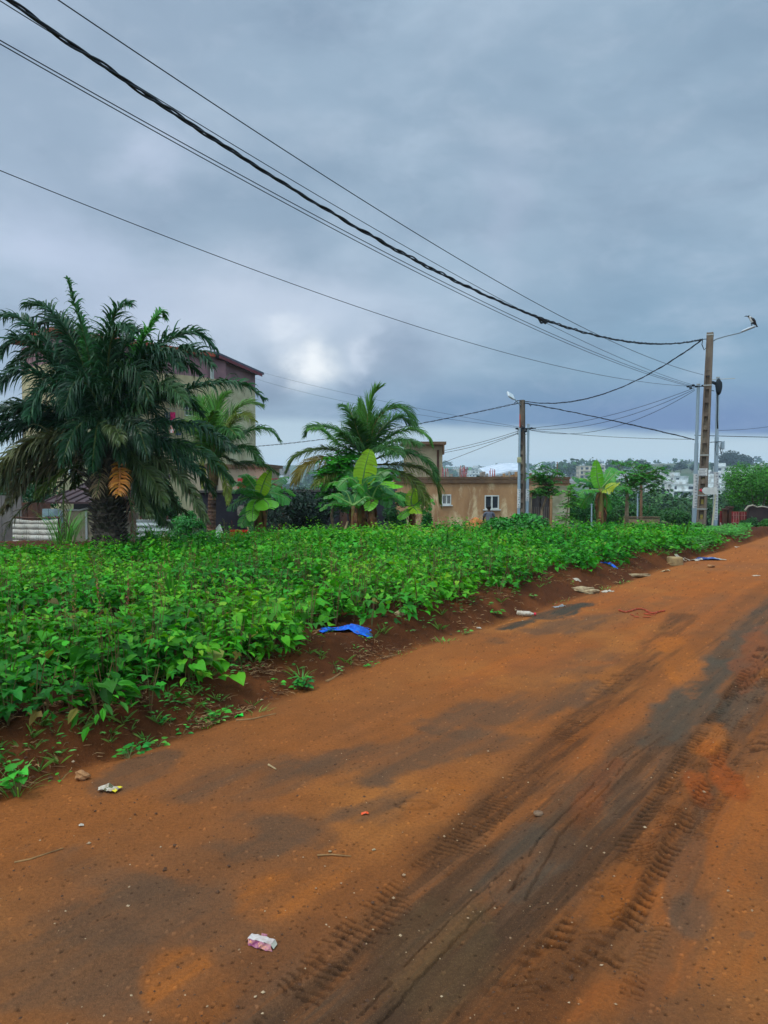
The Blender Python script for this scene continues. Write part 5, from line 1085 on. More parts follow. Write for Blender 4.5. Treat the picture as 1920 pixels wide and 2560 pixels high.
# low concrete wall with rubble
def low_wall():
    d = 26; rt = root('low_wall', P(1610, 1310, d), 'low broken concrete block wall beyond the crop under the papaya tree', 'wall'); a, b = P(1562, 1190, d), P(1650, 1190, d); zt = P(0, 1294, d).z; mb = MB(); rnd = random.Random(5)
    for r in range(4):
        for i in range(5):
            mb.box((a.x+(b.x-a.x)*(i+.5)/5, d, zt-.11-.21*r-(.02 if r == 0 else 0)), ((b.x-a.x)/5-.012, .16+rnd.uniform(-.01, .01), .2))
    mb.build('blocks', mat('block_tan', lin(160, 132, 100), lin(120, 104, 84), 2, .9, .3, c3=lin(90, 84, 76), s3=1.6), rt)
    mb = MB(); mb.box(((a.x+b.x)/2, d, zt+.015), (b.x-a.x+.02, .22, .03)); mb.build('coping', m_slab, rt)
    mb = MB(); p = P(1662, 1305, d-.5); q = P(1676, 1312, d-.5); mb.box((p+q)/2, (.35, .3, .05), rot=Matrix.Rotation(.4, 3, 'Y')); mb.box((p+q)/2+Vector((0, .1, -.1)), (.06, .06, .3)); o = mb.build('broken_slab', m_conc, loc=p); tag(o, 'tilted grey broken slab at the right end of the low wall', 'slab')
low_wall()
# gate, wall and hedge on the far right
def gate():
    m_rg = mat('red_gate', lin(150, 44, 44), lin(112, 34, 36), 3, .6, c3=lin(120, 90, 80), s3=3); m_fr = mat('gate_frame', lin(176, 130, 120), lin(150, 90, 84), 4, .7)
    for (l, r_, t, d, lb) in [(1801, 1811, 1277, 27.0, 'narrow dark red metal gate leaf right of the steel pole'), (1831, 1872, 1279, 26.4, 'dark red metal double gate with pale frame at the end of the road')]:
        a, b = P(l, 1190, d), P(r_, 1190, d); zt = P(0, t, d).z; zb = Z(a.x, d)-.02; w = b.x-a.x; h = zt-zb; rt = root('gate', ((a.x+b.x)/2, d, zb), lb, 'gate')
        mb = MB(); n = 2 if w > .3 else 1
        for k in range(n):
            cx = a.x+w*(k+.5)/n; mb = MB(); mb.box((cx, d, zb+h/2), (w/n-.03, .04, h)); lf = mb.build('gate_leaf', m_rg, rt)
            mb = MB(); ww = w/n-.03
            for i in range(5): mb.box((cx, d-.03, zb+h*(i+.5)/5), (ww, .02, .018))
            for i in range(3): mb.box((cx-ww/2+ww*(i+.5)/3, d-.045, zb+h/2), (.018, .012, h*.96))
            mb.build('frame_bars', m_fr if n == 2 else m_rg, lf)
            if k == 1 or n == 1:
                mb = MB(); mb.tube([(cx-.06, d-.06, zb+h*.4), (cx-.02, d-.08, zb+h*.55), (cx-.06, d-.06, zb+h*.7)], .02, 6); mb.build('handle', m_white, lf)
    d = 26.8
    for px, w, t, lb in [(1814, 7, 1275, 'dark gate pillar right of the narrow red leaf'), (1826, 10, 1270, 'dark brown gate pillar left of the red double gate')]:
        p = P(px, 1190, d); zt = P(0, t, d).z; mb = MB(); mb.box((p.x, d, (zt-.6)/2), (w*d/FPX, .2, zt+.6)); mb.box((p.x, d, zt+.03), (w*d/FPX+.05, .26, .06)); o = mb.build('gate_pillar', MATS['pillar_brown'], loc=(p.x, d, -.6)); tag(o, lb, 'pillar')
    d = 27.4; p = P(1782, 1190, d); q = P(1830, 1190, d); zt = P(0, 1290, d).z; mb = MB(); mb.box(((p.x+q.x)/2, d, (zt-.7)/2), (q.x-p.x, .15, zt+.7)); mb.box(((p.x+q.x)/2, d, zt+.02), (q.x-p.x+.02, .2, .04)); o = mb.build('grey_wall', mat('grey_wall', lin(72, 74, 78), lin(56, 56, 60), 1.5, .9), loc=(p.x, d, -.7)); tag(o, 'low dark grey wall behind the sign post and the gate', 'wall')
    d = 26.2; rt = root('boundary_wall', P(1900, 1300, d), 'dark weathered boundary wall with a branch lying on top at the right edge', 'wall'); a, b = P(1872, 1190, d), P(1985, 1190, d); zt = P(0, 1265, d).z; mb = MB(); mb.box(((a.x+b.x)/2, d, (zt-.7)/2), (b.x-a.x, .2, zt+.7)); mb.build('wall', mat('dark_brown_wall', lin(66, 52, 50), lin(48, 40, 40), 2, .95, .3), rt)
    mb = MB(); mb.tube([P(1862, 1276, d-.15), P(1870, 1266, d-.15), P(1882, 1263, d-.15), P(1893, 1268, d-.15), P(1905, 1266, d-.15), P(1925, 1270, d-.15)], [.03, .035, .03, .02, .03, .02], 6); mb.build('dry_branch', mat('grey_branch', lin(150, 140, 124), None, rough=.9), rt)
gate()
tree(1872, 1335, 24.5, 50, 42, .05, 'dark trimmed hedge bush in front of the dark boundary wall', (.02, .09, .015), 3200, .07, 61, name='hedge', cat='hedge', lumps=8)
tree(1908, 1336, 24.0, 44, 34, .05, 'lighter green bush at the right edge beside the dark hedge bush', (.045, .17, .02), 2600, .07, 62, name='bush', cat='bush', lumps=8)

# ------------------------------------------------------------------ overhead wires
def wire(A, B, samples, r, name, label, group=None, twist=0, t1=None, n=70, m=None):
    A = Vector(A); B = Vector(B); ex, ey = B.x-A.x, B.y-A.y; rows = []; rhs = []
    for (px, py) in samples:
        rx, ry, rz = ray(px, py); det = rx*(-ey)+ex*ry; k = (A.x*(-ey)+ex*A.y)/det; X, Y = rx*k, ry*k; t = ((X-A.x)*ex+(Y-A.y)*ey)/(ex*ex+ey*ey); z = EYE+rz*k
        rows.append([t, t*t]); rhs.append(z-A.z)
    if len(samples) == 1: b_ = 0; a_ = rhs[0]/rows[0][0]
    else: (a_, b_), *_ = np.linalg.lstsq(np.array(rows), np.array(rhs), rcond=None)
    T1 = t1 or 1.0; pts = [Vector((A.x+ex*t, A.y+ey*t, A.z+a_*t+b_*t*t)) for t in np.linspace(0, T1, n)]
    mb = MB()
    if twist:
        N = n*6; L = math.hypot(ex, ey)*T1; ph = np.linspace(0, 1, N)
        for s in range(twist):
            pp = []
            for q in ph:
                t = q*T1; c = Vector((A.x+ex*t, A.y+ey*t, A.z+a_*t+b_*t*t)); an = q*L*2*math.pi/.8+6.283*s/twist; w = 1+.35*math.sin(q*L*1.3+s)+.5*math.sin(q*L*.41+2*s)
                sd = Vector((ey, -ex, 0)).normalized(); pp.append(c+sd*math.cos(an)*r*w+Vector((0, 0, 1))*math.sin(an)*r*w)
            mb.tube(pp, r*.85, 5)
    else: mb.tube(pts, r, 5)
    o = mb.build(name, m or m_cable, loc=A, smooth=True); tag(o, label, 'cable', group); return pts
c1 = P(1755, 848, D1)
far0 = c1+Vector((-13.4, -16.8, 0))*1.5
main_pts = wire(c1, far0, [(1504, 842), (1650, 862), (1320, 788), (1157, 716), (925, 588), (810, 509), (600, 367), (370, 236), (200, 130), (0, 10)], .0138, 'twisted_cable', 'thick black twisted power cable sweeping from the tall pole to the upper left', twist=3, t1=1.0, n=120)
def knot(px, py, t_pts):
    # frayed splice half way along the cable
    best = min(t_pts, key=lambda p: (proj(p.x, p.y, p.z)[0]-px)**2); mb = MB(); rnd = random.Random(2); e = Vector((13.4, 16.8, 0)).normalized()
    for i in range(3): mb.tube([best-e*.25, best+Vector((0, 0, -.05-.02*i))+e*rnd.uniform(-.1, .1), best+e*.25], [.014, .02, .012], 5)
    o = mb.build('cable_splice', m_cable, loc=best); tag(o, 'loose dark splice hanging on the thick twisted cable near the tall pole', 'splice')
knot(1355, 797, main_pts)
c3 = P(1735, 966, 24.3); f3 = c3+Vector((-13.9, -17.3, 0))*1.45; f1 = f3
wire(c3, f1, [(1500, 890), (1272, 792), (1041, 671), (800, 540), (578, 400), (347, 275), (0, 145)], .006, 'telephone_wire', 'upper of the paired thin grey wires below the thick twisted cable', 'thin telephone wires from the steel pole')
wire(c3+Vector((0, 0, -.03)), f1+Vector((-.12, .1, 0)), [(1500, 897), (1272, 800), (1041, 680), (800, 549), (578, 409), (347, 284), (0, 156)], .006, 'telephone_wire', 'lower of the paired thin grey wires below the thick twisted cable', 'thin telephone wires from the steel pole')
wire(c3+Vector((0, 0, .0)), f1+Vector((-2, 1.2, 0)), [(1620, 957), (1400, 915), (1150, 850), (925, 778), (700, 700), (470, 615), (230, 505), (0, 435)], .0055, 'telephone_wire', 'lowest single thin wire crossing the sky toward the left edge', 'thin telephone wires from the steel pole')
wire(P(1758, 937, D1), far0+Vector((.9, 0, 0)), [(1600, 880), (1400, 795), (1215, 690), (1000, 560), (800, 425), (600, 295), (370, 150), (130, 0)], .006, 'telephone_wire', 'single thin wire above the thick twisted cable', 'thin telephone wires from the steel pole')
wire(P(1738, 964, 24.3), far0+Vector((.15, 0, 0)), [(1500, 870), (1300, 775), (1100, 672), (925, 570), (700, 425), (550, 330), (300, 180), (0, 20)], .005, 'telephone_wire', 'very thin wire running close beside the thick twisted cable', 'thin telephone wires from the steel pole', t1=1.0)
c2 = P(1309, 1007, D2)
wire(c1+Vector((0, 0, -.02)), c2, [(1700, 887), (1620, 938), (1562, 964), (1480, 993), (1389, 1008)], .012, 'twisted_cable', 'black twisted cable sagging from the tall pole to the rusty pole', twist=3, n=60)
wire(c2, P(1736, 1088, 24.3), [(1389, 1021), (1480, 1041), (1560, 1058), (1650, 1078)], .012, 'twisted_cable', 'black twisted cable falling from the rusty pole toward the steel pole', twist=3, n=60)
wire(P(1736, 1088, 24.3), P(2100, 1094, 24), [(1800, 1090), (1920, 1093)], .011, 'power_cable', 'black cable running off the right edge behind the poles')
wire(P(1299, 1007, D2), P(600, 1108, 44), [(1250, 1014), (1150, 1036), (1045, 1060), (900, 1086), (780, 1104), (690, 1110)], .013, 'twisted_cable', 'black twisted cable running left from the rusty pole behind the palms', twist=2, n=60)
for k, (s, e, m_, lb) in enumerate([((1310, 1073), (1106, 1127), (1200, 1106), 'upper thin wire from the rusty pole to the stair tower'), ((1310, 1077), (1108, 1132), (1200, 1112), 'second thin wire from the rusty pole to the stair tower'), ((1310, 1078), (1105, 1158), (1200, 1121), 'lowest thin wire sloping from the rusty pole behind the stair tower')]):
    wire(P(*s, 29.9), P(*e, 35.9), [m_, e], .010, 'thin_wire', lb, 'thin wires from the rusty pole')
for k, (s, e, m_, lb) in enumerate([((1321, 1070), (1737, 968), (1530, 1035), 'upper thin wire from the pole pair to the galvanised pole'), ((1321, 1072), (1737, 972), (1530, 1050), 'middle sagging thin wire from the pole pair to the galvanised pole'), ((1321, 1074), (1737, 975), (1570, 1056), 'deepest sagging thin wire from the pole pair to the galvanised pole'), ((1321, 1074), (1740, 1098), (1530, 1092), 'low flat thin wire running right from the pole pair')]):
    wire(P(*s, 29.8), P(*e, 24.3), [m_, ((m_[0]+e[0])/2, (m_[1]+e[1])/2+(8 if k < 3 else 2)), e], .008, 'thin_wire', lb, 'thin wires between the poles')
wire(P(1300, 1068, 29.9), P(632, 928, 54), [(1100, 1035), (900, 990), (760, 957), (632, 925)], .006, 'thin_wire', 'faint thin wire from the tall building roof to the rusty pole', 'faint wires to the tall building')
wire(P(1300, 1070, 29.9), P(632, 948, 54), [(1100, 1048), (900, 1010), (760, 980), (632, 945)], .006, 'thin_wire', 'lower faint thin wire from the tall building to the rusty pole', 'faint wires to the tall building')
wire(P(1795, 1076, 24), P(2100, 1062, 24), [(1850, 1074), (1920, 1067)], .006, 'thin_wire', 'thin wire leaving the steel pole toward the right edge')
# ------------------------------------------------------------------ palms
def crv(pts, n):
    """smooth curve through points, n samples, tangents too"""
    p = np.array([tuple(q) for q in pts], float)
    if len(p) == 2: p = np.array([p[0], (p[0]+p[1])/2, p[1]])
    e = np.vstack([2*p[0]-p[1], p, 2*p[-1]-p[-2]]); m = len(p)-1; t = np.linspace(0, m-1e-6, n); i = t.astype(int); f = (t-i)[:, None]
    a, b, c, d = e[i], e[i+1], e[i+2], e[i+3]
    q = .5*((2*b)+(-a+c)*f+(2*a-5*b+4*c-d)*f*f+(-a+3*b-3*c+d)*f**3)
    l = np.concatenate([[0], np.cumsum(np.linalg.norm(np.diff(q, axis=0), axis=1))]); s = np.linspace(0, l[-1], n)
    q = np.stack([np.interp(s, l, q[:, k]) for k in range(3)], 1); T = np.gradient(q, axis=0); T /= np.maximum(np.linalg.norm(T, axis=1, keepdims=True), 1e-9)
    return q, T
def frond(rt, pts, L, n, w, col, rng, droop=.5, start=.16, vee=.25, ang=(55, 25), scat=.34, m=None, rcol=(.09, .12, .03), rr=.022, facing=(0, -1, 0), name='frond', label=None, kk=4, gap=0.0):
    q, T = crv(pts, n+8); q = q[int((n+8)*start):]; T = T[int((n+8)*start):]; n = len(q); t = np.linspace(0, 1, n)
    up = np.array([0, 0, 1.0]); U = up-T*T[:, 2:3]+.22*np.array(facing); U -= T*(U*T).sum(1, keepdims=True); U /= np.maximum(np.linalg.norm(U, axis=1, keepdims=True), 1e-6)
    S = np.cross(T, U); ln = L*(np.sin(np.pi*(.12+.80*t))**.7)*(1-.25*t); A = np.radians(ang[0]+(ang[1]-ang[0])*t)
    Vs = []; Ls = []; Ts = []; Cs = []; b = 0
    for sg in (-1, 1):
        keep = rng.random(n) > gap
        nn = int(keep.sum()); Dv = S*sg*np.sin(A)[:, None]+T*np.cos(A)[:, None]+U*(vee+rng.normal(0, scat, n))[:, None]+rng.normal(0, .07, (n, 3))
        Dv = Dv[keep]; Dv /= np.linalg.norm(Dv, axis=1, keepdims=True); l = (ln*rng.uniform(.8, 1.12, n))[keep]; Tk = T[keep]
        W_ = Tk-Dv*(Tk*Dv).sum(1, keepdims=True); W_ = W_+U[keep]*rng.normal(0, .5, (nn, 1)); W_ /= np.maximum(np.linalg.norm(W_, axis=1, keepdims=True), 1e-6)
        p = q[keep]+Tk*rng.normal(0, .01, (nn, 1)); rows = []; prof = [.45, 1, .8, .45, .03] if kk == 4 else [.5, 1, .5, .03]
        dd = Dv.copy(); dr = droop*rng.uniform(.6, 1.4, (nn, 1))
        for k in range(kk+1):
            rows.append((p-W_*w*.5*prof[min(k, len(prof)-1)], p+W_*w*.5*prof[min(k, len(prof)-1)]))
            p = p+dd*(l/kk)[:, None]; dd = dd+np.array([0, 0, -1.0])*dr*(.35+.3*k); dd /= np.linalg.norm(dd, axis=1, keepdims=True)
        V = np.stack([r for pr in rows for r in pr], 1)       # nn, 2*(kk+1), 3
        m_ = V.shape[1]; f = np.array([[2*k, 2*k+1, 2*k+3, 2*k+2] for k in range(kk)]).ravel()
        Vs.append(V.reshape(-1, 3)); Ls.append((f[None]+np.arange(nn)[:, None]*m_).ravel()+b); Ts.append(np.full(nn*kk, 4)); b += nn*m_
        Cs.append(np.repeat(colvar(rng, nn, col, .07, .20), m_, axis=0))
    fr = np_mesh(name, np.concatenate(Vs), np.concatenate(Ls), np.concatenate(Ts), m or leafmat('palm_leaf', rough=.45, spec=.28, trans=.18), rt, cols=np.concatenate(Cs))
    q2, _ = crv(pts, 14); mb = MB(); mb.tube([Vector(v) for v in q2], [rr*(1.5-1.25*i/13) for i in range(14)], 5)
    o = mb.build('rachis', mat('rachis_%d' % int(rcol[0]*1000+rcol[1]*100), (*rcol, 1), (rcol[0]*.6, rcol[1]*.6, rcol[2]*.6, 1), 5, .6), rt)
    # rachis is part of the frond
    o.parent = fr
    if label: fr['label'] = label
    return fr
def zp(zx, zy, s, ox, oy): return (ox+zx/s, oy+zy/s)
def oil_palm():
    D = 13.2; rng = np.random.default_rng(5); rnd = random.Random(5)
    b = P(276, 1372, D); z0 = Z(b.x, D)-.05; rt = root('oil_palm', (b.x, D, z0), 'large dark green oil palm with thick rough trunk, drooping fronds and one orange dead frond', 'palm tree')
    tp = P(264, 1120, D); mb = MB(); N = 18; pts = []; rad = []
    for i in range(N): k = i/(N-1); pts.append(Vector((b.x+(tp.x-b.x)*k, D, z0+(tp.z-z0)*k))); rad.append(.25+.05*math.exp(-((k-.0)/.12)**2)-.03*k+.03*math.sin(k*9))
    mb.tube(pts, rad, 18, jit=.10, rnd=rnd)
    for i in range(420):          # old leaf bases in spirals
        k = (i+.5)/420; a = i*2.39996; c = Vector((b.x+(tp.x-b.x)*k, D, z0+(tp.z-z0)*k)); r = .235+.04*math.exp(-(k/.12)**2); d = Vector((math.cos(a), math.sin(a), rnd.uniform(.3, 1.1))).normalized(); l = rnd.uniform(.05, .13)*(1+.9*(k > .55))
        p0 = c+Vector((math.cos(a), math.sin(a), 0))*(r-.04); s = Vector((-math.sin(a), math.cos(a), 0)); w = rnd.uniform(.035, .06)
        p1 = p0+d*l*1.6; u = Vector((0, 0, .025)); mb.add([p0-s*w-u, p0+s*w-u, p0+s*w+u, p0-s*w+u, p1-s*w*.6-u*.4, p1+s*w*.6-u*.4, p1+s*w*.5+u*.4, p1-s*w*.5+u*.4], [[0, 1, 2, 3], [7, 6, 5, 4], [0, 4, 5, 1], [1, 5, 6, 2], [2, 6, 7, 3], [3, 7, 4, 0]])
    mb.build('trunk', mat('palm_trunk', lin(84, 72, 62), lin(40, 32, 28), 9, .95, .5, 30, c3=lin(110, 98, 84), s3=7, a3=.6), rt)
    def F(z, dz, **kw):
        """frond from (zoomed) photo points; dz = depth offset of the tip toward (-) or away from (+) the camera"""
        n = len(z); p = []
        for i, (a, c) in enumerate(z):
            px, py = zp(a, c, 2.37, 0, 650); k = i/(n-1); p.append(P(px, py, D+dz*(.62 if dz < -1 else 1)*k*(.5+.5*k)))
        base = Vector((tp.x+(p[0].x-tp.x)*.25, D+.1*np.sign(dz), tp.z+.02+(p[0].z-tp.z)*.15)); frond(rt, [base]+p, kw.pop('L', .62), int(kw.pop('n', 105)*1.45), kw.pop('w', .042)*.80, kw.pop('col', (.020, .080, .028)), rng, **kw)
    gr = (.045, .20, .03); dk = (.014, .056, .022); ol = (.055, .085, .025); br = (.13, .095, .045); gy = (.10, .085, .065)
    F([(600, 900), (540, 640), (490, 420), (440, 260), (400, 115)], -.3, L=.34, col=(.04, .15, .04), droop=.9, start=.45, ang=(40, 20))
    F([(590, 850), (520, 600), (490, 420), (480, 330)], .2, L=.22, col=gr, droop=.3, w=.06, start=.55, ang=(25, 12))
    F([(560, 850), (470, 560), (360, 370), (240, 265), (150, 270)], .5, L=.62, col=(.019, .075, .028), droop=.9)
    F([(540, 880), (380, 620), (220, 430), (80, 330), (-10, 340)], .4, L=.66, col=(.022, .085, .036), droop=.9)
    F([(540, 900), (380, 700), (220, 520), (90, 470), (0, 570)], -.6, L=.66, droop=.9, col=dk)
    F([(540, 950), (360, 760), (180, 660), (40, 690), (-60, 790)], -.9, L=.66, droop=.9, col=dk)
    F([(560, 980), (430, 860), (320, 780), (230, 800), (170, 930)], -1.2, L=.6, droop=1.0, col=(.024, .085, .036))
    F([(550, 1000), (380, 900), (180, 860), (0, 900), (-110, 1020)], -.5, L=.62, col=dk, droop=1.0)
    F([(550, 1040), (360, 980), (160, 990), (-20, 1080)], .8, L=.55, col=dk, droop=1.0)
    F([(560, 1110), (430, 1075), (280, 1085), (120, 1170), (-30, 1380)], -.8, L=.60, col=(.075, .085, .03), droop=.9)
    F([(550, 1130), (400, 1090), (250, 1120), (100, 1230), (30, 1350)], .5, L=.55, col=ol, droop=.9)
    F([(540, 1180), (400, 1240), (300, 1320), (210, 1400)], -.3, L=.32, col=(.13, .17, .04), droop=.9, start=.5)
    F([(500, 1180), (400, 1300), (250, 1400), (100, 1500), (20, 1640)], -.2, L=.42, col=gy, droop=.9, n=60, scat=.4, w=.026, gap=.3)
    F([(480, 1150), (395, 1240), (375, 1420), (380, 1590), (380, 1690)], -.2, L=.30, col=br, droop=1.2, n=50, scat=.5, w=.022, gap=.35, start=.4)
    F([(660, 1180), (740, 1330), (780, 1480), (790, 1660)], -.35, L=.26, col=(.16, .08, .05), droop=1.3, n=46, scat=.4, w=.022, gap=.3, start=.4, label='reddish brown dead frond hanging straight down')
    F([(620, 900), (612, 640), (640, 430), (700, 290), (770, 260)], -.6, L=.58, col=(.024, .10, .035), droop=.7)
    F([(630, 860), (640, 600), (670, 440), (740, 390), (800, 430)], -1.0, L=.55, droop=.9)
    F([(650, 850), (700, 600), (790, 430), (860, 440)], .7, L=.5, col=dk)
    F([(690, 820), (790, 600), (860, 450), (920, 350), (960, 300), (980, 340)], .3, L=.40, col=(.045, .21, .025), droop=.7, w=.05)
    F([(680, 860), (780, 650), (830, 520), (850, 440)], .1, L=.28, col=gr, droop=.4, w=.06, ang=(30, 15), start=.5)
    F([(690, 860), (850, 600), (1010, 470), (1160, 430), (1270, 520)], .3, L=.62, col=(.022, .09, .035), droop=.8)
    F([(690, 880), (850, 680), (1020, 560), (1170, 540), (1250, 620)], -.7, L=.66, col=dk, droop=.9)
    F([(700, 930), (900, 810), (1100, 770), (1300, 725), (1450, 740), (1560, 820)], .0, L=.50, droop=1.1, col=(.022, .085, .028))
    F([(700, 960), (860, 850), (930, 760), (1020, 760), (1100, 850)], -1.5, L=.58, droop=1.0, col=(.04, .10, .03))
    F([(700, 1000), (880, 975), (1080, 975), (1230, 1010), (1400, 1130)], -.6, L=.48, droop=1.1, col=dk)
    F([(700, 1060), (900, 1065), (1080, 1100), (1230, 1170), (1370, 1310)], -.2, L=.48, droop=1.0, col=(.03, .095, .025))
    F([(700, 1100), (860, 1140), (1020, 1240), (1130, 1370), (1220, 1540)], -.6, L=.46, droop=.9, col=(.065, .09, .03))
    F([(690, 1120), (820, 1220), (910, 1370), (950, 1560)], .5, L=.46, droop=.9, col=(.03, .08, .025))
    F([(680, 1100), (900, 1180), (1100, 1330), (1180, 1470)], .8, L=.42, droop=1., col=(.10, .075, .025))
    F([(640, 1130), (700, 1200), (712, 1290), (700, 1390)], -.9, L=.34, droop=.5, col=(.42, .16, .025), n=42, w=.034, start=.35, ang=(60, 40), rcol=(.40, .14, .03), label='bright orange dead frond hanging in front of the trunk')
    F([(620, 1120), (600, 1200), (590, 1300), (570, 1400)], -.7, L=.34, droop=.5, col=(.22, .15, .08), n=30, w=.022, start=.3, scat=.4)
    F([(640, 1080), (660, 1010), (680, 990), (720, 1080)], -1.6, L=.4, droop=.9, col=(.07, .10, .03), start=.25)
    for (tx, ty, dz, L) in [(430, 740, -1.6, .7), (830, 680, -1.5, .7), (700, 560, .9, .7), (330, 900, 1.0, .6), (900, 880, 1.1, .6), (500, 500, .9, .6), (380, 560, 1.2, .6), (820, 1000, -1.9, .55), (420, 1050, -1.7, .5), (960, 640, 1.3, .6), (560, 1090, -1.2, .5), (280, 720, .3, .6), (740, 880, 1.8, .6), (480, 860, 1.8, .6), (860, 560, .6, .6), (620, 480, .5, .6), (700, 1040, -1.2, .5), (540, 700, .4, .7), (680, 700, .2, .7)]:
        mx, my = (620+tx)/2, min(980, ty)-40; F([(620, 1000), ((620*1.6+tx*.4)/2, (1000+my)/2), (mx+(tx-620)*.12, my+20), (tx, ty), (tx+(tx-620)*.25, ty+150)], dz, L=L, col=(.011+.008*rnd.random(), .045+.022*rnd.random(), .019), droop=1.0, n=95, w=.03, scat=.5)
    for (ex, ey, dz, L, c_) in [(1180, 1240, -.4, .46, dk), (1100, 1480, .2, .45, (.05, .08, .025)), (1010, 1560, -.3, .42, (.04, .08, .025)), (900, 1500, -1.2, .42, (.04, .07, .02)), (1200, 900, .9, .5, dk), (1180, 660, .8, .55, dk), (1080, 620, -.6, .6, dk),
            (60, 1180, .6, .5, dk), (0, 1250, -.3, .5, ol), (120, 1330, .5, .45, ol), (60, 620, .9, .6, dk), (150, 450, .9, .6, dk), (-60, 980, .2, .6, dk), (250, 1290, .9, .4, dk), (430, 1330, .7, .35, ol), (860, 1380, .9, .42, dk)]:
        F([(630+(ex-630)*.2, 1050-(1050-ey)*.3), (630+(ex-630)*.5, min(ey, 1050)-60+(ey-1050)*.25*(ey > 1050)), (630+(ex-630)*.8, ey-70), (ex, ey+20)], dz, L=L, col=c_, droop=.95, n=90)
    for (z_, dz, c_, L) in [([(550, 1090), (420, 1030), (260, 1050), (110, 1130), (-40, 1290)], -.9, (.10, .10, .035), .62), ([(550, 1120), (400, 1120), (240, 1180), (120, 1290), (60, 1420)], -1.1, (.12, .10, .045), .50), ([(560, 1080), (400, 980), (200, 950), (20, 1010), (-120, 1150)], -.2, dk, .6), ([(540, 1150), (430, 1180), (320, 1250), (230, 1370)], .6, ol, .45), ([(520, 1160), (380, 1190), (220, 1270), (90, 1400), (10, 1500)], -.6, (.12, .095, .05), .42),
            ([(690, 1110), (840, 1090), (1000, 1120), (1150, 1220), (1260, 1380)], .2, (.03, .07, .02), .55), ([(690, 1130), (800, 1180), (900, 1290), (980, 1440)], -.8, ol, .5)]: F(z_, dz, L=L, col=c_, droop=.9)
    # crown heart
    mb = MB(); mb.tube([tp-Vector((0, 0, .3)), tp+Vector((0, 0, .1)), tp+Vector((0, 0, .45))], [.25, .22, .05], 12, jit=.15, rnd=rnd); mb.build('crown_heart', MATS['palm_trunk'], rt)
oil_palm()
def coconut(px, pyb, cx, cy, D, r, label, fr, seed, ox, oy, sc=2.37, ring=lin(110, 74, 56)):
    rng = np.random.default_rng(seed); rnd = random.Random(seed); b = P(px, pyb, D); tp = P(cx, cy, D); z0 = Z(b.x, D)-.1; rt = root('coconut_palm', (b.x, D, z0), label, 'palm tree')
    mb = MB(); n = 40; pts = [Vector((b.x+(tp.x-b.x)*(k/n), D, z0+(tp.z-z0)*(k/n))) for k in range(n+1)]; mb.tube(pts, [r*(1.25-.35*k/n)*(1.08 if k % 2 else .96) for k in range(n+1)], 12, jit=.04, rnd=rnd)
    mb.build('trunk', mat('coco_trunk', lin(104, 78, 64), lin(60, 44, 40), 3, .9, .4, 20, c3=lin(170, 120, 90), s3=6, a3=.5, stretch=(1, 1, 3)), rt)
    mb = MB()
    for i in range(16): a = i*2.4; mb.tube([tp+Vector((math.cos(a)*r*.6, math.sin(a)*r*.6, -.35)), tp+Vector((math.cos(a)*r*1.5, math.sin(a)*r*1.5, .15))], [.05, .02], 5)
    mb.build('crown_heart', mat('coco_fibre', lin(120, 96, 60), lin(84, 64, 42), 12, .9), rt)
    for z, dz, kw in fr:
        kw = dict(kw); n = len(z); p = [P(*zp(a, c, sc, ox, oy), D+dz*(i/(n-1))) for i, (a, c) in enumerate(z)]
        frond(rt, [tp]+p, kw.pop('L', .62)*1.15, int(kw.pop('n', 95)*1.6), kw.pop('w', .03)*.85, kw.pop('col', (.05, .15, .03)), rng, droop=kw.pop('droop', .35), vee=kw.pop('vee', .15), scat=kw.pop('scat', .10), ang=kw.pop('ang', (60, 25)), m=leafmat('coco_leaf', rough=.45, spec=.25, trans=.3), rcol=(.22, .20, .05), rr=.018, kk=4)
YG = (.13, .17, .025); LG = (.085, .23, .035); DG = (.045, .14, .028); GO = (.19, .15, .02)
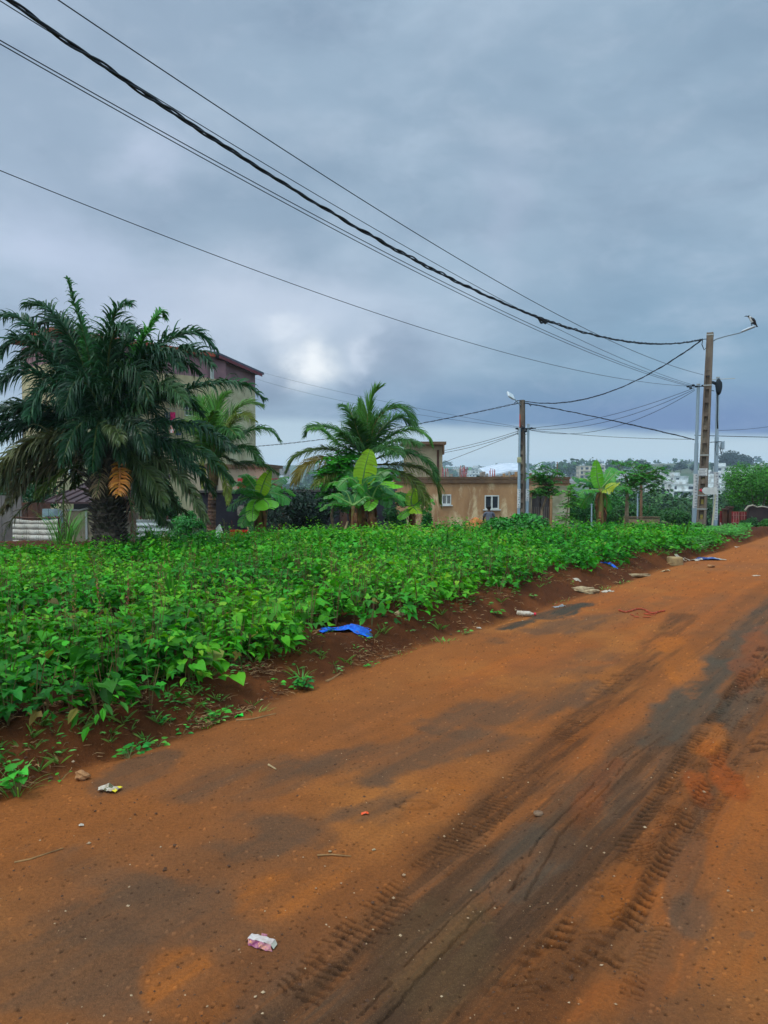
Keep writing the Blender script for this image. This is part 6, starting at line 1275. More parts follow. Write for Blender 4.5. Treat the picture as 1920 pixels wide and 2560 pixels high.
coconut(924, 1330, 918, 1160, 19.0, .11, 'coconut palm with upright feathery crown at the field edge, left of the stair tower', [
    ([(1112, 480), (1112, 330), (1150, 200), (1190, 160)], -.2, dict(L=.55, col=LG, ang=(35, 15), droop=.15)),
    ([(1105, 480), (1080, 350), (1065, 240)], .3, dict(L=.36, col=LG, ang=(30, 15))),
    ([(1090, 500), (1040, 380), (1000, 290), (960, 270)], .5, dict(L=.55, col=DG, droop=.5)),
    ([(1060, 540), (980, 440), (880, 400), (780, 395), (745, 440)], .4, dict(L=.60, col=DG, droop=.6)),
    ([(1060, 560), (940, 500), (850, 420), (770, 410)], -.3, dict(L=.45, col=LG, droop=.7)),
    ([(1050, 590), (920, 535), (800, 530), (690, 570), (635, 650)], .3, dict(L=.62, col=(.07, .12, .025), droop=.7)),
    ([(1050, 620), (930, 590), (820, 590), (730, 640), (680, 720)], -.6, dict(L=.62, col=GO, droop=.9)),
    ([(1060, 640), (960, 640), (870, 680), (800, 740)], -.9, dict(L=.55, col=YG, droop=.9)),
    ([(1130, 500), (1150, 380), (1220, 300), (1320, 290), (1390, 380)], -.5, dict(L=.70, col=DG, droop=.7)),
    ([(1130, 520), (1200, 400), (1290, 340), (1370, 380)], .6, dict(L=.7, col=DG, droop=.7)),
    ([(1140, 540), (1250, 450), (1370, 410), (1460, 450), (1490, 500)], .2, dict(L=.5, col=LG, droop=.8)),
    ([(1140, 560), (1240, 490), (1330, 480), (1420, 500)], -1.0, dict(L=.55, col=DG, droop=.8)),
    ([(1150, 590), (1270, 550), (1390, 560), (1480, 620), (1520, 700)], -.2, dict(L=.58, col=DG, droop=.8)),
    ([(1150, 620), (1290, 620), (1420, 640), (1510, 720), (1540, 840)], .5, dict(L=.68, col=YG, droop=.9)),
    ([(1140, 640), (1260, 660), (1360, 700), (1440, 790), (1450, 860)], -.6, dict(L=.6, col=YG, droop=.9)),
    ([(1090, 520), (1050, 420), (1030, 350)], -.8, dict(L=.6, col=DG, droop=.4)), ([(1120, 500), (1150, 400), (1190, 330)], .9, dict(L=.6, col=DG, droop=.4)),
    ([(1080, 540), (1000, 480), (960, 430)], -1.2, dict(L=.6, col=DG, droop=.6)), ([(1150, 550), (1230, 520), (1300, 560)], -1.4, dict(L=.6, col=DG, droop=.7))], 71, 450, 900)
coconut(526, 1335, 533, 1175, 17.0, .09, 'coconut palm with yellowish green crown and ringed reddish trunk behind the oil palm fronds', [
    ([(1270, 1080), (1270, 950), (1290, 850), (1340, 800)], .3, dict(L=.65, col=LG, ang=(35, 15))),
    ([(1250, 1080), (1220, 960), (1200, 860), (1170, 820)], .3, dict(L=.6, col=LG)),
    ([(1290, 1080), (1370, 920), (1460, 850), (1540, 860)], .2, dict(L=.6, col=(.08, .17, .03), droop=.6)),
    ([(1300, 1090), (1380, 960), (1440, 920), (1500, 950)], -.6, dict(L=.5, col=YG, droop=.7)),
    ([(1310, 1110), (1420, 1040), (1520, 1000), (1600, 1010), (1650, 1060)], .2, dict(L=.5, col=DG, droop=.8)),
    ([(1310, 1140), (1410, 1110), (1480, 1120), (1550, 1200)], -.3, dict(L=.45, col=DG, droop=.8)),
    ([(1300, 1160), (1400, 1200), (1540, 1210), (1640, 1260)], .3, dict(L=.42, col=(.06, .11, .025), droop=.8)),
    ([(1240, 1100), (1170, 1000), (1100, 960), (1060, 1000)], .4, dict(L=.55, col=(.10, .17, .04), droop=.7)),
    ([(1240, 1140), (1200, 1200), (1205, 1290), (1200, 1340)], -.2, dict(L=.22, col=(.25, .28, .04), droop=.8, n=30, w=.04)),
    ([(1290, 1180), (1330, 1270), (1350, 1380), (1350, 1440)], -.3, dict(L=.28, col=(.20, .24, .035), droop=.8, n=34, w=.04)),
    ([(1250, 1080), (1230, 980), (1270, 900)], -1.0, dict(L=.6, col=LG, droop=.5)), ([(1300, 1080), (1350, 1000), (1400, 1040)], -1.2, dict(L=.6, col=DG, droop=.7)), ([(1230, 1120), (1130, 1090), (1060, 1150)], .8, dict(L=.5, col=DG, droop=.8))], 72, 0, 650)

# ------------------------------------------------------------------ banana plants
def banana_leaf(rt, pts, w, col, seed, fold=.25, tear=.25, name='leaf'):
    rnd = random.Random(seed); n = 46; q, T = crv(pts, n); mb = MB(); V = []; L = []; TT = []; C = []; rng = np.random.default_rng(seed)
    up = np.array([0, 0, 1.0]); U = up-T*T[:, 2:3]+np.array([0, -1.0, 0])*(.3+1.6*T[:, 2:3]**2); U -= T*(U*T).sum(1, keepdims=True); U /= np.linalg.norm(U, axis=1, keepdims=True); S = np.cross(T, U)
    def wd(t): return w*.5*max(0, math.sin(math.pi*min(1, max(0, (t-.10)/.92))**.75))**.55 if t > .1 else .0
    b = 0
    for sg in (-1, 1):
        off = 0; sh = 0
        for i in range(4, n-1):
            if rnd.random() < tear: off = rnd.uniform(-.35, .1); sh = rnd.uniform(.0, .25); gp = .35
            else: gp = 0
            t0, t1 = i/(n-1), (i+1)/(n-1); row = []
            for (k, t, g) in ((i, t0, gp), (i+1, t1, 0)):
                W_ = wd(t); base = q[k]; d = S[k]*sg+U[k]*(fold+off)+T[k]*.25
                for f in (0, .4, .75, 1):
                    p = base+d*W_*f+T[k]*(g*.02+sh*.05*f)-up*(W_*.35*f*f*(1-off)); row.append(p)
            V += row; L += [b, b+1, b+5, b+4, b+1, b+2, b+6, b+5, b+2, b+3, b+7, b+6]; TT += [4, 4, 4]; b += 8; c = np.array(col)*(1+.12*math.sin(i*1.7))*(1+rnd.uniform(-.08, .08)); C += [c*1.15, c, c, c*.95]*2
    o = np_mesh(name, np.array(V), L, TT, leafmat('banana_leaf', rough=.35, spec=.45, trans=.35), rt, cols=np.clip(np.array(C), 0, 1), smooth=False)
    m = MB(); m.tube([Vector(v) for v in q[::3]], [.022*(1.4-1.2*i/len(q[::3])) for i in range(len(q[::3]))], 5); k = m.build('midrib', mat('banana_rib', (.16, .30, .06, 1), (.12, .22, .05, 1), 5, .5), rt, smooth=True); k.parent = o
    return o
def banana(px, pyb, cx, cy, D, r, label, leaves, seed, ox, oy, sc, group=None, stems=1):
    rnd = random.Random(seed); b = P(px, pyb, D); tp = P(cx, cy, D); z0 = Z(b.x, D)-.1; rt = root('banana_plant', (b.x, D, z0), label, 'banana plant', group)
    n = 12; pts = [Vector((b.x+(tp.x-b.x)*k/n, D, z0+(tp.z-z0)*k/n)) for k in range(n+1)]; mb = MB(); mb.tube(pts, [r*(1.15-.5*k/n) for k in range(n+1)], 12, jit=.06, rnd=rnd)
    mb.build('trunk', mat('banana_trunk', lin(120, 74, 44), lin(70, 50, 34), 4, .8, .3, 20, c3=lin(120, 140, 60), s3=2, a3=.5, stretch=(2, 2, .5)), rt, smooth=True)
    mb = MB()        # dry hanging sheaths
    for i in range(26):
        a = rnd.uniform(0, 6.28); k = rnd.uniform(.35, .95); c = Vector((b.x+(tp.x-b.x)*k, D, z0+(tp.z-z0)*k)); d = Vector((math.cos(a), math.sin(a), 0)); s = Vector((-d.y, d.x, 0))*rnd.uniform(.02, .05); l = rnd.uniform(.2, .6)
        p = [c+d*r*.9, c+d*(r*1.5)+Vector((0, 0, -l*.4)), c+d*(r*1.2)+Vector((0, 0, -l))]; mb.quad(p[0]-s, p[0]+s, p[1]+s*.9, p[1]-s*.9); mb.quad(p[1]-s*.9, p[1]+s*.9, p[2]+s*.2, p[2]-s*.2)
    mb.build('dry_sheath', mat('dry_sheath', lin(140, 90, 54), lin(90, 60, 40), 8, .9), rt)
    ex = []
    for i in range(8):
        a = rnd.uniform(.5, 2.4)*rnd.choice([-1, 1]); l = (.35+r*5)*rnd.uniform(.8, 1.2); dd = Vector((math.sin(a), rnd.uniform(-.2, .9), .6*math.cos(a)+.5)).normalized(); p3 = [tp+dd*l*.35, tp+dd*l*.7+Vector((0, 0, -.04*l)), tp+dd*l+Vector((0, 0, -.28*l))]; banana_leaf(rt, [tp]+p3, .10+r*1.5, rnd.choice([B2, B2, (.06, .30, .02)]), seed*77+i, tear=.4)
    for i, (z, dz, w, c) in enumerate(leaves):
        m = len(z); p = [P(*zp(a, cc, sc, ox, oy), D+dz*(k+1)/m) for k, (a, cc) in enumerate(z)]; banana_leaf(rt, [tp-Vector((0, 0, .05))]+p, w*1.12, tuple(k_*1.1 for k_ in c), seed*31+i, tear=.12 if c[1] > .3 else .3)
B1 = (.16, .48, .02); B2 = (.045, .24, .02); B3 = (.02, .13, .02); B4 = (.30, .50, .02)
banana(651, 1330, 651, 1243, 17.5, .11, 'banana plant with one upright lime leaf in front of the long dark wall', [
    ([(900, 440), (950, 300), (1020, 170)], -.1, .34, B4), ([(830, 460), (770, 340), (660, 240)], .2, .24, B1), ([(960, 440), (1080, 330), (1250, 265)], .5, .42, B3), ([(980, 480), (1120, 500), (1270, 590)], .1, .42, B2),
    ([(930, 560), (990, 620), (1000, 680)], -.9, .48, B1), ([(830, 580), (790, 700), (780, 840)], -.5, .30, B1), ([(780, 540), (640, 560), (450, 690)], .2, .34, B3), ([(790, 480), (650, 440), (450, 460)], .5, .34, B3), ([(760, 640), (700, 780), (620, 910)], -.3, .34, B2),
    ([(880, 720), (900, 820), (980, 865)], .3, .30, B2), ([(820, 760), (800, 860), (730, 940)], .4, .34, B2), ([(820, 500), (780, 440), (720, 430)], -.8, .4, B3)], 3, 480, 1140, 5.184)
CB = 'banana clump beside the coconut palm'
banana(902, 1318, 905, 1215, 18.0, .12, 'big banana plant with tall upright leaf and brown hanging sheaths, beside the coconut palm', [
    ([(1085, 700), (1100, 620), (1125, 530)], -.1, .52, B4), ([(1090, 730), (1075, 680), (1060, 600)], .2, .22, B1), ([(1110, 740), (1180, 700), (1300, 670)], .3, .34, B2), ([(1120, 750), (1210, 730), (1320, 745)], -.3, .36, B1), ([(1100, 770), (1130, 830), (1110, 890)], -.6, .34, B1),
    ([(1060, 740), (1000, 700), (930, 760)], -.2, .34, B2), ([(1050, 720), (1010, 650), (960, 620)], .5, .32, B2), ([(1070, 760), (1120, 700), (1190, 690)], -.7, .38, B3), ([(1100, 760), (1180, 780), (1250, 860)], .2, .36, B2), ([(1040, 770), (980, 820), (940, 840)], .4, .3, B3), ([(1060, 780), (1040, 850), (1000, 870)], -.4, .26, B2)], 5, 450, 900, 2.37, CB)
banana(931, 1318, 930, 1248, 17.6, .08, 'short banana stump with ragged brown sheaths right of the big banana plant', [
    ([(1150, 790), (1190, 740), (1270, 790)], -.2, .28, B3), ([(1130, 800), (1100, 760), (1050, 790)], .3, .28, B3), ([(1150, 800), (1160, 740), (1200, 700)], .3, .26, B2)], 6, 450, 900, 2.37, CB)
banana(884, 1318, 883, 1265, 17.4, .07, 'thin leaning banana sucker left of the big banana plant', [([(1010, 840), (990, 790), (960, 770)], .1, .2, B3), ([(1030, 840), (1050, 790), (1080, 780)], .2, .2, B2)], 7, 450, 900, 2.37, CB)
banana(1030, 1330, 1030, 1262, 18.5, .06, 'small bright green young banana plant in front of the brown house left end', [
    ([(1370, 840), (1375, 800), (1390, 760)], -.1, .30, B4), ([(1400, 850), (1440, 820), (1500, 825)], .1, .28, B1), ([(1360, 880), (1320, 910), (1295, 945)], -.3, .22, B1), ([(1380, 870), (1400, 890), (1410, 910)], -.5, .28, B4), ([(1350, 850), (1300, 820), (1250, 800)], .2, .26, B2), ([(1400, 870), (1450, 890), (1490, 860)], .3, .24, B2), ([(1350, 860), (1290, 850), (1230, 870)], .4, .24, B3)], 8, 450, 900, 2.37)
banana(1500, 1318, 1502, 1222, 22.0, .13, 'banana plant with one broad upright leaf and a yellow leaf right of the brown house', [
    ([(300, 480), (292, 400), (287, 320)], -.1, .36, (.12, .40, .02)), ([(260, 500), (180, 480), (95, 450)], .2, .34, B3), ([(350, 500), (390, 470), (415, 465)], .3, .3, B2), ([(350, 560), (420, 520), (480, 500)], -.4, .34, (.30, .36, .02)), ([(290, 560), (200, 560), (150, 600)], -.2, .36, B2), ([(350, 590), (370, 640), (400, 720)], .2, .28, B2), ([(330, 560), (390, 560), (440, 600)], .3, .36, B3), ([(270, 580), (200, 640), (170, 700)], .4, .34, B2)], 9, 1400, 1050, 3.19)
p = P(1509, 1318, 22.3); mb = MB(); mb.tube([(p.x, 22.3, Z(p.x, 22.3)-.1), (p.x, 22.3, P(0, 1268, 22.3).z)], [.09, .07], 10); o = mb.build('tree_stump', mat('stump', lin(116, 76, 50), lin(76, 52, 38), 5, .9), loc=p); tag(o, 'short brown stump touching the right banana trunk', 'stump')

# ------------------------------------------------------------------ slender trees and shrubs
def airy(px, pyb, D, crown, trunk, label, col, seed, n, name='sapling', leaf=.07, T=T_OVAL, tr=.04, stretch=1.0, cat='tree', sprays=40):
    """thin trunk, branches that end in feathery sprays of small leaves; crown = list of photo ellipses"""
    rng = np.random.default_rng(seed); rnd = random.Random(seed); b = P(px, pyb, D); z0 = Z(b.x, D)-.1; rt = root(name, (b.x, D, z0), label, cat)
    tpt = [Vector((b.x, D, z0))]+[P(x, y, D) for x, y in trunk]; mb = MB(); m = len(tpt); mb.tube(tpt, [tr*(1.2-.7*i/(m-1)) for i in range(m)], 8, jit=.06, rnd=rnd); parts = []
    for (cx, cy, rx, ry, k) in crown:
        c = P(cx, cy, D); RX, RY = rx*D/FPX, ry*D/FPX; j = min(range(m), key=lambda i: (tpt[i]-c).length+.3*(i == 0)); st = tpt[j]
        for s in range(k):
            d = rng.normal(0, 1, 3); d /= np.linalg.norm(d); r = rng.random()**.5; e = c+Vector((d[0]*RX*r, d[1]*RX*r, d[2]*RY*r)); 
            if s % 3 == 0: mb.tube([st, st.lerp(e, .6)+Vector((0, 0, .05)), e], [tr*.3, tr*.18, .006], 4)
            q = 18; t = np.linspace(0, 1, q); a = rng.uniform(0, 6.28); dirv = np.array([math.cos(a), math.sin(a), rng.uniform(-.35, .35)]); l = leaf*4.5
            ax = np.array(e[:])[None]+dirv[None]*(t[:, None]-.3)*l; ax[:, 2] -= .25*l*t*t
            sd = np.array([-math.sin(a), math.cos(a), 0])
            for sg in (-1, 1): parts.append(leaf_arrays(T, ax, np.tile(sd*sg+dirv*.5, (q, 1))+rng.normal(0, .2, (q, 3)), np.tile([0, 0, 1.], (q, 1))+rng.normal(0, .3, (q, 3)), leaf*rng.uniform(.7, 1.2, q), colvar(rng, q, np.array(col)*rnd.uniform(.6, 1.5), .08, .15)))
    mb.build('trunk', mat('pale_bark', lin(150, 130, 104), lin(104, 86, 66), 6, .85, .3), rt, smooth=True)
    V, L, T_, C = merge(parts); np_mesh('crown', V, L, T_, leafmat('leaf', trans=.25), rt, cols=C); return rt
airy(842, 1322, 18.6, [(842, 1160, 42, 32, 60), (835, 1200, 42, 26, 55), (845, 1235, 44, 20, 50), (870, 1140, 30, 16, 24), (815, 1180, 24, 22, 26), (860, 1260, 30, 12, 16)], [(829, 1290), (835, 1240), (840, 1180)], 'leafy bright green slender tree just left of the big banana plant', (.05, .32, .02), 11, 0, leaf=.095)
airy(1350, 1312, 24.5, [(1365, 1205, 40, 18, 34), (1350, 1185, 30, 20, 26), (1370, 1225, 34, 14, 26), (1345, 1228, 24, 10, 14), (1385, 1180, 26, 12, 12), (1360, 1162, 22, 8, 6)], [(1355, 1275), (1366, 1242), (1372, 1222)], 'thin crooked papaya like tree with pale stem in front of the brown house door', (.05, .22, .03), 12, 0, leaf=.085, tr=.045)
airy(1410, 1335, 21, [(1418, 1235, 22, 12, 10), (1425, 1262, 24, 10, 10), (1415, 1290, 24, 12, 12), (1440, 1245, 18, 10, 8), (1430, 1215, 14, 6, 4)], [(1416, 1300), (1420, 1260), (1422, 1230)], 'sparse lanky shrub with yellow green leaves at the right end of the brown house', (.09, .30, .03), 13, 0, name='shrub', leaf=.08, tr=.02, cat='shrub')
airy(1568, 1318, 23, [(1570, 1200, 34, 18, 24), (1600, 1190, 50, 22, 44), (1640, 1190, 30, 16, 26), (1575, 1225, 28, 14, 16), (1610, 1165, 30, 8, 12), (1625, 1215, 28, 12, 14), (1540, 1155, 14, 4, 4), (1575, 1155, 14, 5, 5), (1655, 1170, 14, 6, 6)], [(1567, 1280), (1568, 1240), (1575, 1215), (1600, 1195)], 'open crowned pale green tree rising above the low concrete wall', (.06, .25, .035), 14, 0, leaf=.085, tr=.06)
airy(1745, 1350, 20.5, [(1735, 1313, 22, 9, 20), (1725, 1330, 30, 10, 22), (1760, 1325, 20, 8, 14), (1745, 1340, 34, 8, 16)], [(1744, 1335), (1740, 1320)], 'bright green leafy shrub at the foot of the tall concrete pole', (.06, .30, .02), 15, 0, name='shrub', leaf=.07, tr=.02, cat='shrub')
tree(1290, 1335, 16.4, 130, 64, .02, 'dense rounded dark green bush at the crop edge in front of the rusty pole', (.03, .20, .018), 3600, .075, 51, name='bush', cat='bush', T=T_HEART, lumps=9)
tree(1215, 1330, 17.5, 60, 34, .02, 'small light green bush left of the dense rounded bush', (.07, .26, .02), 1100, .065, 52, name='bush', cat='bush', T=T_OVAL, lumps=5)
tree(765, 1345, 23, 210, 130, .05, 'very dark dense tree behind the banana plants, against the dark wall', (.010, .030, .014), 7000, .12, 53, lumps=12)
tree(470, 1350, 19, 90, 65, .05, 'bright green bush between the oil palm trunk and the dark wall', (.03, .20, .03), 2600, .08, 54, name='bush', cat='bush', lumps=7)
tree(505, 1350, 22, 60, 40, .05, 'low dark green bush beneath the yellowish coconut palm', (.02, .10, .02), 1500, .08, 55, name='bush', cat='bush', lumps=6)
tree(372, 1290, 24, 120, 110, .2, 'shaded green tree behind the oil palm on its right side', (.02, .09, .02), 3500, .12, 56, lumps=9)
tree(60, 1290, 25, 200, 130, .2, 'shaded green tree behind the oil palm at the left edge', (.02, .09, .025), 4500, .12, 57, lumps=10)
tree(420, 1300, 22.5, 100, 90, .2, 'mid green tree between the oil palm and the tall building', (.025, .10, .02), 3000, .10, 58, lumps=8)
tree(985, 1325, 21, 70, 60, .1, 'dark green bush beside the small young banana plant', (.02, .11, .02), 1800, .08, 59, name='bush', cat='bush', lumps=6)
tree(1068, 1335, 17.5, 28, 62, .05, 'narrow green climbing shrub at the left end of the brown house', (.03, .17, .03), 900, .07, 60, name='shrub', cat='shrub', lumps=5)
def tuft(px, py, n, h, w, col, seed, label, name='grass_tuft', cat='grass tuft', group=None, D=None, zoff=0, spread=.06, lean=.5):
    g = P(px, py, D) if D else G(px, py); z = Z(g.x, g.y); rng = np.random.default_rng(seed); V = []; L = []; TT = []; C = []; b = 0
    for i in range(n):
        a = rng.uniform(0, 6.28); r = spread*rng.random(); p = np.array([g.x+r*math.cos(a), g.y+r*math.sin(a), z-.01]); d = np.array([math.cos(a)*lean*rng.uniform(.3, 1.2), math.sin(a)*lean*rng.uniform(.3, 1.2), 1]); d /= np.linalg.norm(d); hh = h*rng.uniform(.5, 1.1); s = np.array([-math.sin(a), math.cos(a), 0]); c = np.array(col)*rng.uniform(.7, 1.4)
        for k in range(5):
            ww = w*(1, .95, .8, .5, .05)[k]; V += [p-s*ww, p+s*ww]; C += [c, c]; p = p+d*hh/4; d = d+np.array([math.cos(a)*.1, math.sin(a)*.1, -.28]); d /= np.linalg.norm(d)
        for k in range(4): L += [b+2*k, b+2*k+1, b+2*k+3, b+2*k+2]; TT.append(4)
        b += 10
    o = np_mesh(name, np.array(V), L, TT, leafmat('leaf'), loc=(g.x, g.y, z), cols=np.array(C)); return tag(o, label, cat, group)
tuft(160, 1345, 90, 1.1, .010, (.08, .28, .03), 1, 'tall bright grass tuft in front of the board shack left of the oil palm', D=16.5, spread=.3, lean=.35)
tuft(395, 1350, 70, .8, .010, (.06, .26, .03), 2, 'grass tuft right of the oil palm trunk', D=15.0, spread=.3, lean=.4)
tuft(1195, 1335, 80, .62, .010, (.14, .24, .03), 3, 'tall yellowish grass below the brown house windows', D=18.5, spread=.5, lean=.3)
tuft(1150, 1335, 60, .55, .010, (.16, .26, .03), 4, 'tall yellowish grass left of the larger house window', D=18.5, spread=.5, lean=.3)
tuft(1110, 1345, 16, .55, .022, (.10, .36, .04), 5, 'broad bladed maize like plant under the small house window', D=16.8, spread=.08, name='maize_plant', cat='maize plant')
tuft(985, 1335, 16, .55, .022, (.08, .34, .04), 6, 'broad bladed maize like plant right of the banana clump', D=17, spread=.08, name='maize_plant', cat='maize plant')
tuft(40, 1935, 16, .24, .004, (.14, .30, .04), 7, 'thin grass tuft on the bank at the left edge', spread=.05, lean=.8)
tuft(755, 1650, 22, .20, .004, (.09, .30, .04), 8, 'thin grass tuft hanging over the bank below the crop', spread=.05, lean=.7)
tuft(1005, 1638, 34, .06, .004, (.13, .30, .04), 9, 'low grass patch at the road edge, nearer of the two in the middle', spread=.12, lean=.9)
tuft(1045, 1640-18, 26, .05, .004, (.14, .28, .04), 10, 'low grass patch just right of another at the road edge', spread=.12, lean=.9)
tuft(1110, 1605, 40, .07, .004, (.10, .30, .03), 11, 'low green grass patch at the road edge past the blue cloth', spread=.15, lean=.9)
tuft(512, 1812, 40, .07, .004, (.12, .34, .04), 12, 'bright low grass patch by the green scrap', spread=.07, lean=.8)
tuft(1515, 1440, 60, .08, .006, (.13, .24, .04), 13, 'straggly grass on the bank beneath the blue bag', spread=.3, lean=.9)
tuft(1550, 1447, 50, .07, .006, (.12, .28, .04), 14, 'straggly grass on the bank right of the blue bag', spread=.3, lean=.9)
tuft(1390, 1494, 40, .06, .005, (.14, .24, .05), 15, 'sparse dry grass on the bank above the grey silt', spread=.3, lean=.9)
tuft(640, 1785, 14, .10, .003, (.13, .26, .04), 16, 'wispy grass blades on the bank left of the forked weed', spread=.08, lean=.9)
tuft(1640, 1382, 80, .10, .008, (.10, .27, .04), 17, 'grass clump on the verge left of the cement block', spread=.4, lean=.9)
# low greens around the pole foot
def verge_green():
    rng = np.random.default_rng(9); parts = []; n = 0
    while n < 620:
        px = rng.uniform(1650, 1870); y = 1/rng.uniform(1/23.5, 1/15.0); x = (px-960)/FPX*y; u, v = uv(x, y); ve = float(np.interp(u, EU, EV))
        if v < ve+.05 or v > ve+2.6 or vn(x, y, 1.1, 5) < -.12: continue
        k = 9; a = rng.uniform(0, 6.28, k); z = Z(x, y); p = np.stack([x+.12*np.cos(a)*rng.random(k), y+.12*np.sin(a)*rng.random(k), z+rng.uniform(.02, .16, k)], 1)
        parts.append(leaf_arrays(T_OVAL, p, np.stack([np.cos(a), np.sin(a), .3+0*a], 1), np.stack([0*a, -.3+0*a, 1+0*a], 1), np.full(k, .085), colvar(rng, k, (.06, .26, .025), .1, .3))); n += 1
    V, L, T_, C = merge(parts); tag(np_mesh('verge_weeds', V, L, T_, leafmat('leaf'), cols=C), 'low green weeds covering the verge around the foot of the tall pole', 'weeds', kind='stuff')
verge_green()
def weed(px, py, n, h, leaf, col, seed, label, T=T_HEART, spread=.07, group=None):
    g = G(px, py); z = Z(g.x, g.y); rng = np.random.default_rng(seed); rt = root('weed', (g.x, g.y, z), label, 'weed', group); mb = MB(); a = rng.uniform(0, 6.28, n); r = spread*np.sqrt(rng.random(n)); hz = h*rng.uniform(.25, 1, n); p = np.stack([g.x+r*np.cos(a), g.y+r*np.sin(a), z+hz], 1)
    for i in range(n): mb.tube([(g.x, g.y, z-.01), (g.x+(p[i, 0]-g.x)*.6, g.y+(p[i, 1]-g.y)*.6, z+hz[i]*.7), tuple(p[i])], [.003, .002, .0012], 3, False)
    mb.build('stem', mat('crop_stem', (.10, .12, .03, 1), (.16, .06, .03, 1), 6, .7), rt)
    V, L, T_, C = leaf_arrays(T, p, np.stack([np.cos(a), np.sin(a), .1+0*a], 1), np.stack([-.3*np.cos(a), -.3*np.sin(a)-.2, 1+0*a], 1)+rng.normal(0, .2, (n, 3)), leaf*rng.uniform(.6, 1.2, n), colvar(rng, n, col, .06, .2)); np_mesh('leaves', V, L, T_, leafmat('crop_leaf'), rt, cols=C)
W1 = (.05, .30, .025)
for i, a in enumerate([(45, 1925, 14, .16, .065, W1, 'heart leaved weed on the bank at the left edge'), (340, 1880, 16, .05, .05, (.03, .28, .04), 'small bright weed at the road edge above the white wrapper'), (545, 1755, 12, .07, .045, W1, 'two leaved weed in the middle of the brown bank'), (540, 1770-8, 8, .05, .035, (.12, .3, .04), 'tiny yellowish seedling beside the two leaved weed'), (758, 1722, 26, .10, .05, (.04, .27, .05), 'forked leafy weed at the road edge below the blue cloth'), (748, 1690, 14, .12, .045, W1, 'leafy weed just above the forked weed'), (320, 1845, 8, .05, .04, W1, 'small rosette on the bank left of the green scrap'), (425, 1757, 4, .03, .06, (.03, .28, .05), 'flat dark green leaf cluster under the crop edge'), (468, 1715, 5, .06, .05, W1, 'single seedling below the crop left of centre'), (395, 1790, 6, .04, .04, (.10, .34, .04), 'pale seedling on the bank nearest the crop'), (455, 1836, 5, .03, .035, (.05, .35, .05), 'bright leaf rosette close to the road edge'), (690, 1670, 5, .05, .04, W1, 'seedling below the crop right of the grass tuft'), (838, 1625, 7, .05, .035, (.10, .2, .05), 'reddish seedling below the blue cloth'), (930, 1668, 8, .04, .03, W1, 'seedling at the road edge right of the forked weed'), (150, 1890, 4, .03, .03, W1, 'tiny seedling above the rock'), (1240, 1500, 10, .06, .05, W1, 'weed at the crop edge past the blue cloth'), (1165, 1555, 9, .05, .04, (.08, .26, .04), 'weed on the bank left of the grey silt'), (1330, 1470, 9, .05, .04, (.09, .24, .04), 'weed on the bank above the grey silt')]): weed(*a[:6], 500+i, a[6])

# ------------------------------------------------------------------ small things on the road
def crumple(name, px, py, sx, sy, sz, rz, m, label, cat, seed, nx=14, ny=9, amp=.25, group=None, fold=1.0):
    g = G(px, py); rng = np.random.default_rng(seed); M = Matrix.Rotation(rz, 3, 'Z'); gr = []
    for j in range(ny+1):
        row = []
        for i in range(nx+1):
            u, v = i/nx-.5, j/ny-.5; ed = 1+.25*float(vn(i*.6, j*.6, 1, seed+3)); w = sx*u*ed, sy*v*(1+.5*float(vn(i*.5, 3, 1, seed+5)))
            z = sz*(max(0, .5+float(fbm(i*.35, j*.45, 1, 3, seed))*1.5)*(1-(2*abs(u))**2*.6)*(1-(2*abs(v))**2*.5))
            p = g+M@Vector((w[0], w[1], 0)); row.append(Vector((p.x, p.y, Z(p.x, p.y)+.006+z)))
        gr.append(row)
    mb = MB()
    for j in range(ny):
        for i in range(nx):
            if isinstance(m, list): mb.mi = int(min(len(m)-1, max(0, (i/nx+.15*math.sin(j*1.3))*len(m))))
            mb.quad(gr[j][i], gr[j][i+1], gr[j+1][i+1], gr[j+1][i])
    o = mb.build(name, m, loc=g); md = o.modifiers.new('s', 'SOLIDIFY'); md.thickness = .002; return tag(o, label, cat, group)
m_blue = mat('blue_cloth', (.004, .07, .50, 1), (.012, .17, .72, 1), 14, .5, .6, 20, c3=(.10, .09, .14, 1), s3=10, a3=.35)
m_pw = mat('plastic_white', lin(196, 184, 166), lin(150, 128, 104), 30, .5, spec=.4); m_py = mat('plastic_yellow', lin(220, 196, 40), None, rough=.4); m_pg = mat('plastic_olive', lin(96, 90, 60), None, rough=.5)
crumple('blue_cloth', 866, 1574, .50, .18, .035, .10, m_blue, 'crumpled bright blue plastic sheet lying at the foot of the crop', 'plastic sheet', 3, 22, 10)
crumple('blue_bag', 1522, 1412, .36, .10, .045, -.95, m_blue, 'bright blue plastic bag on the bank further up the road', 'plastic bag', 5)
crumple('snack_wrapper', 272, 1977, .115, .055, .03, -.15, [m_pw, m_pw, m_pg, m_pw, m_pw, m_py], 'white torn wrapper with yellow corner near the rock on the left', 'wrapper', 8, 12, 7)
crumple('paper_scrap', 203, 2066, .022, .016, .008, .5, m_pw, 'tiny white scrap below the wrapper and rock', 'scrap', 9, 5, 4)
crumple('green_scrap', 597, 1793, .06, .045, .03, .2, mat('plastic_green', lin(30, 200, 60), None, rough=.4), 'bright green plastic scrap at the road edge', 'scrap', 10, 8, 6)
crumple('orange_scrap', 912, 2037, .036, .018, .012, .1, mat('plastic_orange', lin(220, 80, 30), None, rough=.4), 'small orange scrap in the middle of the road', 'scrap', 11, 6, 4)
crumple('cloth_rag', 1764, 1377, .7, .35, .05, .2, [m_pw, mat('rag_blue', lin(40, 60, 110), None), mat('rag_blue2', lin(60, 80, 130), None), m_pw], 'dirty blue and white rag on the verge near the tall pole', 'rag', 12)
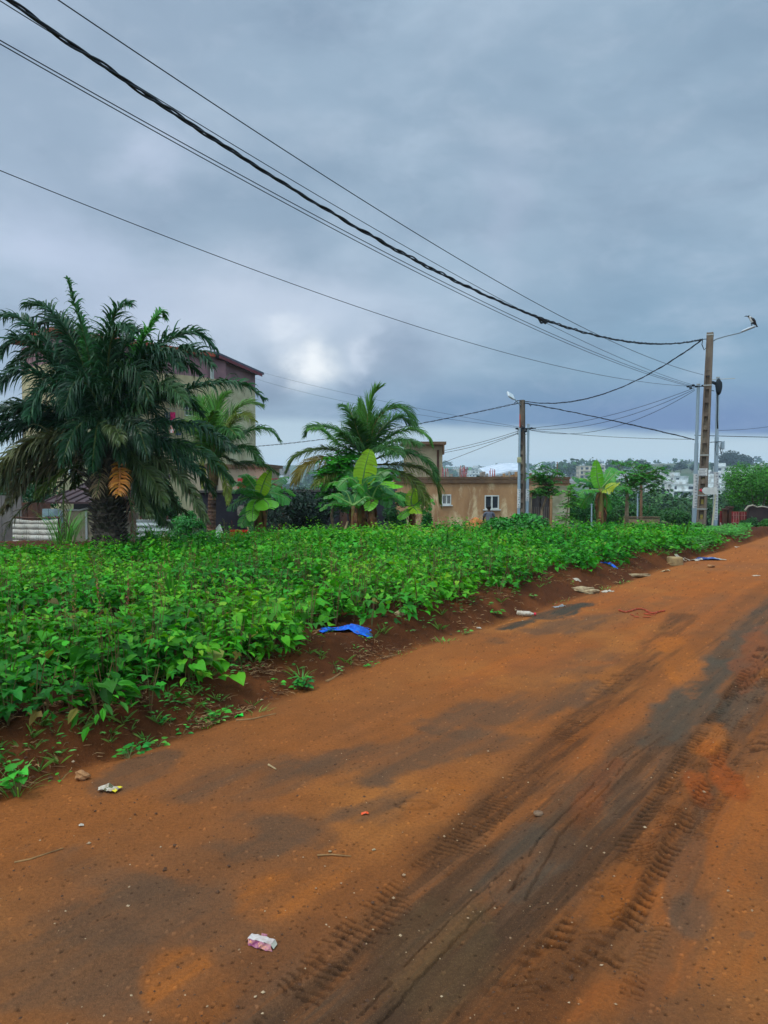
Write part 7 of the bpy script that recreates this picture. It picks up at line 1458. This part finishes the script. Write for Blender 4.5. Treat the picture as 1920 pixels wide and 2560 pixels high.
crumple('white_rag', 1700, 1376, .22, .12, .03, .1, m_pw, 'flat whitish litter left of the blue and white rag', 'litter', 13)
crumple('plastic_litter', 1443, 1438, .12, .08, .03, .3, m_pw, 'white plastic litter under the crop edge left of the blue bag', 'litter', 14)
crumple('plastic_litter', 1518, 1480, .18, .10, .03, .3, m_pw, 'pinkish white plastic litter beside the two flat stones', 'litter', 15)
crumple('foil_litter', 1397, 1518, .16, .10, .03, .3, mat('foil_grey', lin(150, 150, 150), lin(110, 108, 104), 20, .4), 'grey foil scrap on the grey silt', 'litter', 16)
crumple('plastic_litter', 1752, 1383-22, .12, .08, .03, .3, m_pw, 'small white litter on the verge in front of the sign', 'litter', 17)
crumple('paper_scrap', 1197, 1519, .06, .03, .02, .3, m_pw, 'small white scrap on the brown bank', 'scrap', 18, 6, 4)
crumple('paper_scrap', 1843, 1360, .12, .08, .03, .3, m_pw, 'white scrap on the far right of the road near the gate', 'scrap', 19, 6, 4)
crumple('paper_scrap', 1890, 1440, .14, .06, .02, .3, m_pw, 'pale scrap on the road near the right edge', 'scrap', 21, 6, 4)
crumple('paper_scrap', 1663, 1429, .16, .08, .05, .3, mat('scrap_tan', lin(190, 170, 130), None), 'tan scrap in front of the cement block', 'scrap', 22, 6, 4)
def carton():
    g = G(652, 2363); an = R(-22); M = Matrix.Rotation(an, 3, 'Z'); rt = root('flattened_carton', g, 'crushed white and purple snack carton lying on the road', 'carton')
    L_, W_, H_ = .098, .034, .019; mw = mat('carton_white', lin(196, 184, 178), lin(160, 140, 130), 30, .6); mp = mat('carton_purple', lin(130, 56, 100), lin(176, 120, 120), 40, .6, c3=lin(220, 150, 100), s3=60, a3=.9)
    def q(x, y, z): return g+M@Vector((x, y, z+.004))
    mb = MB(); n = 8; top = [[q(-L_/2+L_*i/n, y, H_*(1-.25*abs(i/n-.5))+.002*math.sin(i*2.3+k)) for i in range(n+1)] for k, y in enumerate((-W_*.35, 0, W_*.45, W_*.6))]
    for k in range(3):
        for i in range(n): mb.quad(top[k][i], top[k][i+1], top[k+1][i+1], top[k+1][i])
    mb.build('top_panel', mw, rt)
    mb = MB(); f = [[q(-L_/2+L_*i/n+.004*k, -W_*.35-.004*k+.003*math.sin(i*1.9+k*2), H_*(1-.25*abs(i/n-.5))*(1-k/3)) for i in range(n+1)] for k in range(4)]
    for k in range(3):
        for i in range(n): mb.quad(f[k+1][i], f[k+1][i+1], f[k][i+1], f[k][i])
    mb.build('front_panel', mp, rt)
    mb = MB()
    for s in (-1, 1): e = [q(s*L_/2, -W_*.35, H_*.86), q(s*L_/2, W_*.6, H_*.86), q(s*(L_/2+.008), W_*.6, .002), q(s*(L_/2+.010), -W_*.3, .002)]; mb.quad(*e)
    mb.quad(q(-L_/2, W_*.6, H_*.86), q(L_/2, W_*.6, H_*.86), q(L_/2, W_*.7, 0), q(-L_/2, W_*.7, 0)); mb.build('end_flap', mat('carton_flap', lin(190, 180, 160), None), rt)
    mb = MB(); mb.quad(q(-.01, W_*.6, H_*.8), q(.012, W_*.62, H_*.8), q(.012, W_*.75, H_*1.3), q(-.012, W_*.75, H_*1.25)); mb.build('torn_flap', mp, rt)
carton()
def rock(px, py, s, label, m, seed, name='rock', cat='rock'):
    g = G(px, py); mb = MB(); mb.blob(g+Vector((0, 0, s[2]*.6)), s, seed=seed, amp=.30, fr=1.4, nu=16, nv=10); tag(mb.build(name, m, loc=g), label, cat)
m_rk = mat('rock_ochre', lin(176, 128, 84), lin(130, 84, 52), 18, .9, .5, 60); m_rk2 = mat('rock_tan', lin(170, 148, 112), lin(130, 104, 76), 14, .9, .4, 40)
rock(206, 1948, (.036, .030, .028), 'fist sized ochre rock on the road edge at the left', m_rk, 4)
rock(1455, 1480, (.17, .09, .05), 'left of two flat tan stones at the road edge', m_rk2, 5, 'stone', 'stone'); rock(1478, 1484, (.12, .08, .05), 'right of two flat tan stones at the road edge', m_rk2, 6, 'stone', 'stone')
rock(1777, 1418, (.07, .05, .03), 'small brown clod alone on the road near the right edge', m_rk, 7, 'clod', 'clod'); rock(999, 1540, (.05, .04, .035), 'tan stone half hidden in the crop edge beyond the blue sheet', m_rk2, 8, 'stone', 'stone')
rock(935, 2126, (.008, .006, .005), 'small pale pebble beside the twig', m_rk2, 9, 'pebble', 'pebble'); rock(825, 2130, (.007, .006, .004), 'small pale pebble left of the twig', m_rk2, 10, 'pebble', 'pebble')
rock(1590, 1415-5, (.25, .05, .03), 'flat pale stone at the foot of the crop left of the cement block', m_rk2, 11, 'stone', 'stone')
def block():
    g = G(1687, 1413); M = Matrix.Rotation(R(-8), 3, 'Z'); mb = MB(); mb.box(g+M@Vector((0, 0, .075)), (.27, .2, .17), rot=M, bev=.02); o = mb.build('cement_block', mat('block_tan2', lin(168, 140, 96), lin(134, 110, 76), 8, .9, .5, 40), loc=g); tag(o, 'tan cement block lying on the verge at the road edge', 'block')
    mb = MB(); rnd = random.Random(3)
    for i in range(9): a = g+Vector((-.25-rnd.random()*.5, rnd.uniform(-.1, .3), .03)); mb.tube([a, a+Vector((rnd.uniform(-.3, .3), rnd.uniform(-.1, .2), rnd.uniform(.0, .1)))], [.012, .006], 4)
    o = mb.build('twig_heap', mat('dry_twig', lin(150, 112, 70), lin(104, 76, 48), 8, .9), loc=g); tag(o, 'small heap of dry twigs left of the cement block', 'twigs')
block()
def stick(pts, r, label, m=None, name='stick'):
    p = [G(x, y) for x, y in pts]; p = [q+Vector((0, 0, r*.9)) for q in p]; mb = MB(); n = len(p); mb.tube(p, [r*(1.1-.5*i/(n-1)) for i in range(n)], 6, jit=.15, rnd=random.Random(4)); tag(mb.build(name, m or mat('dry_twig', lin(150, 112, 70), lin(104, 76, 48), 8, .9), loc=p[0]), label, 'stick')
stick([(36, 2158), (75, 2150), (110, 2138), (158, 2122)], .004, 'long thin stick on the road at the left edge'); stick([(671, 1914), (690, 1925)], .006, 'short pale stick alone on the road', mat('pale_wood', lin(186, 160, 116), lin(150, 124, 88), 10, .8)); stick([(793, 2140), (830, 2138), (878, 2142)], .0035, 'thin dark twig in the road centre left of the tyre track')
stick([(815, 1706), (830, 1700), (852, 1685)], .010, 'brown stick at the road edge right of the forked weed'); stick([(590, 1803), (630, 1800), (690, 1786)], .007, 'long root like stick lying along the road edge by the green scrap')
def sherds():
    m = mat('brick_red', lin(176, 76, 46), lin(140, 60, 40), 10, .9); g = G(1610, 1530); rnd = random.Random(6); mb = MB(); pts = [(1548+i*7.6, 1528+4*math.sin(i*.7)+(3 if i > 9 else 0)) for i in range(16)]
    for a, b in zip(pts[:-1], pts[1:]): p, q = G(*a), G(*b); mb.tube([p+Vector((0, rnd.uniform(-.03, .03), .012)), p.lerp(q, .5)+Vector((0, rnd.uniform(-.03, .03), .015)), q+Vector((0, 0, .012))], [.009, .012, .008], 5)
    for i in range(10): p = G(1580+rnd.uniform(-10, 60), 1535+rnd.uniform(-3, 10)); mb.tube([p+Vector((0, 0, .01)), p+Vector((rnd.uniform(-.1, .1), rnd.uniform(-.06, .06), .015))], .006, 4)
    tag(mb.build('red_vine', m, loc=g), 'reddish dried vine stretched across the road in the distance', 'vine')
    # bottle
    g = G(1312, 1541); rt = root('plastic_bottle', g, 'white plastic bottle with red cap lying on the grey silt', 'bottle'); M = Vector((.95, -.25, 0)).normalized(); mb = MB(); mb.tube([g+Vector((0, 0, .035))-M*.10, g+Vector((0, 0, .035))-M*.095, g+Vector((0, 0, .035))+M*.06, g+Vector((0, 0, .035))+M*.085, g+Vector((0, 0, .035))+M*.11], [.01, .033, .033, .016, .013], 12); mb.build('body', m_pw, rt, smooth=True); mb = MB(); mb.cyl(g+Vector((0, 0, .035))+M*.11, g+Vector((0, 0, .035))+M*.135, .018, 10); mb.build('cap', mat('sign_red', lin(200, 40, 60), None), rt)
    # jar lid pressed in the mud
    g = G(1346, 2034); rt = root('jar_lid', g, 'round mud coloured lid pressed flat into the road', 'lid'); mb = MB(); n = 28; prof = [(.0005, .007), (.018, .0068), (.0195, .0095), (.0235, .0095), (.0245, .006), (.0245, .001)]; mb.loft([[g+Vector((math.cos(6.2832*k/n)*r, math.sin(6.2832*k/n)*r, z-.003)) for k in range(n)] for r, z in prof], False); mb.build('disc', mat('muddy_lid', lin(128, 100, 76), lin(104, 78, 58), 60, .8), rt, smooth=False)
sherds()

# ------------------------------------------------------------------ crow on the lamp
def crow():
    d = D1-.15; c = P(1880, 803, d); rt = root('crow', (c.x, c.y, c.z), 'black and white crow perched on the street lamp arm of the tall pole', 'crow')
    # profile, facing left with tail down to the right; long axis from chest to tail
    ax = [P(1868.5, 790.5, d), P(1872, 791, d), P(1876, 794, d), P(1879, 799, d), P(1883, 804.5, d), P(1888, 810, d), P(1892, 815, d)]
    rad = [.024, .040, .040, .062, .066, .045, .012]; mb = MB(); mb.tube(ax[:], rad, 14)
    me = mb.build('body', [mat('crow_black', (.010, .011, .014, 1), (.02, .022, .028, 1), 20, .35, spec=.5), mat('crow_white', lin(206, 208, 206), None, rough=.8)], rt, smooth=True)
    for p in me.data.polygons:
        z = p.center; w = wloc(me)+Vector(p.center)
        k = (w-ax[2]).length; belly = (w-ax[3]).length < .09 and w.x < ax[3].x+.01
        p.material_index = 1 if (k < .05 and w.z < ax[1].z+.015 and w.z < ax[1].z-.005) or belly else 0
    s = me.modifiers.new('sub', 'SUBSURF'); s.levels = 1; s.render_levels = 1
    blk = MATS['crow_black']; mb = MB(); b0 = P(1867.5, 790.5, d); mb.tube([b0, P(1863.5, 790.3, d), P(1860.5, 792, d)], [.018, .012, .002], 8); mb.build('beak', blk, rt, smooth=True)
    for s_ in (-1, 1):
        mb = MB(); o = Vector((0, s_*.055, 0)); mb.tube([ax[2]+o*.6, ax[3]+o+Vector((.015, 0, .01)), ax[4]+o+Vector((.01, 0, .01)), ax[5]+o*.5, P(1893, 815.5, d)+o*.1], [.015, .040, .042, .026, .006], 8); mb.build('wing', blk, rt, smooth=True)
        mb = MB(); lg = P(1879, 807, d)+o*.5; ft = P(1878, 820.5, d)+o*.4; ft.z = P(1878, 818.5, d).z; mb.tube([lg, lg.lerp(ft, .5)+Vector((.012, 0, 0)), ft], [.014, .007, .006], 6)
        for a in (-.5, 0, .5, 3.14): mb.tube([ft, ft+Vector((-math.cos(a)*.035, math.sin(a)*.02, -.004))], [.005, .003], 4)
        mb.build('leg', blk, rt)
    mb = MB(); t0 = ax[5]; t1 = P(1894, 817, d); dr = (t1-t0).normalized(); mb.add([t0+Vector((0, -.03, .01)), t0+Vector((0, .03, .01)), t1+Vector((0, .04, 0)), t1+Vector((0, -.04, 0)), t0+Vector((-.01, -.03, -.01)), t0+Vector((-.01, .03, -.01)), t1+Vector((-.01, .04, -.008)), t1+Vector((-.01, -.04, -.008))], [[0, 1, 2, 3], [7, 6, 5, 4], [0, 4, 5, 1], [1, 5, 6, 2], [2, 6, 7, 3], [3, 7, 4, 0]]); mb.build('tail', blk, rt)
    mb = MB(); mb.blob(P(1867.5, 789.8, d)+Vector((0, -.022, 0)), .005, nu=6, nv=4, amp=0); mb.build('eye', m_white, rt)
crow()

# ------------------------------------------------------------------ person by the brown house, seen from behind
def skinned(name, nodes, edges, m, parent, sub=2):
    org = wloc(parent); me = bpy.data.meshes.new(name); me.from_pydata([Vector(p)-org for p, r in nodes], edges, []); o = link_mesh(name, me, m, parent)
    md = o.modifiers.new('skin', 'SKIN'); me.skin_vertices or None
    for i, (p, r) in enumerate(nodes): sv = me.skin_vertices[0].data[i]; sv.radius = (r, r) if not isinstance(r, tuple) else r; sv.use_root = i == 0
    md.use_smooth_shade = True; s = o.modifiers.new('sub', 'SUBSURF'); s.levels = sub; s.render_levels = sub; return o
def person():
    d = 31.5; f = P(1224, 1190, d); z = Z(f.x, d); hd = P(1222, 1270, d).z; Hh = 1.62; x, y = f.x, d
    zt = P(0, 1265.5, d).z; z = min(z, zt-1.45); S = (zt-z)/1.66 if (zt-z) < 1.66 else 1.0; z = zt-1.66*S
    rt = root('person', (x, y, z), 'person in a grey shirt seen from behind, bending slightly by the larger house window', 'person')
    v = lambda a, b, c: Vector((x+a*S, y+b*S, z+c*S)); k = lambda r: r*S
    skin = mat('dark_skin', (.045, .022, .014, 1), (.06, .03, .02, 1), 8, .55)
    N_ = [(v(0, .0, .90), (k(.15), k(.11))), (v(0, .03, 1.05), (k(.135), k(.10))), (v(0, .08, 1.24), (k(.16), k(.10))), (v(0, .11, 1.36), (k(.10), k(.08))), (v(0, .13, 1.44), k(.052)), (v(0, .15, 1.50), k(.075)), (v(0, .16, 1.58), k(.088)), (v(0, .155, 1.635), k(.05)),
          (v(-.19, .10, 1.33), k(.055)), (v(-.25, .16, 1.08), k(.042)), (v(-.20, .32, .90), k(.034)), (v(-.18, .37, .86), (k(.022), k(.038))),
          (v(.19, .10, 1.33), k(.055)), (v(.27, .14, 1.08), k(.042)), (v(.24, .30, .90), k(.034)), (v(.22, .35, .86), (k(.022), k(.038))),
          (v(-.09, 0, .84), k(.095)), (v(-.11, .03, .48), k(.062)), (v(-.11, -.01, .10), k(.040)), (v(-.11, .10, .03), k(.038)),
          (v(.09, 0, .84), k(.095)), (v(.11, .01, .48), k(.062)), (v(.12, -.03, .10), k(.040)), (v(.12, .08, .03), k(.038))]
    E = [(0, 1), (1, 2), (2, 3), (3, 4), (4, 5), (5, 6), (6, 7), (3, 8), (8, 9), (9, 10), (10, 11), (3, 12), (12, 13), (13, 14), (14, 15), (0, 16), (16, 17), (17, 18), (18, 19), (0, 20), (20, 21), (21, 22), (22, 23)]
    for s, b in ((-1, 11), (1, 15)):       # hands: four fingers and a thumb each
        w = N_[b][0]
        for i in range(4):
            a = w+Vector((s*0, .012, -.0))*S+Vector(((i-1.5)*.02*S, .02*S, -.01*S)); n0 = len(N_); l = (.85, 1, .95, .75)[i]
            N_.append((a+Vector((0, .03, -.01))*S, k(.010))); N_.append((a+Vector((0, .055*l, -.03))*S, k(.009))); N_.append((a+Vector((0, .065*l, -.055))*S, k(.007))); E += [(b, n0), (n0, n0+1), (n0+1, n0+2)]
        n0 = len(N_); N_.append((w+Vector((-s*.04, .0, -.01))*S, k(.011))); N_.append((w+Vector((-s*.055, .03, -.03))*S, k(.009))); E += [(b, n0), (n0, n0+1)]
    skinned('body', N_, E, skin, rt)
    q = 1.14; sh = [(N_[i][0], (N_[i][1][0]*q, N_[i][1][1]*q) if isinstance(N_[i][1], tuple) else N_[i][1]*1.3) for i in (1, 2, 3, 8, 12)]
    sh.insert(0, (v(0, .0, .93), (k(.165), k(.125)))); sh.append((v(-.235, .14, 1.16), k(.062))); sh.append((v(.245, .13, 1.16), k(.062)))
    skinned('shirt', sh, [(0, 1), (1, 2), (2, 3), (3, 4), (4, 6), (3, 5), (5, 7)], mat('grey_shirt', lin(96, 98, 108), lin(80, 82, 92), 8, .9), rt)
    tr = [(v(0, 0, .90), (k(.158), k(.118)))]+[(N_[i][0], k(r)) for i, r in ((16, .108), (17, .076), (18, .058), (20, .108), (21, .076), (22, .058))]
    skinned('trousers', tr, [(0, 1), (1, 2), (2, 3), (0, 4), (4, 5), (5, 6)], mat('dark_cloth', lin(46, 46, 58), None, rough=.9), rt)
    mb = MB(); mb.blob(v(0, .145, 1.60), (k(.098), k(.10), k(.09)), seed=3, amp=.05); mb.build('hair', mat('hair_black', (.008, .007, .007, 1), None, rough=.9), rt, smooth=True)
    for s in (-1, 1): mb = MB(); mb.blob(v(s*.092, .16, 1.56), (k(.014), k(.02), k(.03)), seed=3, nu=8, nv=6, amp=.03); mb.build('ear', skin, rt, smooth=True)
    g = P(1189, 1313, 30); mb = MB(); mb.blob(Vector((g.x, 30, g.z-.2)), (.42, .3, .45), seed=12, amp=.2); o = mb.build('orange_heap', mat('orange_sack', lin(190, 120, 66), lin(150, 88, 50), 5, .9), loc=g); tag(o, 'small orange heap behind the crop left of the person', 'heap')
person()

# ------------------------------------------------------------------ humid air
def haze():
    m = bpy.data.materials.new('haze'); m.use_nodes = True; t = m.node_tree; t.nodes.clear(); v = t.nodes.new('ShaderNodeVolumePrincipled'); v.inputs['Color'].default_value = (.68, .84, 1.0, 1); v.inputs['Density'].default_value = .00034; v.inputs['Anisotropy'].default_value = 0
    o = t.nodes.new('ShaderNodeOutputMaterial'); t.links.new(v.outputs[0], o.inputs['Volume']); mb = MB(); mb.box((0, 1020, 8), (4900, 2880, 80)); h = mb.build('haze', m); tag(h, 'thin bluish haze in the humid air over the valley', 'haze', kind='stuff')
haze()
